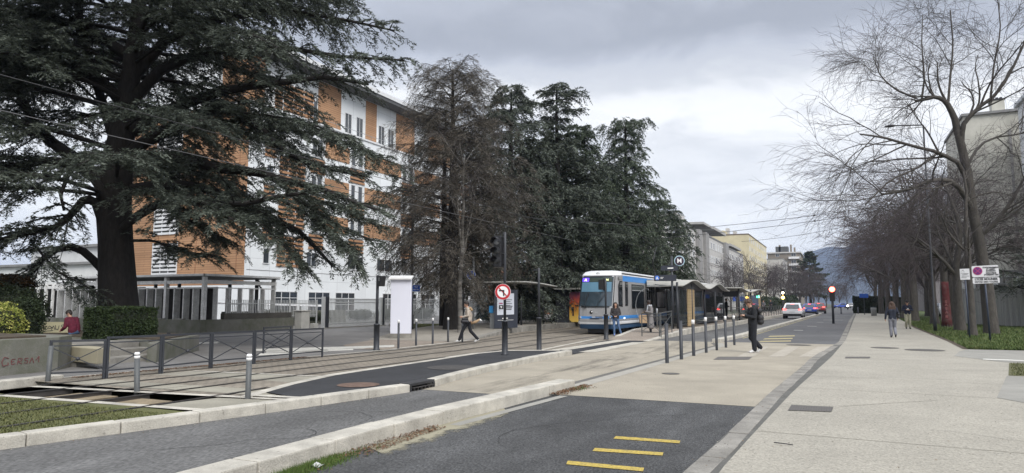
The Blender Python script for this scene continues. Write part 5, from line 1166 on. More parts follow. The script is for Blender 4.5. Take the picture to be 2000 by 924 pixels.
# stop sign mast with line boards
mast = thing('stop_sign_mast', (-8.25, 36.9, .2), 'tall dark mast with the M disc and black line boards above the shelter', 'sign')
mx, my = -8.0, 36.35
mz = lambda py: atD(1327, py, -mx * SY + my * CY)[2]
MB().use(POLE).tube([(mx, my, .2), (mx, my, mz(500))], .06, 12).build('mast', parent=mast)
PW = lambda px, py, d=0: Vector(atD(px, py, -mx * SY + my * CY - .1 - d))
back = Vector((-SY, CY, 0))
b1 = MB().use(mat('board_navy', (.018, .022, .035), .5, .05, 3)).slab([PW(1278, 537), PW(1321, 537), PW(1321, 549), PW(1278, 549)], back * .08).build('line_board', parent=mast)
b2 = MB().use(MATS['board_navy']).slab([PW(1291, 519), PW(1324, 518), PW(1324, 528.5), PW(1291, 528.5)], back * .08).build('line_board', parent=mast)
kk = (-mx * SY + my * CY) / F_PX
def disc_at(name, parent, px, py, r, m, d, ring=None):
    c = PW(px, py, d); mb = MB().use(m).slab([c + DIRX * r * math.cos(a * math.pi / 14) + Vector((0, 0, r * math.sin(a * math.pi / 14))) for a in range(28)], back * .01); return mb.build(name, parent=parent)
disc_at('line_disc', b1, 1283.5, 543, 4.3 * kk, mat('line_a_blue', (.05, .16, .55), .5, .03, 3), .02)
text_mesh('lettering', 'A', 7.5 * kk, WHITE, b1, PW(1283.5, 545.8, .04), DIRX, bold=.004)
for px0, px1, py in ((1290, 1296, 541.3), (1290, 1294.5, 543.6)): MB().use(WHITE).slab([PW(px0, py, .02), PW(px1, py, .02), PW(px1, py + .8, .02), PW(px0, py + .8, .02)], back * .01).build('lettering', parent=b1)
MB().use(WHITE).slab([PW(1304, 523, .02), PW(1315, 522.5, .02), PW(1315, 524.6, .02), PW(1304, 525, .02)], back * .01).build('lettering', parent=b2)
ds = disc_at('stop_disc', mast, 1327, 509.5, 10.2 * kk, mat('pale_ring', (.35, .5, .58), .5, .05, 3), -.02); disc_at('disc_face', ds, 1327, 509.5, 8.6 * kk, mat('disc_plum', (.035, .02, .04), .5, .05, 3), .0)
text_mesh('lettering', 'M', 12.5 * kk, WHITE, ds, PW(1327, 513.5, .03), DIRX, bold=.003)

# left shelter
ls = thing('tram_shelter', (-18, 38, .28), 'left platform shelter with a pale curved roof, bench and advertising case', 'shelter')
LSX = -16.9
wave_roof(ls, -19.6, -16.2, 33.0, 40.6, 2.72, .12, 15, .3, th=.08)
for x, y in ((-18.9, 33.3), (-17.6, 34.9), (-18.9, 37.0), (-17.3, 37.5), (-18.9, 40.2), (-17.0, 40.2)): MB().use(POLE).lathe([(.06, .25), (.055, 2.7)], (x, y, 0), 10).build('post', parent=ls)
q = lambda px, py, d: Vector(atD(px, py, d))
case_d = 36.6
ac = MB().use(mat('case_navy', (.025, .03, .045), .5, .05, 3)).slab([q(965, 567, case_d), q(1011, 566, case_d), q(1011, 640, case_d), q(965, 642, case_d)], back * .22).build('advertising_case', parent=ls, bevel=.01)
POST = mat('poster_pale', (.52, .55, .62), .4, .03, 2)
po = MB().use(POST).slab([q(971, 574, case_d - .02), q(1004, 573, case_d - .02), q(1004, 614, case_d - .02), q(971, 615.5, case_d - .02)], back * .01).build('poster', parent=ac)
mb = MB().use(INK)
for i in range(4): mb.slab([q(988, 585 + i * 3.6, case_d - .03), q(1000 - (i % 2) * 3, 585 + i * 3.6, case_d - .03), q(1000 - (i % 2) * 3, 586 + i * 3.6, case_d - .03), q(988, 586 + i * 3.6, case_d - .03)], back * .004)
for i in range(3): mb.slab([q(988, 597.5 + i * 3, case_d - .03), q(1001 - i, 597.5 + i * 3, case_d - .03), q(1001 - i, 599 + i * 3, case_d - .03), q(988, 599 + i * 3, case_d - .03)], back * .004)
mb.slab([q(974.5, 596, case_d - .03), q(983, 596, case_d - .03), q(983, 604, case_d - .03), q(974.5, 604, case_d - .03)], back * .004)
mb.use(CRIM).slab([q(975, 591.5, case_d - .03), q(982, 591.5, case_d - .03), q(982, 593.5, case_d - .03), q(975, 593.5, case_d - .03)], back * .004)
mb.use(WHITE).slab([q(977, 597.6, case_d - .04), q(981, 599, case_d - .04), q(979, 602.5, case_d - .04)], back * .004)
mb.slab([q(981, 621, case_d - .03), q(992, 620.5, case_d - .03), q(992, 622.3, case_d - .03), q(981, 623, case_d - .03)], back * .004); mb.slab([q(972, 625.5, case_d - .03), q(1003, 624.5, case_d - .03), q(1003, 625.1, case_d - .03), q(972, 626.1, case_d - .03)], back * .004)
mb.build('lettering', parent=po)
mb = MB().use(WOODP).box(-19.1, -18.5, 36.6, 39.4, .70, .76); mb.build('seat', parent=ls); MB().use(POLE).box(-18.9, -18.8, 36.8, 36.9, .26, .7).build('seat_leg', parent=ls); MB().use(POLE).box(-18.9, -18.8, 39.1, 39.2, .26, .7).build('seat_leg', parent=ls)
MB().use(SGL).box(-19.0, -18.98, 35, 40, .6, 2.4).build('glass_pane', parent=ls); MB().use(SGL).box(-18.8, -17.2, 40.2, 40.22, .6, 2.4).build('glass_pane', parent=ls)
kd = thing('kiosk_cabinet', (-17, 44, .28), 'dark cabinet with a pale overhanging roof and a flame painted panel left of the tram', 'cabinet')
kq = 46.6
MB().use(mat('cabinet_dark', (.022, .025, .032), .6, .06, 3)).slab([q(1086, 568, kq), q(1112, 568, kq), q(1112, 632, kq), q(1086, 632, kq)], back * 1.2).build('body', parent=kd)
MB().use(SHR).slab([q(1080, 563, kq - .6), q(1137, 562, kq - .6), q(1137, 565, kq - .6), q(1084, 565.5, kq - .6)], back * 2.2).build('roof', parent=kd)
FL = bpy.data.materials.new('flame_painting'); FL.use_nodes = True; _n = FL.node_tree.nodes; _l = FL.node_tree.links; _b = _n['Principled BSDF']; _b.inputs['Roughness'].default_value = .4
_t = _n.new('ShaderNodeTexCoord'); _m = _n.new('ShaderNodeMapping'); _m.inputs['Scale'].default_value = (5, 5, 1.2); _z = _n.new('ShaderNodeTexNoise'); _z.inputs['Scale'].default_value = 1.6; _z.inputs['Detail'].default_value = 5; _z.inputs['Distortion'].default_value = 1.5
_s = _n.new('ShaderNodeSeparateXYZ'); _l.new(_t.outputs['Object'], _s.inputs[0]); _l.new(_t.outputs['Object'], _m.inputs[0]); _l.new(_m.outputs[0], _z.inputs['Vector'])
_a = _n.new('ShaderNodeMapRange'); _l.new(_s.outputs[2], _a.inputs[0]); _a.inputs[1].default_value = .3; _a.inputs[2].default_value = 2.4; _a.inputs[3].default_value = 0; _a.inputs[4].default_value = 1
_q = _n.new('ShaderNodeMath'); _q.operation = 'MULTIPLY_ADD'; _l.new(_z.outputs['Fac'], _q.inputs[0]); _q.inputs[1].default_value = .7; _q.inputs[2].default_value = -.35
_p = _n.new('ShaderNodeMath'); _l.new(_a.outputs[0], _p.inputs[0]); _l.new(_q.outputs[0], _p.inputs[1])
_c = _n.new('ShaderNodeValToRGB'); _l.new(_p.outputs[0], _c.inputs[0]); _e = _c.color_ramp.elements; _e[0].position = .1; _e[0].color = (.75, .5, .10, 1); _e[1].position = .95; _e[1].color = (.12, .02, .07, 1)
for po_, co in ((.4, (.75, .36, .04, 1)), (.55, (.6, .14, .02, 1)), (.72, (.32, .04, .03, 1))): _x = _e.new(po_); _x.color = co
_l.new(_c.outputs[0], _b.inputs['Base Color'])
MB().use(FL).slab([q(1112.3, 570, kq - .05), q(1140, 570, kq - .05), q(1140, 629, kq - .05), q(1116, 629, kq - .05), q(1112.3, 624, kq - .05)], back * .3).build('flame_panel', parent=kd)
MB().use(MATS['cabinet_dark']).slab([q(1118, 600, kq - .07), q(1121, 600, kq - .07), q(1121, 617, kq - .07), q(1118, 617, kq - .07)], back * .02).build('slot', parent=kd)

# ================================================================ TRAM
TX0, TX1, TY = -12.45, -10.3, 33.6
SILV = mat('tram_silver', (.30, .30, .305), .38, .06, 1.5, metal=.15, spec=.6, big=.1); TWHITE = mat('tram_white', (.60, .61, .62), .4, .05, 2); TBLUE = mat('tram_blue', (.05, .235, .60), .38, .05, 2); TNAVY = mat('tram_navy', (.03, .075, .15), .5, .1, 2)
TGL = mat('tram_window', (.018, .022, .027), .05, .2, .7, spec=1.0); RUBB = mat('rubber_seal', (.012, .012, .013), .7, .1, 3)
tram = thing('tram', ((TX0 + TX1) / 2, TY, 0), 'silver and blue low floor tram standing at the right platform', 'tram')
W2 = (TX1 - TX0) / 2
# plan outline of the body: chamfered nose; (x offset, y offset) for each height
def nose(z): # how far the front plane leans back
    return lerp([(.25, .16), (.55, .02), (.75, 0), (1.36, .04), (3.02, .52), (3.16, .72), (3.3, 1.15)], z)
def ring(z, ins=0.0, L=11.4):
    y = nose(z); w_ = W2 - ins - (0.05 if z > 3.1 else 0) - (.25 if z > 3.25 else 0)
    return [(-w_, y + .55), (-w_ + .12, y + .22), (-w_ * .78, y + .06), (-w_ * .4, y), (w_ * .4, y), (w_ * .78, y + .06), (w_ - .12, y + .22), (w_, y + .55), (w_, L), (-w_, L)]
def loft(zs, m, name, parent, ins=0.0, L=11.4, smooth=False):
    cx = (TX0 + TX1) / 2; mb = MB().use(m); rs = [[(x + cx, y + TY, z) for x, y in ring(z, ins, L)] for z in zs]; V = [p for r in rs for p in r]; n = 10; Fc = []
    for i in range(len(rs) - 1):
        for k in range(n): Fc.append((i * n + k, i * n + (k + 1) % n, (i + 1) * n + (k + 1) % n, (i + 1) * n + k))
    Fc += [list(range(n))[::-1], [(len(rs) - 1) * n + k for k in range(n)]]
    mb.add(V, Fc); return mb.build(name, parent=parent, bevel=.03)
car = loft([.60, .76, .96, 1.36, 2.0, 2.95, 3.04], SILV, 'body', tram)
loft([3.041, 3.12, 3.24, 3.3], TWHITE, 'roof', tram)
loft([.52, .66], TWHITE, 'bumper', tram, ins=-.03); loft([.28, .40, .52], TNAVY, 'skirt', tram, ins=.03)
cx = (TX0 + TX1) / 2
def onfront(pts, out, m, name, parent, th=.012):
    P_ = [Vector((cx + x, TY + nose(z) - out - (0) + (.06 + .16 * max(0, (abs(x) - .84) / .13) if abs(x) > W2 * .78 + .001 else .06 * max(0, (abs(x) - W2 * .4) / (W2 * .38))), z)) for x, z in pts]
    return MB().use(m).slab(P_, (0, th, 0)).build(name, parent=parent)
onfront([(-.98, .79), (.98, .79), (.98, .97), (-.98, .97)], .012, TBLUE, 'blue_stripe', tram) if False else None
loft([.775, .955], TBLUE, 'blue_stripe', tram, ins=-.008, L=11.38)
def fstrip(x0, x1, z0, z1, out, m, name, parent, nx=8, nz=4):
    V = []; Q = []
    for j in range(nz + 1):
        z = z0 + (z1 - z0) * j / nz
        for i in range(nx + 1):
            x = x0 + (x1 - x0) * i / nx; w_ = W2
            y = nose(z) + (0 if abs(x) <= w_ * .4 else .06 * (abs(x) - w_ * .4) / (w_ * .38) if abs(x) <= w_ * .78 else .06 + .16 * (abs(x) - w_ * .78) / (w_ - .12 - w_ * .78)) - out
            V.append((cx + x, TY + y, z))
    for j in range(nz):
        for i in range(nx): a = j * (nx + 1) + i; Q.append((a, a + 1, a + nx + 2, a + nx + 1))
    return mesh_np(name, V, Q, mats=m, parent=parent)
fstrip(-.93, .93, 1.38, 3.0, .03, RUBB, 'windscreen_seal', tram)
ws = fstrip(-.87, .87, 1.44, 2.95, .042, mat('windscreen', (.05, .075, .095), .04, .5, .9, spec=1.0, col2=(.02, .025, .03)), 'windscreen', tram)
fstrip(-.80, .80, 2.18, 2.68, .047, mat('sun_blind', (.10, .20, .28), .25, .1, 2), 'sun_blind', ws)
dsp = fstrip(-.82, .82, 2.70, 2.91, .05, mat('display_dark', (.035, .05, .04), .4, .1, 3), 'destination_display', ws)
fstrip(-.78, -.42, 2.71, 2.90, .055, LENS('display_violet', (.10, .05, .9), .9), 'line_badge', dsp)
def ftext(s, x, z, size, m, parent, out=.06):
    zz = z; return text_mesh('lettering', s, size, m, parent, (cx + x, TY + nose(zz) + .03 - out - .0, zz), (1, 0, 0), (0, .28, .96), bold=.004)
ftext('A', -.60, 2.74, .19, LENS('display_lilac', (.75, .7, 1.0), 1.2), dsp, .075); ftext('DENIS PAPIN', .2, 2.745, .15, LENS('display_yellow', (.75, .8, .4), .8), dsp, .075)
for x0, x1, z0 in ((-.55, -.35, 1.45), (.05, .55, 1.42)):
    MB().use(BLACK).bar((cx + x0, TY - .02, z0 - .05), (cx + x1, TY + .14, z0 + .72), .03, .02).build('wiper', parent=tram)
MB().use(BLACK).bar((cx - .72, TY - .01, 1.52), (cx - .45, TY - .0, 1.36), .05, .03).build('wiper', parent=tram)
for s in (-1, 1):
    MB().use(BLACK).lathe([(.0, -.02), (.075, -.015), (.09, .02)], (cx + s * .80, TY + .08, .86), 14, 'y').build('headlight', parent=tram)
    MB().use(mat('headlamp_glass', (.4, .4, .38), .15, .1, 4, spec=1)).lathe([(.0, -.02), (.05, -.015), (.055, .02)], (cx + s * .80, TY + .05, .86), 14, 'y').build('headlamp', parent=tram)
MB().use(BLACK).box(cx - .25, cx + .25, TY - .03, TY, .80, .83).build('coupler_slot', parent=tram)
text_mesh('lettering', '2006', .10, WHITE, tram, (cx - .05, TY - .022, .85), (1, 0, 0))
MB().use(BLACK).lathe([(.0, -.012), (.085, -.01), (.085, 0)], (cx - .18, TY + .0, 1.14), 18, 'y').build('emblem', parent=tram)
MB().use(WHITE).lathe([(.0, -.018), (.04, -.014), (.04, 0)], (cx - .155, TY - .0, 1.155), 12, 'y').build('emblem', parent=tram)
text_mesh('lettering', 'tag', .12, LGREY, tram, (cx + .08, TY - .0, 1.10), (1, 0, 0))
MB().use(BLACK).box(cx - .03 + .45, cx + .13 + .45, TY + .1, TY + .25, 2.25, 2.85).build('mirror', parent=tram, bevel=.02)
for i in range(2): mb = MB().use(mat('panel_gap', (.09, .09, .09), .8, .1, 3)).box(cx + (-.62 + i * 1.1), cx + (-.615 + i * 1.1), TY - .006 + .01, TY + .01, .98, 1.34); mb.build('panel_gap', parent=tram)
MB().use(LGREY).lathe([(.0, .0), (.11, .01), (.12, .03)], (cx, TY + .62, 3.10), 14, 'y').build('top_lamp', parent=tram)
# side details (platform side)
XS = TX1
def side(y0, y1, z0, z1, m, name, parent, out=.012, bev=0.0): return MB().use(m).box(XS - .02, XS + out, y0, y1, z0, z1).build(name, parent=parent, bevel=bev)
mb = MB().use(RUBB).slab([(XS + .012, TY + .62, 1.45), (XS + .012, TY + 1.35, 1.40), (XS + .012, TY + 1.35, 2.75), (XS + .012, TY + .95, 2.75), (XS + .012, TY + .75, 2.55)], (-.03, 0, 0)); o = mb.build('cab_window_seal', parent=tram)
MB().use(TGL).slab([(XS + .02, TY + .68, 1.5), (XS + .02, TY + 1.29, 1.46), (XS + .02, TY + 1.29, 2.69), (XS + .02, TY + .98, 2.69), (XS + .02, TY + .80, 2.5)], (-.005, 0, 0)).build('cab_window', parent=o)
def win(y0, y1, z0, z1, parent, fr=RUBB, hop=False):
    o = side(y0, y1, z0, z1, fr, 'window_seal', parent, .014); g = MB().use(TGL).box(XS + .0, XS + .02, y0 + .05, y1 - .05, z0 + .05, z1 - .05).build('window', parent=o)
    if hop: MB().use(LGREY).box(XS + .0, XS + .024, y0 + .06, y1 - .06, z1 - .34, z1 - .31).build('hopper_bar', parent=o); MB().use(mat('hopper_glass', (.09, .10, .10), .2, .1, 2)).box(XS + .0, XS + .022, y0 + .06, y1 - .06, z1 - .30, z1 - .06).build('hopper', parent=o)
win(TY + 1.85, TY + 2.35, 1.45, 2.72, tram); win(TY + 3.1, TY + 5.7, 1.30, 2.62, tram, hop=True)
MB().use(TBLUE).box(XS - .02, XS + .010, TY + 1.45, TY + 11.3, 2.74, 3.03).build('blue_band', parent=tram)
MB().use(BLACK).box(XS - .3, XS - .02, TY + 1.5, TY + 11.3, 3.12, 3.17).build('roof_edge_strip', parent=tram)  # solid black strip along the edge of the white roof
def doors(y0, parent):
    d = side(y0, y0 + 2.1, .62, 2.66, MATS['panel_gap'], 'door', parent, .012)
    for i in range(4): MB().use(TGL).box(XS + .002, XS + .022, y0 + .10 + i * .5, y0 + .46 + i * .5, .85 if i in (1, 2) else .95, 2.55).build('door_glass', parent=d)
    for i in range(5): MB().use(LGREY).box(XS + .002, XS + .026, y0 + .04 + i * .5, y0 + .08 + i * .5, .68, 2.6).build('door_edge', parent=d)
doors(TY + 6.2, tram); win(TY + 8.6, TY + 11.0, 1.3, 2.6, tram)
for y in (TY + 2.6, TY + 2.62): pass
side(TY + 2.55, TY + 2.565, .68, 2.7, MATS['panel_gap'], 'panel_gap', tram, .004)
MB().use(LENS('marker_lamp', (.9, .95, 1), 3)).ball((XS + .02, TY + 1.6, .82), .03, 8).build('marker_lamp', parent=tram)
MB().use(SILV).box(XS - .01, XS + .02, TY + .78, TY + 1.35, 2.82, 3.0).build('destination_flap', parent=tram, bevel=.008)
# bogie under the front and wheels
for y in (2.6, 9.5, 14.2):
    b = MB().use(BLACK).box(TX0 + .3, TX1 - .3, TY + y - .9, TY + y + .9, .12, .5).build('bogie', parent=tram)
    for s in (-1, 1):
        for dy in (-.7, .7): MB().use(RAIL).lathe([(.28, -.06), (.30, 0), (.28, .06)], (cx + s * .62, TY + y + dy, .29), 16, 'x').build('wheel', parent=b)
MB().use(BLACK).box(cx - .5, cx + .5, TY + .35, TY + .8, .08, .34).build('lifeguard', parent=tram)
# middle and rear sections
def section(y0, y1, bl=True):
    s = MB().use(SILV).box(TX0, TX1, TY + y0, TY + y1, .6, 3.04).build('body', parent=tram, bevel=.03)
    MB().use(TWHITE).box(TX0 + .1, TX1 - .1, TY + y0, TY + y1, 3.045, 3.3).build('roof', parent=tram, bevel=.06); MB().use(TNAVY).box(TX0 + .04, TX1 - .04, TY + y0, TY + y1, .28, .6).build('skirt', parent=tram)
    MB().use(TBLUE).box(TX0 - .004, TX1 + .006, TY + y0 + .02, TY + y1 - .02, .775, .955).build('blue_stripe', parent=tram)
MB().use(RUBB).box(TX0 + .08, TX1 - .08, TY + 11.4, TY + 12.2, .4, 3.1).build('bellows', parent=tram)
section(12.2, 15.6); MB().use(RUBB).box(TX0 + .08, TX1 - .08, TY + 15.6, TY + 16.4, .4, 3.1).build('bellows', parent=tram); section(16.4, 27.8)
win(TY + 12.5, TY + 15.3, 1.3, 2.6, tram); doors(TY + 18.5, tram); win(TY + 21, TY + 24, 1.3, 2.6, tram)
MB().use(BLACK).tube([(cx, TY + 13.2, 3.3), (cx, TY + 12.2, 4.3), (cx, TY + 13.4, 5.5), (cx - .5, TY + 13.4, 5.55), (cx + .5, TY + 13.4, 5.55)], .03, 6).build('pantograph', parent=tram)

# ================================================================ CARS
def car_body(name, label, loc, rz, paint, W_=1.82, L_=4.35, H_=1.6, prof=None, rear=None, plate=True, lights_on=True, front=False, dark_low=True, group=None, hatch_dark=False):
    """x right, y forward (tail at y = 0), built from a side profile with narrowing glasshouse"""
    t = thing('car', loc, label, 'car', group, rz)
    P_ = prof or [(0.05, .32), (0, .55), (.02, .78), (.10, .95), (.16, 1.02), (.55, 1.48), (.85, 1.56), (1.7, 1.60), (2.5, 1.50), (3.3, 1.03), (4.0, .90), (4.28, .75), (4.35, .5), (4.3, .3)]
    hs = H_ / 1.6; P_ = [(y * L_ / 4.35, z * hs) for y, z in P_]
    def wid(z): return W_ / 2 * (1 if z < .9 * hs else 1 - .26 * min(1, (z - .9 * hs) / (.7 * hs)) ** 1.1) * (.96 if z < .4 else 1)
    V = [(-wid(z), y, z) for y, z in P_] + [(wid(z), y, z) for y, z in P_]; n = len(P_)
    mid = [(0, y, z) for y, z in P_]
    Fc = [(i, (i + 1) % n, n + (i + 1) % n, n + i) for i in range(n)]
    mb = MB().use(paint); mb.add(V, Fc + [list(range(n))[::-1], [n + i for i in range(n)]]); b = mb.build('body', parent=t, world=False, bevel=.05)
    for p in b.data.polygons: p.use_smooth = True
    yv = lambda z, seg: lerp(sorted((zz, yy) for yy, zz in seg), z)
    rearseg = [p for p in P_ if p[0] <= P_[6][0] and p[1] >= .3]; re = [(z, y) for y, z in rearseg]
    ry = lambda z: lerp(sorted(re), z)
    fr_seg = sorted((z, y) for y, z in P_[8:10])
    def rearpane(x, z0, z1, m, nm, out=.015, k=1.0):
        return MB().use(m).slab([(-x, ry(z0) - out, z0), (x, ry(z0) - out, z0), (x * k, ry(z1) - out, z1), (-x * k, ry(z1) - out, z1)], (0, .01, 0)).build(nm, parent=t, world=False)
    g0 = 1.06 * hs; g1 = 1.45 * hs
    rearpane(.66 * W_ / 1.8, g0, g1, WGLASS, 'rear_window', k=.84)
    for s in (-1, 1):
        zb, ztp = 1.0 * hs, 1.47 * hs; xa, xb = s * (wid(zb) + .004), s * (wid(ztp) + .004)
        MB().use(WGLASS).slab([(xa, .55, zb), (xa, P_[9][0] - .1, zb), (xb, P_[8][0] - .1, ztp), (xb, .85, ztp)], (s * .006, 0, 0)).build('side_window', parent=t, world=False)
    MB().use(WGLASS).slab([(-.7, P_[9][0] - .02, 1.05 * hs), (.7, P_[9][0] - .02, 1.05 * hs), (.6, P_[8][0] + .03, 1.46 * hs), (-.6, P_[8][0] + .03, 1.46 * hs)], (0, .02, .01)).build('windscreen', parent=t, world=False)
    for s in (-1, 1):
        for y in (.78 * L_ / 4.35, L_ - .85):
            wh = thing_part = MB().use(RUBB).lathe([(.20, -.11), (.33, -.10), (.335, -.02), (.335, .06), (.32, .10), (.2, .11)], (s * (W_ / 2 - .09), y, .335), 20, 'x').build('wheel', parent=t, world=False)
            MB().use(METAL).lathe([(.02, -.02), (.20, -.0), (.215, .02)], (s * (W_ / 2 + .005), y, .335), 14, 'x').build('rim', parent=wh, world=False)
    if dark_low: MB().use(BLACK).box(-W_ / 2 + .05, W_ / 2 - .05, -.02, .3, .28, .52 * hs).build('rear_bumper', parent=t, world=False, bevel=.03)
    if plate: MB().use(SIGNW).box(-.26, .26, ry(.70 * hs) - .022, ry(.70 * hs) - .005, .66 * hs, .76 * hs).build('number_plate', parent=t, world=False)
    TL_ = LENS('tail_light', (1.0, .05, .04), 5.0) if lights_on else mat('tail_light_off', (.25, .01, .01), .3, .05, 3)
    for s in (-1, 1): MB().use(TL_).box(s * (W_ / 2 - .36), s * (W_ / 2 - .03), ry(.95 * hs) - .03, ry(.95 * hs) + .06, .90 * hs, 1.02 * hs).build('tail_light', parent=t, world=False, bevel=.012)
    for s in (-1, 1):
        MB().use(mat('headlamp_glass', (.4, .4, .38), .15, .1, 4, spec=1)).box(s * (W_ / 2 - .42), s * (W_ / 2 - .06), L_ - .12, L_ + .0, .66 * hs, .80 * hs).build('headlight', parent=t, world=False, bevel=.02)
        MB().use(paint).ball((s * (W_ / 2 + .08), P_[9][0] - .15, 1.03 * hs), .11, 10, (1, .5, .7)).build('wing_mirror', parent=t, world=False)
    MB().use(LENS('brake_light', (1.0, .06, .05), 5.0) if lights_on else BLACK).box(-.18, .18, ry(1.50 * hs) - .03, ry(1.50 * hs) + .0, 1.475 * hs, 1.51 * hs).build('brake_light', parent=t, world=False)
    return t
drv = R(-1.1)
CW = mat('car_white', (.62, .63, .65), .25, .03, 2, coat=.6); CB = mat('car_blue', (.02, .05, .26), .25, .03, 2, coat=.6); CR = mat('car_dark_red', (.25, .03, .03), .25, .05, 2, coat=.6); CG = mat('car_grey', (.22, .23, .24), .3, .05, 2, coat=.5)
x, y = G(1548, 623); wc = car_body('car', 'white hatchback with black lower bumper and lit tail lights waiting in the left lane', (x, y, 0), drv, CW, H_=1.62, W_=1.88)
MB().use(BLACK).box(-.75, .75, -.035, 0, .98, 1.05).build('tailgate_bar', parent=wc, world=False)
x, y = G(1581, 616); car_body('car', 'dark blue hatchback with a white roof directly ahead of the white car', (x, y, 0), drv, CB, H_=1.56, W_=1.8)
MB().use(CW).box(-.6, .6, .9, 2.3, 1.545, 1.575).build('roof_panel', parent=bpy.data.objects['car.001'], world=False, bevel=.01)
x, y = G(1599, 612.6); car_body('car', 'dark red car with a pale roof farthest ahead in the queue', (x, y, 0), drv, CR, H_=1.65, W_=1.85)
MB().use(CW).box(-.6, .6, .9, 2.3, 1.635, 1.66).build('roof_panel', parent=bpy.data.objects['car.002'], world=False, bevel=.01)
car_body('car', 'white parked car facing the camera between the bare trees on the right', (11.2, 98, .02), R(180), CW, lights_on=False)
car_body('car', 'silver parked car partly hidden behind a trunk on the right', (12.0, 108, .02), R(180), CG, lights_on=False)
car_body('car', 'silver car parked behind the left tram shelter', (-24.5, 55.0, 0), R(60), CG, lights_on=False)
car_body('car', 'grey car parked side on behind the left shelter bench', (-27.5, 60.0, 0), R(75), CG, lights_on=False, H_=1.5)
for i, (px, py, m, l) in enumerate(((1664, 602, CG, 'tiny grey car waiting at the far crossroads'), (1676, 601.5, CW, 'tiny white car crossing at the end of the street'), (1650, 602, CB, 'tiny dark car beyond the red light'))):
    x, y = G(px, py); car_body('car', l, (x, y, 0), R(20 + 60 * i), m, lights_on=False)
x, y = G(1656, 606); sc_ = thing('scooter', (x, y, 0), 'small distant scooter with a bright white headlight on the far lane', 'scooter')
MB().use(BLACK).box(-.2, .2, 0, 1.4, .3, .9).build('body', parent=sc_, world=False, bevel=.1); MB().use(WHITE).ball((0, .3, 1.0), .3, 10, (1, .6, 1.1)).build('fairing', parent=sc_, world=False); MB().use(LENS('head_lamp_on', (1, .97, .9), 8)).ball((0, -.05, .95), .16, 10).build('headlight', parent=sc_, world=False)
for y_ in (.15, 1.35): MB().use(RUBB).lathe([(.1, -.05), (.27, -.04), (.27, .04), (.1, .05)], (0, y_, .27), 14, 'x').build('wheel', parent=sc_, world=False)
tag(MB().use(mat('shop_blue', (.03, .08, .35), .6, .1, 3)).box(-27.9, -27.8, 205, 235, 2.2, 3.6).build('shop_fascia'), 'long blue shop fascia at the foot of the far grey block', 'fascia')
# ================================================================ PEOPLE
def capsule(bm, a, b, ra, rb, seg=12):
    a = Vector(a); b = Vector(b); d = b - a; L_ = d.length
    if L_ < 1e-5: d = Vector((0, 0, 1)); b = a + d * 1e-4
    t = d.normalized(); ref = Vector((1, 0, 0)) if abs(t.x) < .8 else Vector((0, 1, 0)); x = t.cross(ref).normalized(); y = t.cross(x)
    rings = []
    for c, r, s0, s1 in ((a, ra, -90, 0), (b, rb, 0, 90)):
        for k in range(4):
            th = R(s0 + (s1 - s0) * k / 3)
            rings.append((c + t * (r * math.sin(th)), max(r * math.cos(th), 1e-3)))
    vs = [[bm.verts.new(c + (x * math.cos(2 * math.pi * k / seg) + y * math.sin(2 * math.pi * k / seg)) * r) for k in range(seg)] for c, r in rings]
    for i in range(len(vs) - 1):
        for k in range(seg): bm.faces.new((vs[i][k], vs[i][(k + 1) % seg], vs[i + 1][(k + 1) % seg], vs[i + 1][k]))
    bm.faces.new(vs[0][::-1]); bm.faces.new(vs[-1])
def blob(name, prims, parent, vox=.011, smooth=3, world=False):
    """prims: (a, b, ra, rb, material). One closed surface grown round them, coloured by the nearest prim."""
    bm = bmesh.new()
    for a, b, ra, rb, m in prims: capsule(bm, a, b, ra, rb)
    bmesh.ops.recalc_face_normals(bm, faces=bm.faces)
    me = bpy.data.meshes.new(name); bm.to_mesh(me); bm.free(); tmp = bpy.data.objects.new(name + '_t', me); COL.objects.link(tmp)
    md = tmp.modifiers.new('r', 'REMESH'); md.mode = 'VOXEL'; md.voxel_size = vox
    if smooth: s = tmp.modifiers.new('s', 'SMOOTH'); s.iterations = smooth; s.factor = .5
    dg = bpy.context.evaluated_depsgraph_get(); out_me = bpy.data.meshes.new_from_object(tmp.evaluated_get(dg)); bpy.data.objects.remove(tmp); bpy.data.meshes.remove(me)
    n = len(out_me.polygons); C = np.empty(n * 3); out_me.polygons.foreach_get('center', C); C = C.reshape(-1, 3); best = np.full(n, 1e9); idx = np.zeros(n, int); mats = []
    for a, b, ra, rb, m in prims:
        if m not in mats: mats.append(m)
        a = np.array(a, float); b = np.array(b, float); d = b - a; l2 = max(d @ d, 1e-9); t = np.clip((C - a) @ d / l2, 0, 1)
        dist = np.linalg.norm(C - (a + t[:, None] * d), axis=1) - (ra + (rb - ra) * t); k = dist < best; best[k] = dist[k]; idx[k] = mats.index(m)
    out_me.materials.clear()
    for m in mats: out_me.materials.append(m)
    out_me.polygons.foreach_set('material_index', idx.astype(np.int32)); out_me.polygons.foreach_set('use_smooth', np.ones(n, bool)); out_me.name = name
    o = bpy.data.objects.new(name, out_me); COL.objects.link(o); return adopt(o, parent, world)
def cloth(n, c, v=.2, s=14, **k): return mat(n, c, .9, v, s, bump=.25, bscale=40, **k)
SKIN = mat('skin_light', (.42, .25, .18), .6, .05, 8); SKIND = mat('skin_dark', (.07, .04, .03), .55, .08, 8); EYE = mat('eye_dark', (.01, .008, .008), .3, .02, 3); LIP = mat('lips', (.25, .09, .08), .6, .05, 5)
HAIRD = mat('hair_dark_brown', (.018, .012, .010), .6, .3, 30, stretch=(1, 1, .3)); HAIRB = mat('hair_brown', (.055, .032, .022), .6, .35, 30, stretch=(1, 1, .3))
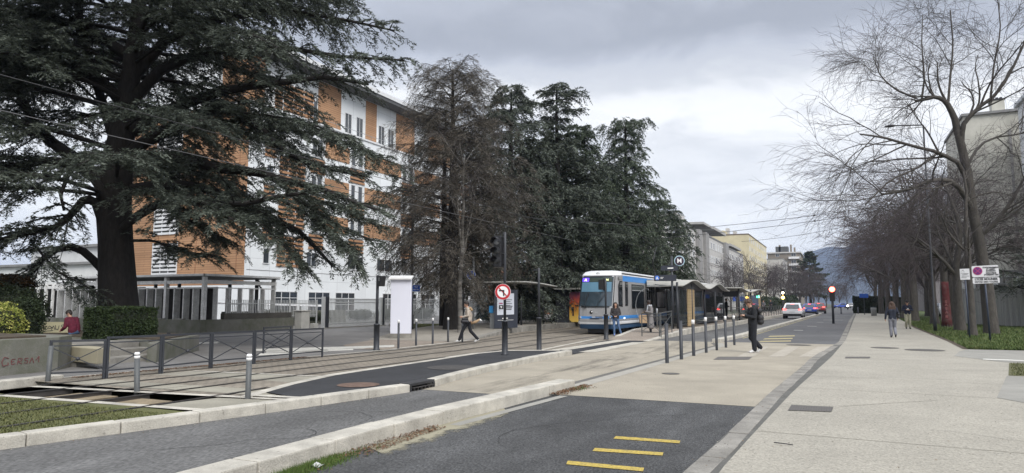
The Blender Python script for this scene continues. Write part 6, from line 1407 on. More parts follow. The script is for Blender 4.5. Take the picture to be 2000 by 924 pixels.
def person(label, loc, face, J, cl, H_=1.72, skin=SKIN, arm=(.052, .045, .034), leg=(.092, .066, .050), torso=.135, shoe=None, hood=None, vox=.011, name='person', extra=(), shoulder=.18, neckc=None):
    """J: joint table in a 1.72 m body, x right, y forward; cl: materials top, legs, shoe, hand"""
    t = thing(name, loc, label, 'person', rz=face); k = H_ / 1.72
    V_ = lambda p: tuple(c * k for c in p)
    D0 = dict(pel=(0, 0, .93), waist=(0, .0, 1.06), chest=(0, 0, 1.28), neck=(0, .01, 1.45), head=(0, .03, 1.60), look=(0, 1, 0),
              lhip=(-.09, 0, .90), rhip=(.09, 0, .90), lkn=(-.10, .02, .48), rkn=(.10, .02, .48), lan=(-.10, -.02, .09), ran=(.10, -.02, .09), lto=(-.11, .13, .03), rto=(.11, .13, .03),
              lsh=(-shoulder, 0, 1.39), rsh=(shoulder, 0, 1.39), lel=(-.23, -.02, 1.12), rel=(.23, -.02, 1.12), lwr=(-.22, .08, .88), rwr=(.22, .08, .88), lh=(0, .1, -.9), rh=(0, .1, -.9))
    D0.update(J); q = {a: Vector(b) for a, b in D0.items()}; top, legs, sho, hs = cl['top'], cl['legs'], cl['shoe'], cl.get('hand', skin); pr = []
    def c(a, b, ra, rb, m): pr.append((tuple(Vector(a) * k), tuple(Vector(b) * k), ra * k, rb * k, m))
    # torso
    for s in (-1, 1):
        ax = Vector((s * .055, 0, 0)); c(q['pel'] + ax, q['waist'] + ax, torso * .86, torso * .80, top if cl.get('long') else (legs if cl.get('short') else top)); c(q['waist'] + ax, q['chest'] + ax * 1.2, torso * .80, torso * .88, top)
        c(q['chest'] + ax * 1.2, q['neck'] + Vector((s * .05, 0, -.06)), torso * .86, .07, top)
    c(q['lsh'], q['neck'] - Vector((0, 0, .04)), .065, .06, top); c(q['rsh'], q['neck'] - Vector((0, 0, .04)), .065, .06, top)
    c(q['pel'] + Vector((-.04, 0, -.03)), q['pel'] + Vector((.04, 0, -.03)), torso * .84, torso * .84, legs)
    for s, p in ((-1, 'l'), (1, 'r')):
        c(q[p + 'hip'], q[p + 'kn'], leg[0], leg[1], legs); c(q[p + 'kn'], q[p + 'an'] + Vector((0, 0, .02)), leg[1], leg[2], legs)
        a = q[p + 'an']; to = q[p + 'to']; c(a + (to - a) * -.22 + Vector((0, 0, -.035)), to, .042, .034, sho); c(a + Vector((0, 0, -.02)), a + (to - a) * .5, .042, .04, sho)
        c(q[p + 'sh'], q[p + 'el'], arm[0] * 1.1, arm[1], top); c(q[p + 'el'], q[p + 'wr'], arm[1], arm[2], top)
        # hand: palm, four fingers, thumb
        w_ = q[p + 'wr']; hd = q[p + 'h'].normalized(); sid = Vector((1, 0, 0)) * -s; sid = (sid - hd * sid.dot(hd)).normalized(); pn = hd.cross(sid).normalized()
        fw = Vector((0, 1, 0)); fw = (fw - hd * fw.dot(hd)); fw = fw.normalized() if fw.length > .2 else pn
        c(w_ + hd * .01, w_ + hd * .065 + fw * .0, .026, .030, hs); c(w_ + hd * .03 + fw * .02, w_ + hd * .075 + fw * .02, .020, .018, hs); c(w_ + hd * .03 - fw * .02, w_ + hd * .075 - fw * .02, .020, .018, hs)
        for i, ln in enumerate((.062, .072, .068, .052)):
            b0 = w_ + hd * .085 + fw * (.030 - i * .020); b1 = b0 + hd * ln * .55 + sid * .004; b2 = b1 + (hd + sid * .8).normalized() * ln * .5; c(b0, b1, .0095, .0088, hs); c(b1, b2, .0088, .0078, hs)
        tb = w_ + hd * .03 + fw * .032; tm = tb + (hd + fw * .8).normalized() * .035; c(tb, tm, .012, .0105, hs); c(tm, tm + (hd + sid * .4).normalized() * .028, .0105, .009, hs)
    # neck, head and face
    h = q['head']; lk = q['look'].normalized(); up = Vector((0, 0, 1)); up = (up - lk * up.dot(lk)).normalized(); rt = lk.cross(up)
    c(q['neck'] - Vector((0, 0, .03)), h - up * .05, .055, .05, neckc or skin)
    F_ = lambda r, f, u: h + rt * r + lk * f + up * u
    c(F_(0, -.015, .035), F_(0, -.02, .03), .092, .090, skin); c(F_(0, .018, .02), F_(0, .03, -.05), .078, .056, skin); c(F_(0, .05, -.075), F_(0, .055, -.08), .034, .030, skin)
    c(F_(0, .088, .012), F_(0, .112, -.022), .010, .015, skin)
    for s in (-1, 1):
        c(F_(s * .082, -.01, .0), F_(s * .084, -.012, -.03), .015, .010, skin); c(F_(s * .033, .083, .010), F_(s * .036, .083, .010), .010, .010, EYE); c(F_(s * .02, .086, .030), F_(s * .046, .080, .031), .008, .006, cl.get('hair', HAIRD))
    c(F_(-.018, .083, -.052), F_(.018, .083, -.052), .0085, .0085, LIP)
    for e in extra: c(*e)
    b = blob('body', pr, t, vox * 1.0)
    return t, q, k, F_, rt, lk, up
def part(t, k, name, prims, m=None, vox=.012): return blob(name, [(tuple(Vector(a) * k), tuple(Vector(b) * k), ra * k, rb * k, mm if mm else m) for a, b, ra, rb, mm in [(p + (None,))[:5] for p in prims]], t, vox)
def hair(t, k, F_, m, long=0.0, style='short', vox=.010):
    P_ = [(F_(0, -.03, .055), F_(0, -.028, .05), .098, .096), (F_(-.03, -.0, .085), F_(.03, -.0, .085), .06, .06), (F_(0, .045, .095), F_(0, .03, .10), .05, .055), (F_(0, -.07, .0), F_(0, -.06, -.04), .06, .05)]
    for s in (-1, 1): P_.append((F_(s * .055, .02, .07), F_(s * .075, -.03, .02), .035, .035))
    if style == 'curly':
        rng = random.Random(5)
        for i in range(26):
            a = rng.random() * 6.28; e = rng.uniform(.0, 1.4); p = F_(.085 * math.cos(a) * math.cos(e), -.01 + .095 * math.sin(a) * math.cos(e), .05 + .085 * math.sin(e)); 
            if (p - F_(0, .09, .0)).length > .075: P_.append((p, p, .038, .037))
    if long:
        for i in range(7):
            x = -.085 + i * .0285; P_.append((F_(x, -.06, .03), F_(x * 1.35, -.075, -.12), .04, .045)); P_.append((F_(x * 1.35, -.075, -.12), Vector(F_(x * 1.5, -.09, 0)) + Vector((0, 0, -long)), .045, .02))
        for s in (-1, 1): P_.append((F_(s * .085, -.01, .03), F_(s * .10, -.0, -.12), .028, .03)); P_.append((F_(s * .10, .0, -.12), F_(s * .11, .01, -.22), .03, .02))
    return part(t, k, 'hair', [p + (m,) for p in P_], vox=vox)
def held(name, label, cat, t, world_pts): ...
def wloc(t, p, k): return t.matrix_basis @ (Vector(p) * k)
# heading helpers: face = rotation of a body whose front is +y
FL = YAW + R(90)          # walks towards picture left
BLK = cloth('black_padded_jacket', (.014, .015, .018)); BLKT = cloth('black_trousers', (.011, .012, .016)); WSH = mat('white_trainers', (.55, .55, .55), .6, .05, 6); DSH = mat('dark_shoes', (.015, .014, .014), .6, .1, 6)
# 1 man in black crossing, looking at his phone, walking left
x, y = G(1472, 689); t, q, k, F_, *_ = person('young man in a black jacket walking left across the pale crossing looking at his phone', (x, y, 0), FL, dict(
    neck=(0, .05, 1.44), head=(0, .10, 1.57), look=(0, .82, -.5), chest=(0, .0, 1.28), lhip=(-.09, 0, .9), lkn=(-.10, .02, .48), lan=(-.10, .0, .09), lto=(-.10, .15, .03),
    rhip=(.09, 0, .9), rkn=(.09, .03, .47), ran=(.09, -.25, .15), rto=(.09, -.16, .035), lel=(-.24, .02, 1.12), lwr=(-.13, .26, 1.18), rel=(.24, .02, 1.12), rwr=(.10, .27, 1.17), lh=(.5, .8, .2), rh=(-.5, .8, .2)),
    dict(top=BLK, legs=BLKT, shoe=WSH, hair=HAIRD), H_=1.74, arm=(.066, .060, .045), leg=(.108, .088, .074), torso=.155, vox=.010)
hair(t, k, F_, HAIRB, style='curly')
part(t, k, 'hood', [((-.09, -.06, 1.43), (.09, -.06, 1.43), .065, .065), ((-.06, -.11, 1.40), (.06, -.11, 1.40), .06, .06), ((-.10, .02, 1.43), (-.05, .09, 1.39), .04, .03), ((.10, .02, 1.43), (.05, .09, 1.39), .04, .03)], BLK)
bp = thing('rucksack', tuple(t.location + Vector((0, 0, 1.0))), 'black rucksack on the back of the man looking at his phone', 'rucksack'); bp.rotation_euler = t.rotation_euler
part(bp, 1, 'bag_body', [((-.08, -.20, .35), (.08, -.20, .35), .10, .10), ((-.09, -.22, .12), (.09, -.22, .12), .12, .12), ((-.09, -.23, -.0), (.09, -.23, -.0), .11, .11)], mat('rucksack_black', (.02, .02, .022), .6, .15, 8))
for s in (-1, 1): MB().use(BLACK).tube([(s * .10, -.10, .40), (s * .13, .02, .45), (s * .14, .14, .32), (s * .14, .1, .1), (s * .13, -.1, .02)], .016, 6).build('strap', parent=bp, world=False)
ph = tag(MB().use(BLACK).box(-.035, .035, -.005, .005, -.07, .07).build('phone'), 'phone held by the man in the black jacket', 'phone'); ph.location = wloc(t, (-.02, .36, 1.22), k); ph.rotation_euler = (R(-35), 0, FL)
# 2 long haired woman walking away
x, y = G(1745, 660); t, q, k, F_, *_ = person('long haired woman in navy jacket and grey jeans walking away on the pavement', (x, y, .014), R(2), dict(
    lel=(-.27, -.03, 1.14), lwr=(-.30, .03, .90), rel=(.27, .0, 1.12), rwr=(.24, .12, .95), lkn=(-.09, .03, .48), lan=(-.08, .0, .09), lto=(-.09, .14, .03), rkn=(.08, .06, .48), ran=(.09, -.16, .16), rto=(.09, -.10, .05)),
    dict(top=cloth('navy_jacket', (.018, .022, .035)), legs=cloth('grey_jeans', (.17, .175, .20)), shoe=DSH, hair=HAIRB), H_=1.64, arm=(.058, .052, .042), leg=(.10, .075, .066), torso=.145)
hair(t, k, F_, HAIRB, long=.42)
hb = thing('handbag', tuple(t.location + Vector((.22, 0, .95))), 'dark handbag carried at the right side of the long haired woman', 'handbag'); part(hb, 1, 'bag_body', [((.03, -.08, .0), (.03, .10, .0), .07, .07), ((.03, -.08, .12), (.03, .10, .12), .06, .06)], mat('rucksack_black', (.02, .02, .022)))
MB().use(BLACK).tube([(.02, -.06, .15), (-.05, -.02, .35), (-.06, .04, .35), (.02, .1, .15)], .01, 6).build('strap', parent=hb, world=False)
# 3 man in cap walking towards the camera with phone
x, y = G(1774, 643); t, q, k, F_, *_ = person('man in a dark cap, navy pullover and pale trousers walking towards the camera', (x, y, .014), R(182), dict(
    neck=(0, .03, 1.45), head=(0, .06, 1.59), look=(0, .92, -.35), lel=(-.27, .0, 1.14), lwr=(-.10, .22, 1.14), rel=(.27, .0, 1.14), rwr=(.10, .24, 1.16), lh=(.7, .5, .2), rh=(-.7, .5, .2), rkn=(.09, .06, .48), ran=(.09, -.10, .11), rto=(.10, .04, .03)),
    dict(top=cloth('navy_pullover', (.016, .020, .038)), legs=cloth('khaki_trousers', (.33, .32, .24)), shoe=DSH, hair=HAIRD), H_=1.74, arm=(.06, .05, .04), leg=(.105, .08, .066), torso=.15)
hair(t, k, F_, HAIRD); part(t, k, 'cap', [(F_(0, -.01, .07), F_(0, -.01, .08), .10, .085), (F_(-.03, .10, .055), F_(.03, .10, .055), .03, .03)], mat('cap_black', (.02, .02, .03), .8, .1, 5))
ph = tag(MB().use(WHITE).box(-.04, .04, -.005, .005, -.07, .07).build('phone'), 'phone held by the man in the dark cap', 'phone'); ph.location = wloc(t, (0, .32, 1.2), k); ph.rotation_euler = (R(-30), 0, R(182))
# 4 woman in long grey coat waiting on the platform
x, y = G(1271, 655, .02); GC = cloth('grey_wool_coat', (.19, .18, .18), .12); t, q, k, F_, *_ = person('woman in a long grey coat and white scarf standing beside the tram', (x, y, .03), FL, dict(
    neck=(0, .03, 1.45), head=(0, .06, 1.59), look=(0, .9, -.4), lel=(-.24, .0, 1.12), lwr=(-.12, .22, 1.16), rel=(.24, .0, 1.12), rwr=(.12, .23, 1.15), lh=(.5, .8, .1), rh=(-.5, .8, .1), lan=(-.09, .0, .09), ran=(.09, -.02, .09)),
    dict(top=GC, legs=BLKT, shoe=DSH, hair=HAIRD, long=1), H_=1.70, skin=SKIND, arm=(.068, .062, .05), leg=(.075, .06, .045), torso=.155, vox=.010)
part(t, k, 'coat_skirt', [((-.06, 0, .98), (-.10, .02, .42), .13, .12), ((.06, 0, .98), (.10, -.02, .42), .13, .12), ((0, .0, .98), (0, .06, .44), .13, .12), ((0, .0, .98), (0, -.07, .42), .13, .12)], GC)
part(t, k, 'scarf', [((-.08, .06, 1.46), (.08, .06, 1.46), .055, .055), ((-.1, -.03, 1.46), (.1, -.03, 1.46), .05, .05), ((.0, .11, 1.44), (-.03, .17, 1.18), .045, .03)], cloth('white_scarf', (.45, .47, .50)))
hair(t, k, F_, HAIRD)
bg_ = thing('paper_bag', tuple(wloc(t, (-.12, .38, .80), k)), 'brown paper carrier bag held by the woman in the grey coat', 'bag'); bg_.rotation_euler = (0, 0, FL)
MB().use(mat('brown_paper', (.33, .23, .14), .85, .1, 5)).slab([(-.08, -.18, -.20), (.08, -.18, -.20), (.08, .18, -.20), (-.08, .18, -.20)], (0, .03, .40)).build('bag_body', parent=bg_, world=False, bevel=.01); MB().use(MATS['brown_paper']).tube([(0, -.08, .2), (0, .0, .36), (0, .12, .2)], .008, 6).build('handle', parent=bg_, world=False)
hb = thing('handbag', tuple(wloc(t, (.26, -.12, .85), k)), 'black handbag on the arm of the woman in the grey coat', 'handbag'); hb.rotation_euler = (0, 0, FL)
MB().use(mat('black_leather', (.016, .016, .02), .45, .1, 5)).slab([(-.07, -.2, -.17), (.07, -.2, -.17), (.07, .2, -.17), (-.07, .2, -.17)], (0, 0, .30)).build('bag_body', parent=hb, world=False, bevel=.03); MB().use(BLACK).tube([(0, -.12, .12), (0, -.08, .3), (0, .08, .3), (0, .12, .12)], .012, 6).build('handle', parent=hb, world=False)
ph = tag(MB().use(BLACK).box(-.035, .035, -.005, .005, -.07, .07).build('phone'), 'phone held by the woman in the grey coat', 'phone'); ph.location = wloc(t, (0, .32, 1.22), k); ph.rotation_euler = (R(-35), 0, FL)
# 5 girl walking down from the platform
x, y = G(1203, 655.5); t, q, k, F_, *_ = person('girl in a dark padded jacket and blue jeans stepping down in front of the tram', (x, y, 0), YAW + R(180) - R(10), dict(
    look=(.1, 1, 0), lel=(-.24, .02, 1.13), lwr=(-.07, .20, 1.02), rel=(.24, .02, 1.13), rwr=(.07, .21, 1.01), lh=(.7, .5, -.3), rh=(-.7, .5, -.3), lkn=(-.15, .02, .48), lan=(-.26, -.04, .09), lto=(-.30, .07, .03), rkn=(.09, .05, .48), ran=(.08, .06, .09), rto=(.08, .19, .03)),
    dict(top=cloth('dark_padded_coat', (.035, .032, .034)), legs=cloth('blue_jeans', (.07, .12, .22)), shoe=mat('blue_trainers', (.10, .15, .35), .6, .1, 6), hair=HAIRD), H_=1.62, arm=(.062, .055, .045), leg=(.088, .066, .056), torso=.15, vox=.010)
hair(t, k, F_, HAIRD, long=.12); part(t, k, 'hood', [((-.09, -.05, 1.42), (.09, -.05, 1.42), .05, .05), ((-.11, .03, 1.42), (-.05, .09, 1.38), .035, .03), ((.11, .03, 1.42), (.05, .09, 1.38), .035, .03)], MATS['dark_padded_coat'])
# 6 seated person in the left shelter
sx, sy, sz = -18.75, 38.0, .28; t, q, k, F_, *_ = person('seated person in a brown jacket and blue jeans on the left shelter bench', (sx, sy, sz - .42), R(-115) + R(0), dict(
    pel=(0, -.05, .93), waist=(0, .0, 1.06), chest=(0, .08, 1.27), neck=(0, .17, 1.42), head=(0, .24, 1.54), look=(0, .8, -.6), lsh=(-.18, .12, 1.37), rsh=(.18, .12, 1.37), lhip=(-.09, .02, .9), rhip=(.09, .02, .9), lkn=(-.12, .46, .88), rkn=(.12, .46, .88), lan=(-.12, .44, .51), ran=(.12, .50, .51), lto=(-.12, .58, .45), rto=(.12, .64, .45),
    lel=(-.23, .22, 1.12), rel=(.23, .22, 1.12), lwr=(-.07, .42, 1.05), rwr=(.07, .42, 1.05), lh=(.5, .8, -.1), rh=(-.5, .8, -.1)), dict(top=cloth('brown_jacket', (.055, .038, .034)), legs=cloth('pale_blue_jeans', (.13, .20, .30)), shoe=DSH, hair=HAIRD), H_=1.72, skin=SKIND, arm=(.062, .056, .045), leg=(.095, .075, .06), torso=.155)
hair(t, k, F_, HAIRD)
# 7 woman in beige jacket striding left
x, y = G(914, 670); BEI = cloth('beige_padded_jacket', (.38, .33, .28)); t, q, k, F_, *_ = person('woman in a beige padded jacket and black trousers striding left beside the tram tracks', (x, y, .03), FL, dict(
    neck=(0, .03, 1.45), head=(0, .07, 1.58), look=(0, .93, -.3), lel=(-.23, -.02, 1.13), lwr=(-.16, .20, 1.06), lh=(0, .9, .1), rel=(.24, -.12, 1.14), rwr=(.20, -.10, .92), rh=(0, -.1, -1), lkn=(-.09, .22, .50), lan=(-.09, .36, .09), lto=(-.09, .49, .04), rkn=(.09, -.10, .47), ran=(.09, -.40, .12), rto=(.09, -.28, .03)),
    dict(top=BEI, legs=BLKT, shoe=WSH, hair=HAIRD), H_=1.64, arm=(.062, .056, .044), leg=(.095, .07, .062), torso=.15, vox=.010)
hair(t, k, F_, HAIRD); part(t, k, 'fur_hood', [((-.08, -.09, 1.42), (.08, -.09, 1.42), .07, .07), ((-.07, -.14, 1.36), (.07, -.14, 1.36), .06, .06), ((-.12, .0, 1.43), (-.07, .08, 1.38), .04, .035), ((.12, .0, 1.43), (.07, .08, 1.38), .04, .035)], cloth('fur_trim', (.30, .21, .12)))
hb = thing('handbag', tuple(wloc(t, (-.2, .12, .92), k)), 'small black shoulder bag of the woman in the beige jacket', 'handbag'); hb.rotation_euler = (0, 0, FL)
part(hb, 1, 'bag_body', [((0, -.1, -.05), (0, .1, -.05), .07, .07), ((0, -.09, .06), (0, .09, .06), .05, .05)], mat('black_leather', (.016, .016, .02))); MB().use(BLACK).tube([(0, -.08, .08), (.1, -.12, .35), (.22, -.1, .52), (.12, .02, .45), (0, .08, .08)], .008, 6).build('strap', parent=hb, world=False)
bq = thing('baguette_bag', tuple(wloc(t, (.20, -.18, .84), k)), 'light paper parcel held behind by the woman in the beige jacket', 'parcel'); bq.rotation_euler = (0, 0, FL)
MB().use(MATS['brown_paper']).tube([(0, .08, -.06), (0, -.16, .02), (0, -.30, .12)], [.05, .06, .03], 10).build('wrapping', parent=bq, world=False); MB().use(WHITE).tube([(0, -.29, .11), (0, -.36, .04)], [.035, .03], 10).build('contents', parent=bq, world=False)
# 8 person in a dark red jacket by the graffiti board, bending over
x, y, z = atD(144, 660, 22.5); t, q, k, F_, *_ = person('person in a dark red jacket and blue jeans bending beside the graffiti board', (x, y, -.30 + .14), FL + R(-18), dict(
    chest=(0, .10, 1.24), neck=(0, .2, 1.38), head=(0, .27, 1.49), look=(0, .7, -.7), lsh=(-.18, .14, 1.32), rsh=(.18, .14, 1.32), lel=(-.25, .12, 1.05), rel=(.25, .12, 1.05), lwr=(-.2, .32, .95), rwr=(.2, .32, .95), lh=(0, .8, -.4), rh=(0, .8, -.4)),
    dict(top=cloth('dark_red_jacket', (.10, .012, .028)), legs=MATS['blue_jeans'], shoe=DSH, hair=HAIRD), H_=1.62, arm=(.07, .062, .05), leg=(.10, .08, .07), torso=.175)
hair(t, k, F_, HAIRD)
# 9-11 travellers further up the platform
CLD = cloth('dark_coat', (.02, .022, .028))
for (px, py, lab_, f, tp, h_) in ((1419, 621, 'traveller in dark clothes leaning out at the end of the glass shelter', FL + R(180), CLD, 1.75), (1492, 611.5, 'blurred traveller in a grey coat behind the platform barriers', R(180), cloth('mid_grey_coat', (.10, .10, .11)), 1.7), (1506, 611, 'tall traveller in a black coat near the white car behind the barriers', R(170), CLD, 1.8), (1455, 616, 'traveller in dark clothes standing by the second shelter', R(160), CLD, 1.7)):
    x, y = G(px, py, .25); t, q, k, F_, *_ = person(lab_, (x, y, .26), f, dict(lwr=(-.15, .2, 1.05), rwr=(.15, .2, 1.0), lh=(.4, .8, 0), rh=(-.4, .8, 0)), dict(top=tp, legs=BLKT, shoe=DSH, hair=HAIRD), H_=h_, arm=(.065, .058, .045), leg=(.10, .075, .06), torso=.155, vox=.018)
    hair(t, k, F_, HAIRD, vox=.018)
# ================================================================ VEGETATION
def tubes_np(paths, seg=5):
    """many tapered tubes in one go; paths = list of (points Nx3, radii N)"""
    V = []; Q = []; o = 0; an = np.arange(seg) * 2 * np.pi / seg; ca, sa = np.cos(an), np.sin(an)
    for P, r in paths:
        P = np.asarray(P, float); r = np.asarray(r, float); n = len(P)
        T = np.gradient(P, axis=0); T /= np.linalg.norm(T, axis=1)[:, None] + 1e-9
        ref = np.array([0, 0, 1.]) if abs(T[0][2]) < .7 else np.array([1., 0, 0])
        X = np.cross(T, ref); X /= np.linalg.norm(X, axis=1)[:, None] + 1e-9; Y = np.cross(T, X)
        V.append((P[:, None] + (X[:, None] * ca[None, :, None] + Y[:, None] * sa[None, :, None]) * r[:, None, None]).reshape(-1, 3))
        i = np.arange(n - 1)[:, None] * seg; k = np.arange(seg)[None]; k2 = (k + 1) % seg
        Q.append((np.stack([i + k, i + k2, i + seg + k2, i + seg + k], -1) + o).reshape(-1, 4)); o += n * seg
    return np.concatenate(V), np.concatenate(Q)
def sprays(org, dirs, L, rng, n=12, width=.034, droop=.25, flat=.55, tl=(.10, .24)):
    """fan-like conifer sprays: thin leaf-sized triangles along each shoot; org, dirs (M,3), L (M)"""
    M_ = len(org); up = np.array([0, 0, 1.])
    d = dirs / (np.linalg.norm(dirs, axis=1)[:, None] + 1e-9); s = np.cross(d, up); s /= np.linalg.norm(s, axis=1)[:, None] + 1e-9; nrm = np.cross(s, d)
    t = rng.random((M_, n)); sg = np.where(rng.random((M_, n)) < .5, -1, 1); l = rng.uniform(tl[0], tl[1], (M_, n)) * (1.15 - .5 * t)
    base = org[:, None] + d[:, None] * (t * L[:, None])[..., None] - up * (droop * (t ** 2) * L[:, None])[..., None]
    ang = rng.uniform(.35, 1.15, (M_, n)); lift = rng.normal(0, flat * .6, (M_, n))
    dr = d[:, None] * np.cos(ang)[..., None] + s[:, None] * (sg * np.sin(ang))[..., None] + nrm[:, None] * lift[..., None] - up * (droop * .4)
    dr /= np.linalg.norm(dr, axis=-1)[..., None]
    sd = np.cross(dr, rng.normal(0, 1, (M_, n, 3))); sd /= np.linalg.norm(sd, axis=-1)[..., None] + 1e-9; w_ = width * rng.uniform(.6, 1.3, (M_, n))[..., None]
    a = base; m1 = base + dr * (l * .45)[..., None] + sd * w_; m2 = base + dr * (l * .45)[..., None] - sd * w_; e = base + dr * l[..., None]
    V = np.stack([a, m1, e, m2], 2).reshape(-1, 3); Q = np.arange(len(V)).reshape(-1, 4); return V, Q
def curve_pts(a, d, L, n, droop, rng, wob=.06):
    """a branch path from a in direction d, length L, sagging by droop"""
    d = np.array(d, float); d /= np.linalg.norm(d); t = np.linspace(0, 1, n)[:, None]; w_ = np.cumsum(rng.normal(0, wob, (n, 3)), 0) * L / n * t
    return np.array(a) + d * L * t + np.array([0, 0, -1.]) * droop * L * t ** 2 + w_
class Conifer:
    def __init__(s, seed): s.rng = np.random.default_rng(seed); s.wood = []; s.O = []; s.D = []; s.Ls = []
    def limb(s, P, r0, r1, second=14, slen=1.6, start=.25, sdroop=.18, spray=7, sl=.55, up=.1, both=True, taper=True):
        """primary limb as polyline; grows side shoots with sprays on both sides, in flat plates"""
        rng = s.rng; P = np.asarray(P, float); n = len(P); r = np.linspace(r0, r1, n); s.wood.append((P, r))
        seglen = np.linalg.norm(np.diff(P, axis=0), axis=1); cum = np.concatenate([[0], np.cumsum(seglen)]); tot = cum[-1]
        for k in range(second):
            u = start + (1 - start) * (k + rng.random()) / second; x = u * tot; i = min(n - 2, np.searchsorted(cum, x, side='right') - 1); p = P[i] + (P[i + 1] - P[i]) * (x - cum[i]) / (seglen[i] + 1e-9)
            t = (P[i + 1] - P[i]) / (seglen[i] + 1e-9); sd = np.cross(t, [0, 0, 1.]); sd /= np.linalg.norm(sd) + 1e-9
            sg = (1 if k % 2 else -1); a = rng.uniform(.55, 1.25); d = t * math.cos(a) + sd * sg * math.sin(a) + np.array([0, 0, rng.normal(up, .16)])
            L_ = slen * rng.uniform(.55, 1.15) * (1.1 - .65 * max(0, (u - start) / (1 - start))) if taper else slen * rng.uniform(.55, 1.15)
            Q = curve_pts(p, d, L_, 5, sdroop * rng.uniform(.5, 1.4), rng); s.wood.append((Q, np.linspace(max(.012, r1 * .7), .006, 5)))
            m = max(2, int(spray * L_ / slen + .5)); 
            for j in range(m):
                v = (j + rng.random()) / m; ii = min(3, int(v * 4)); pp = Q[ii] + (Q[ii + 1] - Q[ii]) * (v * 4 - ii); tt = Q[ii + 1] - Q[ii]; tt = tt / (np.linalg.norm(tt) + 1e-9)
                s2 = np.cross(tt, [0, 0, 1.]); s2 /= np.linalg.norm(s2) + 1e-9; b = rng.uniform(.2, 1.1) * (1 if rng.random() < .5 else -1)
                s.O.append(pp); s.D.append(tt * math.cos(b) + s2 * math.sin(b) + np.array([0, 0, rng.normal(.02, .14)])); s.Ls.append(sl * rng.uniform(.6, 1.2))
            s.O.append(Q[-1]); s.D.append(Q[-1] - Q[-2]); s.Ls.append(sl * .8)
    def build(s, root, bark, leaf, n=12, width=.034, droop=.25, flat=.55, tl=(.10, .24), seg=6):
        V, Q = tubes_np(s.wood[:1], 14); mesh_np('trunk', V, Q, mats=bark, parent=root, smooth=True)
        V, Q = tubes_np(s.wood[1:], seg); mesh_np('branches', V, Q, mats=bark, parent=root, smooth=True)
        V, Q = sprays(np.array(s.O), np.array(s.D), np.array(s.Ls), s.rng, n, width, droop, flat, tl); return mesh_np('crown', V, Q, mats=leaf, parent=root)
CEDL = foliage('cedar_needles', [(.017, .022, .016), (.038, .047, .036), (.070, .084, .066), (.15, .17, .14)], .9)
DEOL = foliage('deodar_needles', [(.015, .022, .014), (.034, .046, .030), (.060, .080, .052), (.13, .155, .11)], .8)
DEAD = foliage('bare_larch_twigs', [(.026, .022, .018), (.055, .048, .038), (.088, .078, .064), (.14, .125, .105)], 1.1)

# ---- the big cedar at the left
CXc, CYc = -24.9, 16.9
ct = thing('cedar_tree', (CXc, CYc, 0), 'huge old cedar with a thick dark trunk and spreading flat branches filling the left', 'tree')
C1 = Conifer(11)
def pxl(pts, D0=26.0, D1=None):
    D1 = D0 if D1 is None else D1; n = len(pts); return np.array([atD(x, y, D0 + (D1 - D0) * i / max(1, n - 1)) for i, (x, y) in enumerate(pts)])
def smooth_path(P, n):
    P = np.asarray(P); t = np.linspace(0, 1, len(P)); u = np.linspace(0, 1, n); return np.stack([np.interp(u, t, P[:, i]) for i in range(3)], 1)
trunk = pxl([(232, 672), (231, 640), (230, 560), (226, 470), (222, 400), (228, 330), (240, 250), (255, 150), (268, 60), (275, -80), (280, -230)])
C1.wood.append((trunk, np.array([.98, .80, .66, .60, .62, .56, .44, .36, .30, .2, .1])))
def L1(pts, D0, D1, r0, r1, **k): C1.limb(smooth_path(pxl(pts, D0, D1), 12), r0, r1, **k)
L1([(218, 395), (195, 350), (150, 312), (110, 285), (70, 250), (30, 170), (-40, 120)], 26, 24, .36, .10, second=30, slen=2.6, start=.4)
L1([(225, 410), (180, 345), (120, 310), (60, 318), (0, 330), (-60, 330)], 25.6, 23, .20, .05, second=24, slen=1.7, start=.45)
L1([(215, 470), (200, 430), (185, 392), (165, 388), (145, 412), (120, 440), (60, 455), (-10, 470)], 26, 23.5, .24, .06, second=32, slen=2.2, start=.5, spray=10)
L1([(230, 560), (185, 510), (150, 480), (95, 490), (40, 560), (10, 575), (-50, 560)], 26.5, 25, .20, .05, second=20, slen=1.4, start=.3)
L1([(240, 445), (262, 425), (310, 398), (352, 390), (400, 398), (470, 400), (560, 380), (640, 372)], 25.5, 22.5, .22, .05, second=26, slen=1.7, start=.3, spray=8)
L1([(238, 375), (300, 362), (380, 362), (450, 385), (520, 420), (590, 455), (650, 520)], 26, 25, .24, .05, second=30, slen=1.6, start=.25, spray=8)
L1([(245, 330), (330, 300), (430, 330), (500, 335), (560, 355), (620, 365), (690, 395), (740, 410)], 26, 23, .24, .04, second=38, slen=1.7, start=.2, spray=9)
L1([(540, 350), (575, 385), (640, 430), (690, 455), (730, 470)], 24, 24, .07, .03, second=18, slen=1.2, start=.1, spray=8)
L1([(245, 300), (330, 250), (440, 205), (480, 225), (510, 255), (560, 300), (640, 330), (720, 345)], 26, 25, .28, .04, second=38, slen=1.9, start=.25, spray=9)
L1([(250, 260), (330, 215), (400, 188), (470, 170), (560, 160), (640, 150), (720, 165)], 26, 25.5, .28, .05, second=36, slen=2.3, start=.2, spray=10, sdroop=.3)
L1([(255, 200), (320, 130), (420, 95), (540, 90), (660, 110), (790, 118)], 26, 25, .26, .04, second=44, slen=2.4, start=.15, spray=11, sdroop=.35)
L1([(262, 150), (330, 70), (450, 30), (560, 20), (680, 40), (770, 60)], 26, 25.5, .24, .04, second=44, slen=2.3, start=.15, spray=11, sdroop=.3)
L1([(232, 300), (200, 200), (170, 100), (150, 0), (120, -100)], 26, 27, .26, .1, second=26, slen=2.4, start=.2)
L1([(240, 200), (190, 150), (110, 120), (30, 100), (-60, 90)], 26, 24, .24, .06, second=36, slen=2.4, start=.1, spray=9)
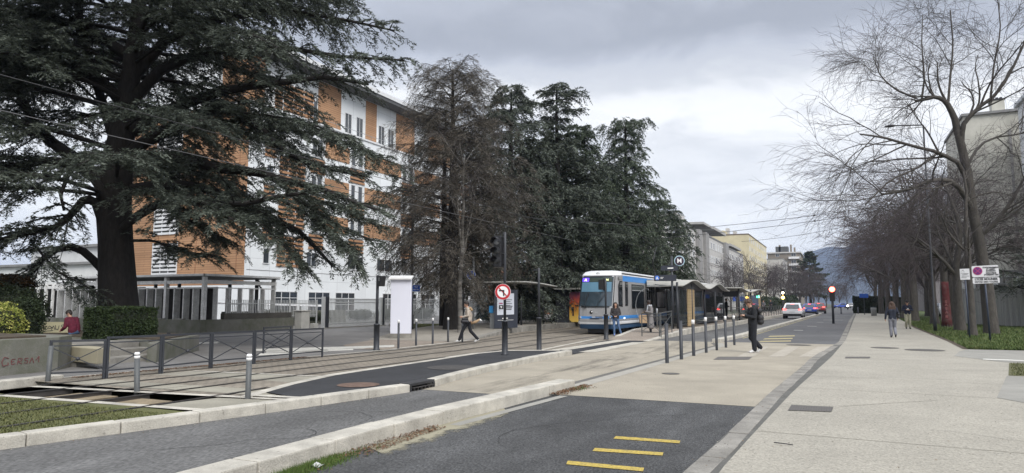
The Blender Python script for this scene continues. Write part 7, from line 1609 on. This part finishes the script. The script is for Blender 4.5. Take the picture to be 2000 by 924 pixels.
L1([(250, 110), (180, 60), (90, 30), (0, 20), (-80, 10)], 26, 25, .22, .06, second=36, slen=2.4, start=.1, spray=9)
L1([(430, 400), (500, 430), (555, 480), (590, 525)], 24, 23.5, .06, .02, second=26, slen=1.5, start=.1, spray=10)
L1([(540, 385), (610, 425), (680, 480), (700, 520)], 23.5, 24, .06, .02, second=26, slen=1.4, start=.1, spray=10)
L1([(520, 345), (600, 390), (680, 410), (735, 440)], 25, 25, .06, .02, second=26, slen=1.4, start=.1, spray=10)
L1([(420, 330), (460, 380), (520, 420), (560, 440)], 25, 26, .06, .02, second=24, slen=1.4, start=.1, spray=10)
L1([(300, 362), (340, 410), (400, 450), (440, 470)], 25, 26, .06, .02, second=24, slen=1.5, start=.1, spray=10)
L1([(255, 470), (300, 470), (350, 490), (420, 500)], 25.4, 25, .06, .02, second=18, slen=1.3, start=.2, spray=9)
L1([(60, 470), (110, 530), (170, 560), (215, 590)], 24.5, 24.5, .05, .02, second=14, slen=.9, start=.1, sdroop=.7)
L1([(150, 300), (118, 380), (125, 410)], 25, 24, .09, .06, second=3, slen=.8, start=.8)
rng = C1.rng
for i in range(76):
    z = rng.uniform(4.8, 17.5); az = i * 2.399 + rng.normal(0, .25); Lm = np.interp(z, [4, 7, 11, 15, 18], [9.5, 10.4, 10.6, 7.8, 4.0]) * rng.uniform(.8, 1.05)
    # azimuth seen from the camera: the trunk side facing the building stays thinner low down
    dirx = math.cos(az) * CY - math.sin(az) * 0; d = np.array([math.cos(az), math.sin(az), np.interp(z, [4, 12, 18], [.12, .28, .5])])
    right = d[0] * CY + d[1] * SY
    if right > .25 and z < 8.2: 
        if rng.random() < .68: continue
        Lm *= .88
    if right < -.2 and z < 9 and rng.random() < .30: continue
    p0 = np.array([np.interp(z, trunk[:, 2], trunk[:, 0]), np.interp(z, trunk[:, 2], trunk[:, 1]), z]); P = curve_pts(p0, d, Lm, 10, .30 if z < 9 else .34, rng, .10)
    C1.limb(P, .03 + Lm * .006, .015, second=int(30 + Lm * 1.8), slen=2.3, start=.18, spray=12, sdroop=.3)
C1.build(ct, BARK, CEDL, n=34, width=.0155, droop=.3, flat=.5, tl=(.07, .23), seg=4)

# ---- generic layered conifer
def conifer(name, label, x, y, H_, R_, z0, seed, leaf, bark=BARK, layers=60, droop=.35, rise=.15, prof=None, lean=(0, 0), n=11, width=.03, second=14, spray=6, slen=None, group=None, tl=(.12, .3), thin=1.0, tr=.35, sdroop=.5, gap=0.0):
    t = thing(name, (x, y, 0), label, 'tree', group); c = Conifer(seed); rng = c.rng; zz = np.linspace(0, H_, 9)
    tk = np.stack([x + lean[0] * (zz / H_) ** 1.5 + np.cumsum(rng.normal(0, .04, 9)), y + lean[1] * (zz / H_) ** 1.5, zz - .1], 1); c.wood.append((tk, np.interp(zz, [0, 1, H_], [tr * 1.25, tr, .05])))
    layers = int(layers * .8)
    for i in range(layers):
        u = (i + rng.random()) / layers; z = z0 + (H_ - z0) * u ** .9
        if gap and rng.random() < gap * (0.4 + .6 * math.sin(z * 1.7) ** 2): continue
        rad = R_ * (np.interp(u, [a for a, b in prof], [b for a, b in prof]) if prof else (1 - u) ** .8 + .06) * rng.uniform(.60, 1.14); az = i * 2.399 + rng.normal(0, .3)
        p0 = np.array([np.interp(z, zz, tk[:, 0]), np.interp(z, zz, tk[:, 1]), z]); P = curve_pts(p0, (math.cos(az), math.sin(az), rise + .35 * u), rad, 8, droop * (1 - .65 * u ** 2), rng, .08)
        c.limb(P, .02 + rad * .008, .008, second=max(6, int(1.5 * second * rad / R_ + 4)), slen=slen or min(R_ * .42, rad * .5), start=.15, spray=spray, sdroop=sdroop, sl=.6 * thin, up=0)
    c.build(t, bark, leaf, n=int(n * 1.8), width=width * .8, droop=.45, flat=.5, tl=tl, seg=3); return t
PR = [(0, .85), (.15, 1.0), (.4, .95), (.7, .75), (.9, .45), (1, .18)]
# brown, nearly bare larch with a birch in front of it
lx, ly, _ = atD(882, 600, 37)
conifer('larch_tree', 'brown grey winter larch with drooping bare twigs between the residence and the dark conifers', lx, ly, 14.4, 4.8, 2.2, 21, DEAD, layers=104, droop=.40, rise=.34, prof=[(0, .6), (.12, 1.0), (.35, 1.0), (.6, .80), (.85, .60), (1, .34)], n=8, width=.010, second=16, spray=7, tl=(.16, .42), tr=.42, sdroop=.8)
lx, ly, _ = atD(838, 560, 39)
conifer('cedar_tree', 'sparse dark cedar leaning in behind the larch twigs', lx + .2, ly + 1.5, 13.2, 4.4, 2.6, 22, CEDL, layers=44, droop=.3, prof=[(0, .7), (.3, 1), (.7, .8), (1, .15)], n=9, width=.022, second=11, spray=5, gap=.35, tr=.28)
mk = lambda px, py, D: atD(px, py, D)[:2]
def H_at(py, D): return atD(1000, py, D)[2]
x, y = mk(1000, 600, 45); conifer('cedar_tree', 'dense dark cedar directly right of the bare larch', x, y, H_at(172, 45), 4.6, 1.8, 23, CEDL, layers=80, prof=PR, n=11, width=.032, tr=.4)
x, y = mk(1090, 600, 48); conifer('cedar_tree', 'flat topped cedar with a bare mast and horizontal plates above the dark group', x, y, H_at(165, 48), 4.6, 1.6, 24, CEDL, layers=78, droop=.12, rise=.1, prof=[(0, .9), (.3, 1), (.55, .9), (.68, .42), (.74, .12), (.80, .22), (.86, .55), (.93, .38), (1, .08)], n=11, width=.032, tr=.4, sdroop=.25)
x, y = mk(1130, 600, 52); conifer('deodar_tree', 'rounded dark green deodar in the middle of the conifer group', x, y, H_at(248, 52), 4.5, 1.6, 25, DEOL, layers=84, droop=.42, prof=PR, n=11, width=.034, tr=.45)
x, y = mk(1228, 600, 56); conifer('deodar_tree', 'tall drooping deodar with a shaggy crown at the right end of the conifer group', x, y, H_at(236, 56), 5.2, 1.6, 26, DEOL, layers=92, droop=.48, rise=.28, prof=[(0, .9), (.1, 1.02), (.3, 1.0), (.48, .82), (.56, .62), (.68, .50), (.78, .42), (.84, .22), (.92, .46), (1, .30)], n=11, width=.03, tr=.42, sdroop=.75, gap=.10)
x, y = mk(1050, 600, 56); conifer('deodar_tree', 'dark deodar filling the back of the conifer group behind the left shelter', x, y, H_at(270, 56), 5.4, 1.4, 27, DEOL, layers=64, prof=PR, n=10, width=.036, tr=.45)
x, y = mk(1185, 600, 64); conifer('deodar_tree', 'deodar at the back between the rounded and the shaggy deodar', x, y, H_at(335, 64), 5.0, 1.4, 28, DEOL, layers=60, prof=PR, n=10, width=.04, tr=.45)
x, y = mk(1290, 600, 68); conifer('deodar_tree', 'lower deodar behind the tram roof by the grey apartment block', x, y, H_at(390, 68), 5.0, 1.4, 29, DEOL, layers=56, prof=PR, n=10, width=.04, tr=.4)
x, y = atY(1583, 590, 262)[:2]; conifer('pine_tree', 'solitary dark green conifer in front of the blue mountain', x, y, 19.6, 6.0, 3.5, 30, DEOL, layers=40, droop=.08, rise=.15, prof=[(0, 1), (.4, .85), (.8, .4), (1, .08)], n=7, width=.16, tl=(.5, 1.2), second=8, spray=4, tr=.5, sdroop=.1)
x, y = mk(1992, 600, 44); conifer('pine_tree', 'dark loose pine behind the sign posts at the right edge', x + .6, y + .4, 7.6, 2.2, 1.8, 31, CEDL, layers=24, droop=.1, rise=.25, prof=[(0, 1), (.4, .95), (.75, .7), (1, .15)], n=9, width=.02, second=9, spray=5, tr=.14, sdroop=.2, gap=.2)
# birch trunk with black and white bark
BIR = mat('birch_bark', (.21, .20, .185), .9, .3, 2.2, col2=(.04, .036, .032), stretch=(1, 1, 3), bump=.4, bscale=20)
x, y = mk(899, 634, 34.5)
bt = thing('birch_tree', (x, y, 0), 'slender birch with patchy pale bark standing before the larch trunk', 'tree')

# ---- bare deciduous trees
def bare(name, label, loc, seed, H_=14.0, trunk_h=3.2, r0=.24, spread=.85, leaders=5, bark=BARKG, twig=TWIG, group=None, droop=.5, lean=(0, 0), root=None, twl=1.35, tr=.007, kids=(6, 6, 5, 2), trunk=None, limbs=(), lead_r=.42):
    """trunk, leaders, three orders of branches and fine drooping twigs; trunk / limbs can be given as explicit local paths"""
    t = root or thing(name, loc, label, 'tree', group); rng = np.random.default_rng(seed); W_ = []; T_ = []
    lean = np.array([lean[0], lean[1], 0.]); base = np.zeros(3); top = np.array([0, 0, trunk_h]) + lean * trunk_h / H_
    if trunk is None: trunk = (np.stack([base + [0, 0, -.1], base + (top - base) * .12, base + (top - base) * .5 + rng.normal(0, .06, 3), top]), [r0 * 1.45, r0 * 1.08, r0 * .92, r0 * .8])
    W_.append(trunk)
    def spawn(P, rr, L_, lev):
        if lev >= 4: return
        n = len(P) - 1
        for k in range(kids[lev]):
            u = rng.uniform(.2 if lev else .3, 1.0); i = min(n - 1, int(u * n)); pp = P[i] + (P[i + 1] - P[i]) * (u * n - i); td = P[i + 1] - P[i]; td = td / (np.linalg.norm(td) + 1e-9)
            a = rng.uniform(.45, 1.05); ax = rng.normal(0, 1, 3); ax -= td * ax.dot(td); ax /= np.linalg.norm(ax); out_ = np.array([pp[0], pp[1], 0]); out_ = out_ / (np.linalg.norm(out_) + 1e-6)
            nd = td * math.cos(a) + ax * math.sin(a) + out_ * .22 + np.array([0, 0, (.12 if lev < 1 else 0)]); L2 = {0: .62, 1: .58}.get(lev, 0) * L_ * rng.uniform(.7, 1.15)
            if lev == 2: L2 = twl * rng.uniform(.6, 1.5)
            if lev == 3: L2 = twl * .5 * rng.uniform(.6, 1.3)
            grow(pp, nd, L2, max(tr, rr[i] * (.5 if lev < 2 else .45)), lev + 1)
    def grow(p, d, L_, r, lev):
        n = 7 if lev < 3 else 4; P = [p]; dd = d / np.linalg.norm(d)
        for i in range(n):
            pull = np.array([0, 0, .08 if lev < 1 else (-droop * (.10 if lev < 2 else .26) * (i / n))]); dd = dd + rng.normal(0, .13 if lev < 2 else .10, 3) + pull; dd /= np.linalg.norm(dd); P.append(P[-1] + dd * L_ / n)
        P = np.array(P); rr = np.linspace(r, max(r * .35, tr), n + 1) if lev < 3 else np.linspace(r, tr * .45, n + 1); (W_ if lev < 3 else T_).append((P, rr)); spawn(P, rr, L_, lev)
    for P, a, b in limbs: P = np.asarray(P); rr = np.linspace(a, b, len(P)); W_.append((P, rr)); spawn(P, rr, float(np.linalg.norm(np.diff(P, axis=0), axis=1).sum()) * .9, 0)
    for k in range(leaders):
        az = k * 2 * math.pi / leaders + rng.normal(0, .3); tilt = rng.uniform(.3, .95) * spread if k else .12; hgt = rng.uniform(.55, 1.0) if k else 1.0
        st = base + (top - base) * rng.uniform(.6, .97) if k else top
        grow(st, np.array([math.cos(az) * tilt, math.sin(az) * tilt, 1.0]) + lean / H_, (H_ - trunk_h) * .62 * hgt, r0 * (.72 if k == 0 else lead_r), 0)
    V, Q = tubes_np(W_[:1], 12); mesh_np('trunk', V, Q, mats=bark, parent=t, world=False, smooth=True)
    V, Q = tubes_np(W_[1:], 5); mesh_np('branches', V, Q, mats=[bark], parent=t, world=False, smooth=True)
    V, Q = tubes_np(T_, 3); mesh_np('twigs', V, Q, mats=twig, parent=t, world=False); return t
b_ = bare('birch_tree', None, None, 40, H_=11.5, trunk_h=4.8, r0=.12, spread=.5, leaders=4, bark=BIR, kids=(5, 4, 3, 2), droop=1.1, root=bt, lean=(.2, .1), twl=1.1)
grp = 'bare trees along the right pavement'
gx, gy = G(1938, 667)
def lp(pts, D0=35.2, D1=None):
    P = pxl(pts, D0, D1); return P - np.array([gx, gy, 0.])
tk_ = lp([(1939, 672), (1937, 640), (1928, 560), (1912, 470), (1899, 405), (1890, 340), (1876, 275), (1868, 248)])
tk_ += np.random.default_rng(1).normal(0, .02, tk_.shape)
LM = [(smooth_path(lp([(1872, 262), (1864, 228), (1848, 198), (1826, 188), (1788, 198)]), 10), .20, .07), (smooth_path(lp([(1878, 280), (1880, 245), (1905, 214), (1950, 182), (1985, 120), (2015, 50)], 35.2, 34), 10), .15, .04),
      (smooth_path(lp([(1852, 200), (1856, 150), (1862, 90), (1856, 20)], 35.2, 36), 8), .07, .03), (smooth_path(lp([(1800, 196), (1806, 150), (1800, 90), (1802, 30)], 35.2, 36), 8), .06, .02), (smooth_path(lp([(1935, 190), (1942, 120), (1955, 60), (1948, -10)], 34.6, 35), 8), .06, .02),
      (smooth_path(lp([(1903, 420), (1880, 372), (1850, 350), (1815, 352), (1775, 372), (1722, 380)], 35.2, 33.5), 9), .17, .05), (smooth_path(lp([(1895, 370), (1875, 320), (1830, 296), (1785, 286), (1725, 268), (1680, 262)], 35.2, 34), 10), .14, .04),
      (smooth_path(lp([(1910, 462), (1940, 440), (1975, 395), (2010, 330)], 35.2, 34), 8), .15, .05), (smooth_path(lp([(1888, 330), (1900, 300), (1930, 270), (1990, 262), (2040, 250)], 35.2, 37), 8), .09, .03),
      (smooth_path(lp([(1830, 300), (1790, 330), (1740, 350), (1690, 400)], 35.2, 32.5), 8), .07, .03), (smooth_path(lp([(1790, 192), (1750, 176), (1720, 150), (1705, 110)], 35.2, 35), 8), .06, .02)]
T1 = bare('bare_tree', 'nearest bare tree with pale scarred bark right behind the no parking sign', (gx, gy, 0), 51, leaders=0, group=grp, trunk=(tk_, [.42, .35, .30, .26, .235, .215, .195, .17]), limbs=LM, droop=.62, twl=1.35, tr=.007, kids=(7, 6, 5, 2), H_=15)
T2 = bare('bare_tree', 'dark mossy bare tree trunk standing left of the small white notice', (*G(1876, 647), 0), 52, H_=12.5, trunk_h=3.6, r0=.27, spread=1.15, leaders=6, group=grp, droop=.8, twl=1.5, kids=(5, 5, 4, 3), tr=.009, twig=TWIG2)
T3 = bare('bare_tree', 'slim bare tree right of the small white notice post', (*G(1900, 657), 0), 53, H_=10.5, trunk_h=4.5, r0=.17, spread=.8, leaders=4, group=grp, droop=.6, kids=(4, 4, 4, 2))
T4 = bare('bare_tree', 'bare tree left of the painted red trunk', (*G(1826, 634), 0), 54, H_=13.5, trunk_h=4.2, r0=.27, spread=1.0, leaders=6, group=grp, droop=.6, twl=1.6, kids=(5, 5, 4, 2), tr=.011, twig=TWIG2)
labs = ['bare tree with reddish twigs immediately right of the painted red trunk', 'bare tree behind the man in the dark cap', 'bare tree between the parked white car and the man in the cap', 'bare tree behind the litter bin', 'farther bare tree of the right row near the dark hedge', 'second farthest bare tree of the right row', 'farthest bare tree of the right row at the blue sign']
spots = [((1862, 637), T2, 1.12, 2.1), ((1786, 628), T2, 1.28, 3.4), ((1768, 623), T4, 1.12, 4.4), ((1752, 619), T2, 1.3, 5.2), ((1735, 616), T4, 1.2, 2.8), ((1722, 613), T2, 1.3, .7), ((1712, 610), T4, 1.2, 5.6)]
for i, ((px, py), src, s_, rz) in enumerate(spots): x, y = G(px, py); copy_thing(src, (x, y, 0), rz, (s_, s_, s_ * (.94 + .04 * (i % 3))), labs[i])
# second line of trees behind, by the parked cars
for i, (px, py, s_) in enumerate(((1812, 618, 1.0), (1776, 611, 1.15), (1750, 608, 1.2), (1728, 605, 1.3))): x, y = G(px, py); copy_thing([T2, T4][i % 2], (x, y, 0), 1.7 * i + .4, s_, ['bare tree beyond the parked white car', 'bare tree farther back beyond the parking lane', 'distant bare tree crown over the dark hedge', 'most distant bare tree crown at the street end on the right'][i], 'bare trees beyond the parking lane')
# red painted trunk of a tree
x, y = G(1850, 640); RT = bare('bare_tree', 'bare tree whose trunk is painted red with pale scrawls', (x, y, 0), 58, H_=12, trunk_h=4.3, r0=.25, spread=1.0, leaders=5, group=grp, droop=.8, twl=1.5, kids=(5, 4, 4, 2))
MB().use(mat('red_trunk_paint', (.115, .014, .02), .9, .3, 4, col2=(.075, .045, .04), big=.3, bigscale=4, bump=.8, bscale=18)).lathe([(.33, .05), (.285, .6), (.258, 1.6), (.243, 2.4), (.232, 3.0)], (0, 0, 0), 18).build('painted_band', parent=RT, world=False)
strokes('graffiti', RT, [sh(S_, 0, 4.6, .8), sh(A_, .1, 3.7, .7), sh(S_, 0, 2.6, .8), sh(A_, .1, 1.5, .7), sh(R_, 0, .2, .8)], (-.10, -.33, .6), (1, .0, 0), .22, mat('pale_scrawl', (.30, .12, .12), .8, .1, 5), .03, n=(0, 1, 0)); bpy.context.view_layer.update()
for ch in RT.children:
    if ch.name.startswith('graffiti'): ch.matrix_parent_inverse = Matrix.Identity(4)
# left side street trees in the distance
grl = 'bare street trees in front of the apartment blocks'
S1 = bare('bare_tree', 'bare forked street tree before the farthest grey block', (*atY(1440, 600, 150)[:2], 0), 61, H_=14, trunk_h=2.6, r0=.25, spread=.7, leaders=5, group=grl, twig=TWIG, droop=.2, tr=.020, twl=1.8, kids=(4, 4, 4, 2))
S2 = bare('bare_tree', 'bare reddish street tree before the yellow building', (*atY(1478, 600, 165)[:2], 0), 62, H_=15, trunk_h=2.4, r0=.25, spread=.75, leaders=6, group=grl, twig=TWIG2, droop=.25, tr=.022, twl=1.8, kids=(4, 4, 4, 2))
k = 0
for px, D_, s_ in ((1428, 140, .72), (1462, 200, .85), (1497, 180, .95), (1512, 210, 1.1), (1528, 190, 1.0), (1541, 225, 1.1), (1552, 200, .95), (1563, 240, 1.1), (1575, 215, .9), (1590, 250, 1.0), (1600, 230, .8), (1614, 280, .9), (1625, 300, .9), (1640, 330, .9), (1655, 360, .9)):
    x, y, _ = atY(px, 600, D_); copy_thing([S1, S2][k % 2], (x, y, 0), k * 1.3, s_, ['bare tree %s' % q for q in ('over the wavy shelter roof', 'left of the yellow gable foot', 'before the right part of the yellow building', 'between the yellow and the narrow pale block', 'in front of the brown block at its left corner', 'in front of the brown block balconies', 'at the right corner of the brown block', 'at the left foot of the solitary conifer', 'right under the solitary conifer', 'right of the solitary conifer', 'left of the red traffic light', 'just above the red traffic light', 'right of the red traffic light', 'at the vanishing end of the street, left part', 'at the vanishing end of the street, right part')][k], grl); k += 1

# ---- hedges and shrubs
def leafball(P, sizes, n, rng, leaf, shell=.35):
    """n leaves on random boxes/ellipsoids; P = list of (centre, half sizes, 'box'|'ell')"""
    out_ = []
    for c, h, kind in P:
        m = int(n * (h[0] * h[1] * h[2]) ** .667 / sum((b[0] * b[1] * b[2]) ** .667 for _, b, _ in P)); 
        if kind == 'box':
            q = rng.uniform(-1, 1, (m, 3)); ax = rng.integers(0, 3, m); sg = np.where(rng.random(m) < .5, -1, 1.) * (1 - np.abs(rng.normal(0, .05, m))); q[np.arange(m), ax] = sg
            q += noise_v(q * 3) * .06 + rng.normal(0, .012, q.shape)
        else:
            q = rng.normal(0, 1, (m, 3)); q /= np.linalg.norm(q, axis=1)[:, None]; q *= (1 - np.abs(rng.normal(0, shell * .5, m)))[:, None]; q *= (1 + .18 * np.sin(q[:, :1] * 7 + q[:, 2:] * 5))
        out_.append(np.array(c) + q * np.array(h))
    C = np.concatenate(out_); m = len(C); d = rng.normal(0, 1, (m, 3)); d /= np.linalg.norm(d, axis=1)[:, None]; s = np.cross(d, rng.normal(0, 1, (m, 3))); s /= np.linalg.norm(s, axis=1)[:, None]; l = rng.uniform(*sizes, m)[:, None]
    V = np.stack([C - d * l, C + s * l * .5, C + d * l, C - s * l * .5], 1).reshape(-1, 3); return V, np.arange(4 * m).reshape(-1, 4)
def noise_v(q): return np.sin(q * 2.3 + 1.1) * np.cos(q[:, ::-1] * 1.7)
def hedge(name, label, P, n, leaf, sizes=(.02, .05), seed=1, cat='hedge', core=True, corem=None):
    c0 = np.mean([p[0] for p in P], axis=0); t = thing(name, (float(c0[0]), float(c0[1]), float(min(p[0][2] - p[1][2] for p in P))), label, cat); rng = np.random.default_rng(seed)
    V, Q = leafball(P, sizes, n, rng, leaf); mesh_np('leaves', V, Q, mats=leaf, parent=t)
    for c, h, kind in P:
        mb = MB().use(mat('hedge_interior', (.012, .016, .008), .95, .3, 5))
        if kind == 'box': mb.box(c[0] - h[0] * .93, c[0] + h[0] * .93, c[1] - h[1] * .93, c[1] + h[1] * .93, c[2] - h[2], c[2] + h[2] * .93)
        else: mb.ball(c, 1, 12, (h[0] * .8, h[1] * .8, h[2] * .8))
        mb.build('twigs', parent=t)
    return t
HL1 = foliage('clipped_hedge_leaf', [(.012, .02, .008), (.022, .036, .012), (.04, .06, .02)], 2.5); HL2 = foliage('variegated_leaf', [(.06, .085, .015), (.14, .17, .03), (.26, .27, .06), (.38, .36, .12)], 3); HL3 = foliage('dark_shrub_leaf', [(.008, .014, .007), (.018, .028, .012), (.04, .055, .025)], 2.5)
a = atD(172, 640, 20.5); b = atD(283, 640, 20.5); zt_h = atD(230, 609, 20.5)[2]
t = hedge('hedge', 'big square clipped dark hedge at the foot of the cedar', [(((a[0] + b[0]) / 2 - .1, (a[1] + b[1]) / 2 + .2, (zt_h + .15) / 2 + .1), (.62, .75, (zt_h - .15) / 2 + .02), 'box')], 30000, HL1, (.02, .045), 3)
x, y, z = atD(2, 655, 17.5); hedge('shrub', 'yellow green variegated bush at the left edge', [((x, y, 1.05), (.50, .55, .50), 'ell'), ((x - .5, y + .2, 1.1), (.6, .6, .52), 'ell'), ((x + .12, y - .1, .95), (.36, .4, .36), 'ell')], 9000, HL2, (.018, .045), 4, 'shrub')
x, y, z = atD(52, 640, 18.2); hedge('shrub', 'dark upright bush between the variegated bush and the graffiti board', [((x, y, 1.1), (.34, .4, .62), 'ell'), ((x - .1, y, 1.35), (.4, .4, .4), 'ell')], 8000, HL3, (.02, .045), 5, 'shrub')
x, y, z = atD(30, 600, 23.5); hedge('shrub', 'tall dark shrub behind the variegated bush', [((x, y, 1.35), (1.2, .9, .75), 'ell'), ((x - 1.3, y, 1.5), (1.2, .9, .8), 'ell')], 12000, HL3, (.03, .06), 6, 'shrub')
x, y, z = atD(15, 565, 25); hedge('shrub', 'dark purple leaved shrub under the lowest cedar branch', [((x, y, 2.3), (1.0, .8, .35), 'ell')], 5000, foliage('rusty_shrub_leaf', [(.02, .014, .008), (.05, .03, .015), (.09, .05, .02)], 2.5), (.03, .06), 7, 'shrub')
hd = hedge('hedge', 'low clipped hedge behind the sliding gate, left of the gap', [((-36.2, 36.5, .6), (.6, 2.2, .55), 'ell'), ((-36.0, 40.5, .55), (.6, 2.0, .5), 'ell')], 7000, HL1, (.03, .06), 8)
hd = hedge('hedge', 'low clipped hedge behind the sliding gate, right of the gap', [((-36.2, 46.5, .6), (.7, 1.8, .5), 'ell'), ((-35.8, 50, .6), (.7, 2.0, .6), 'ell'), ((-35.8, 55, .6), (.7, 2.4, .6), 'ell')], 8000, HL1, (.03, .06), 9)
hd = hedge('hedge', 'dark tall hedge block at the far right side of the pavement', [((3.6, 122, 1.35), (1.9, 1.2, 1.35), 'box'), ((7.6, 126, 1.3), (1.6, 1.2, 1.3), 'box')], 9000, HL3, (.06, .14), 10)
hd = hedge('hedge', 'dark low hedge beside the left platform behind the parked cars', [((-24.5, 50, .45), (1.6, 3.5, .45), 'ell')], 5000, HL1, (.03, .07), 12)
hd = hedge('hedge', 'distant dark greenery behind the left platform end', [((-13.2, 150, 1.4), (1.8, 14, 1.5), 'ell'), ((-12.0, 190, 1.8), (1.8, 20, 1.9), 'ell')], 9000, HL3, (.10, .25), 13)
# ivy strands hanging on the steel posts of the left shelter
rng = np.random.default_rng(8); P_ = []
for i in range(16): P_.append(((-41.5 + rng.uniform(-2.2, 2.2), 27.4 + rng.uniform(-.4, .4), rng.uniform(1.2, 3.0)), (.25, .2, .7), 'ell'))
hedge('climbing_plant', 'hanging ivy strands behind the person in red', P_, 7000, HL3, (.03, .06), 14, 'climber')
tag(MB().use(BARKG).tube([(11.6, 51.6, 0), (11.9, 51.4, 1.2), (12.3, 51.2, 2.3)], [.10, .08, .05], 8).build('wooden_stake'), 'leaning dark stake at the right edge before the board fence', 'stake')
# ================================================================ AIR
hz_ = MB().use(None) if False else MB()
hm = bpy.data.materials.new('haze_air'); hm.use_nodes = True; n_ = hm.node_tree.nodes; n_.remove(n_['Principled BSDF'])
pv = n_.new('ShaderNodeVolumePrincipled'); pv.inputs['Color'].default_value = (.50, .63, .92, 1); pv.inputs['Density'].default_value = HAZE_DENSITY; pv.inputs['Anisotropy'].default_value = 0
hm.node_tree.links.new(pv.outputs[0], n_['Material Output'].inputs['Volume'])
hz_.use(hm).box(-9100, 9100, -320, 9100, -1.3, 260)
o = hz_.build('haze'); tag(o, 'thin bluish haze over the street and the far mountain', 'haze', kind='stuff')
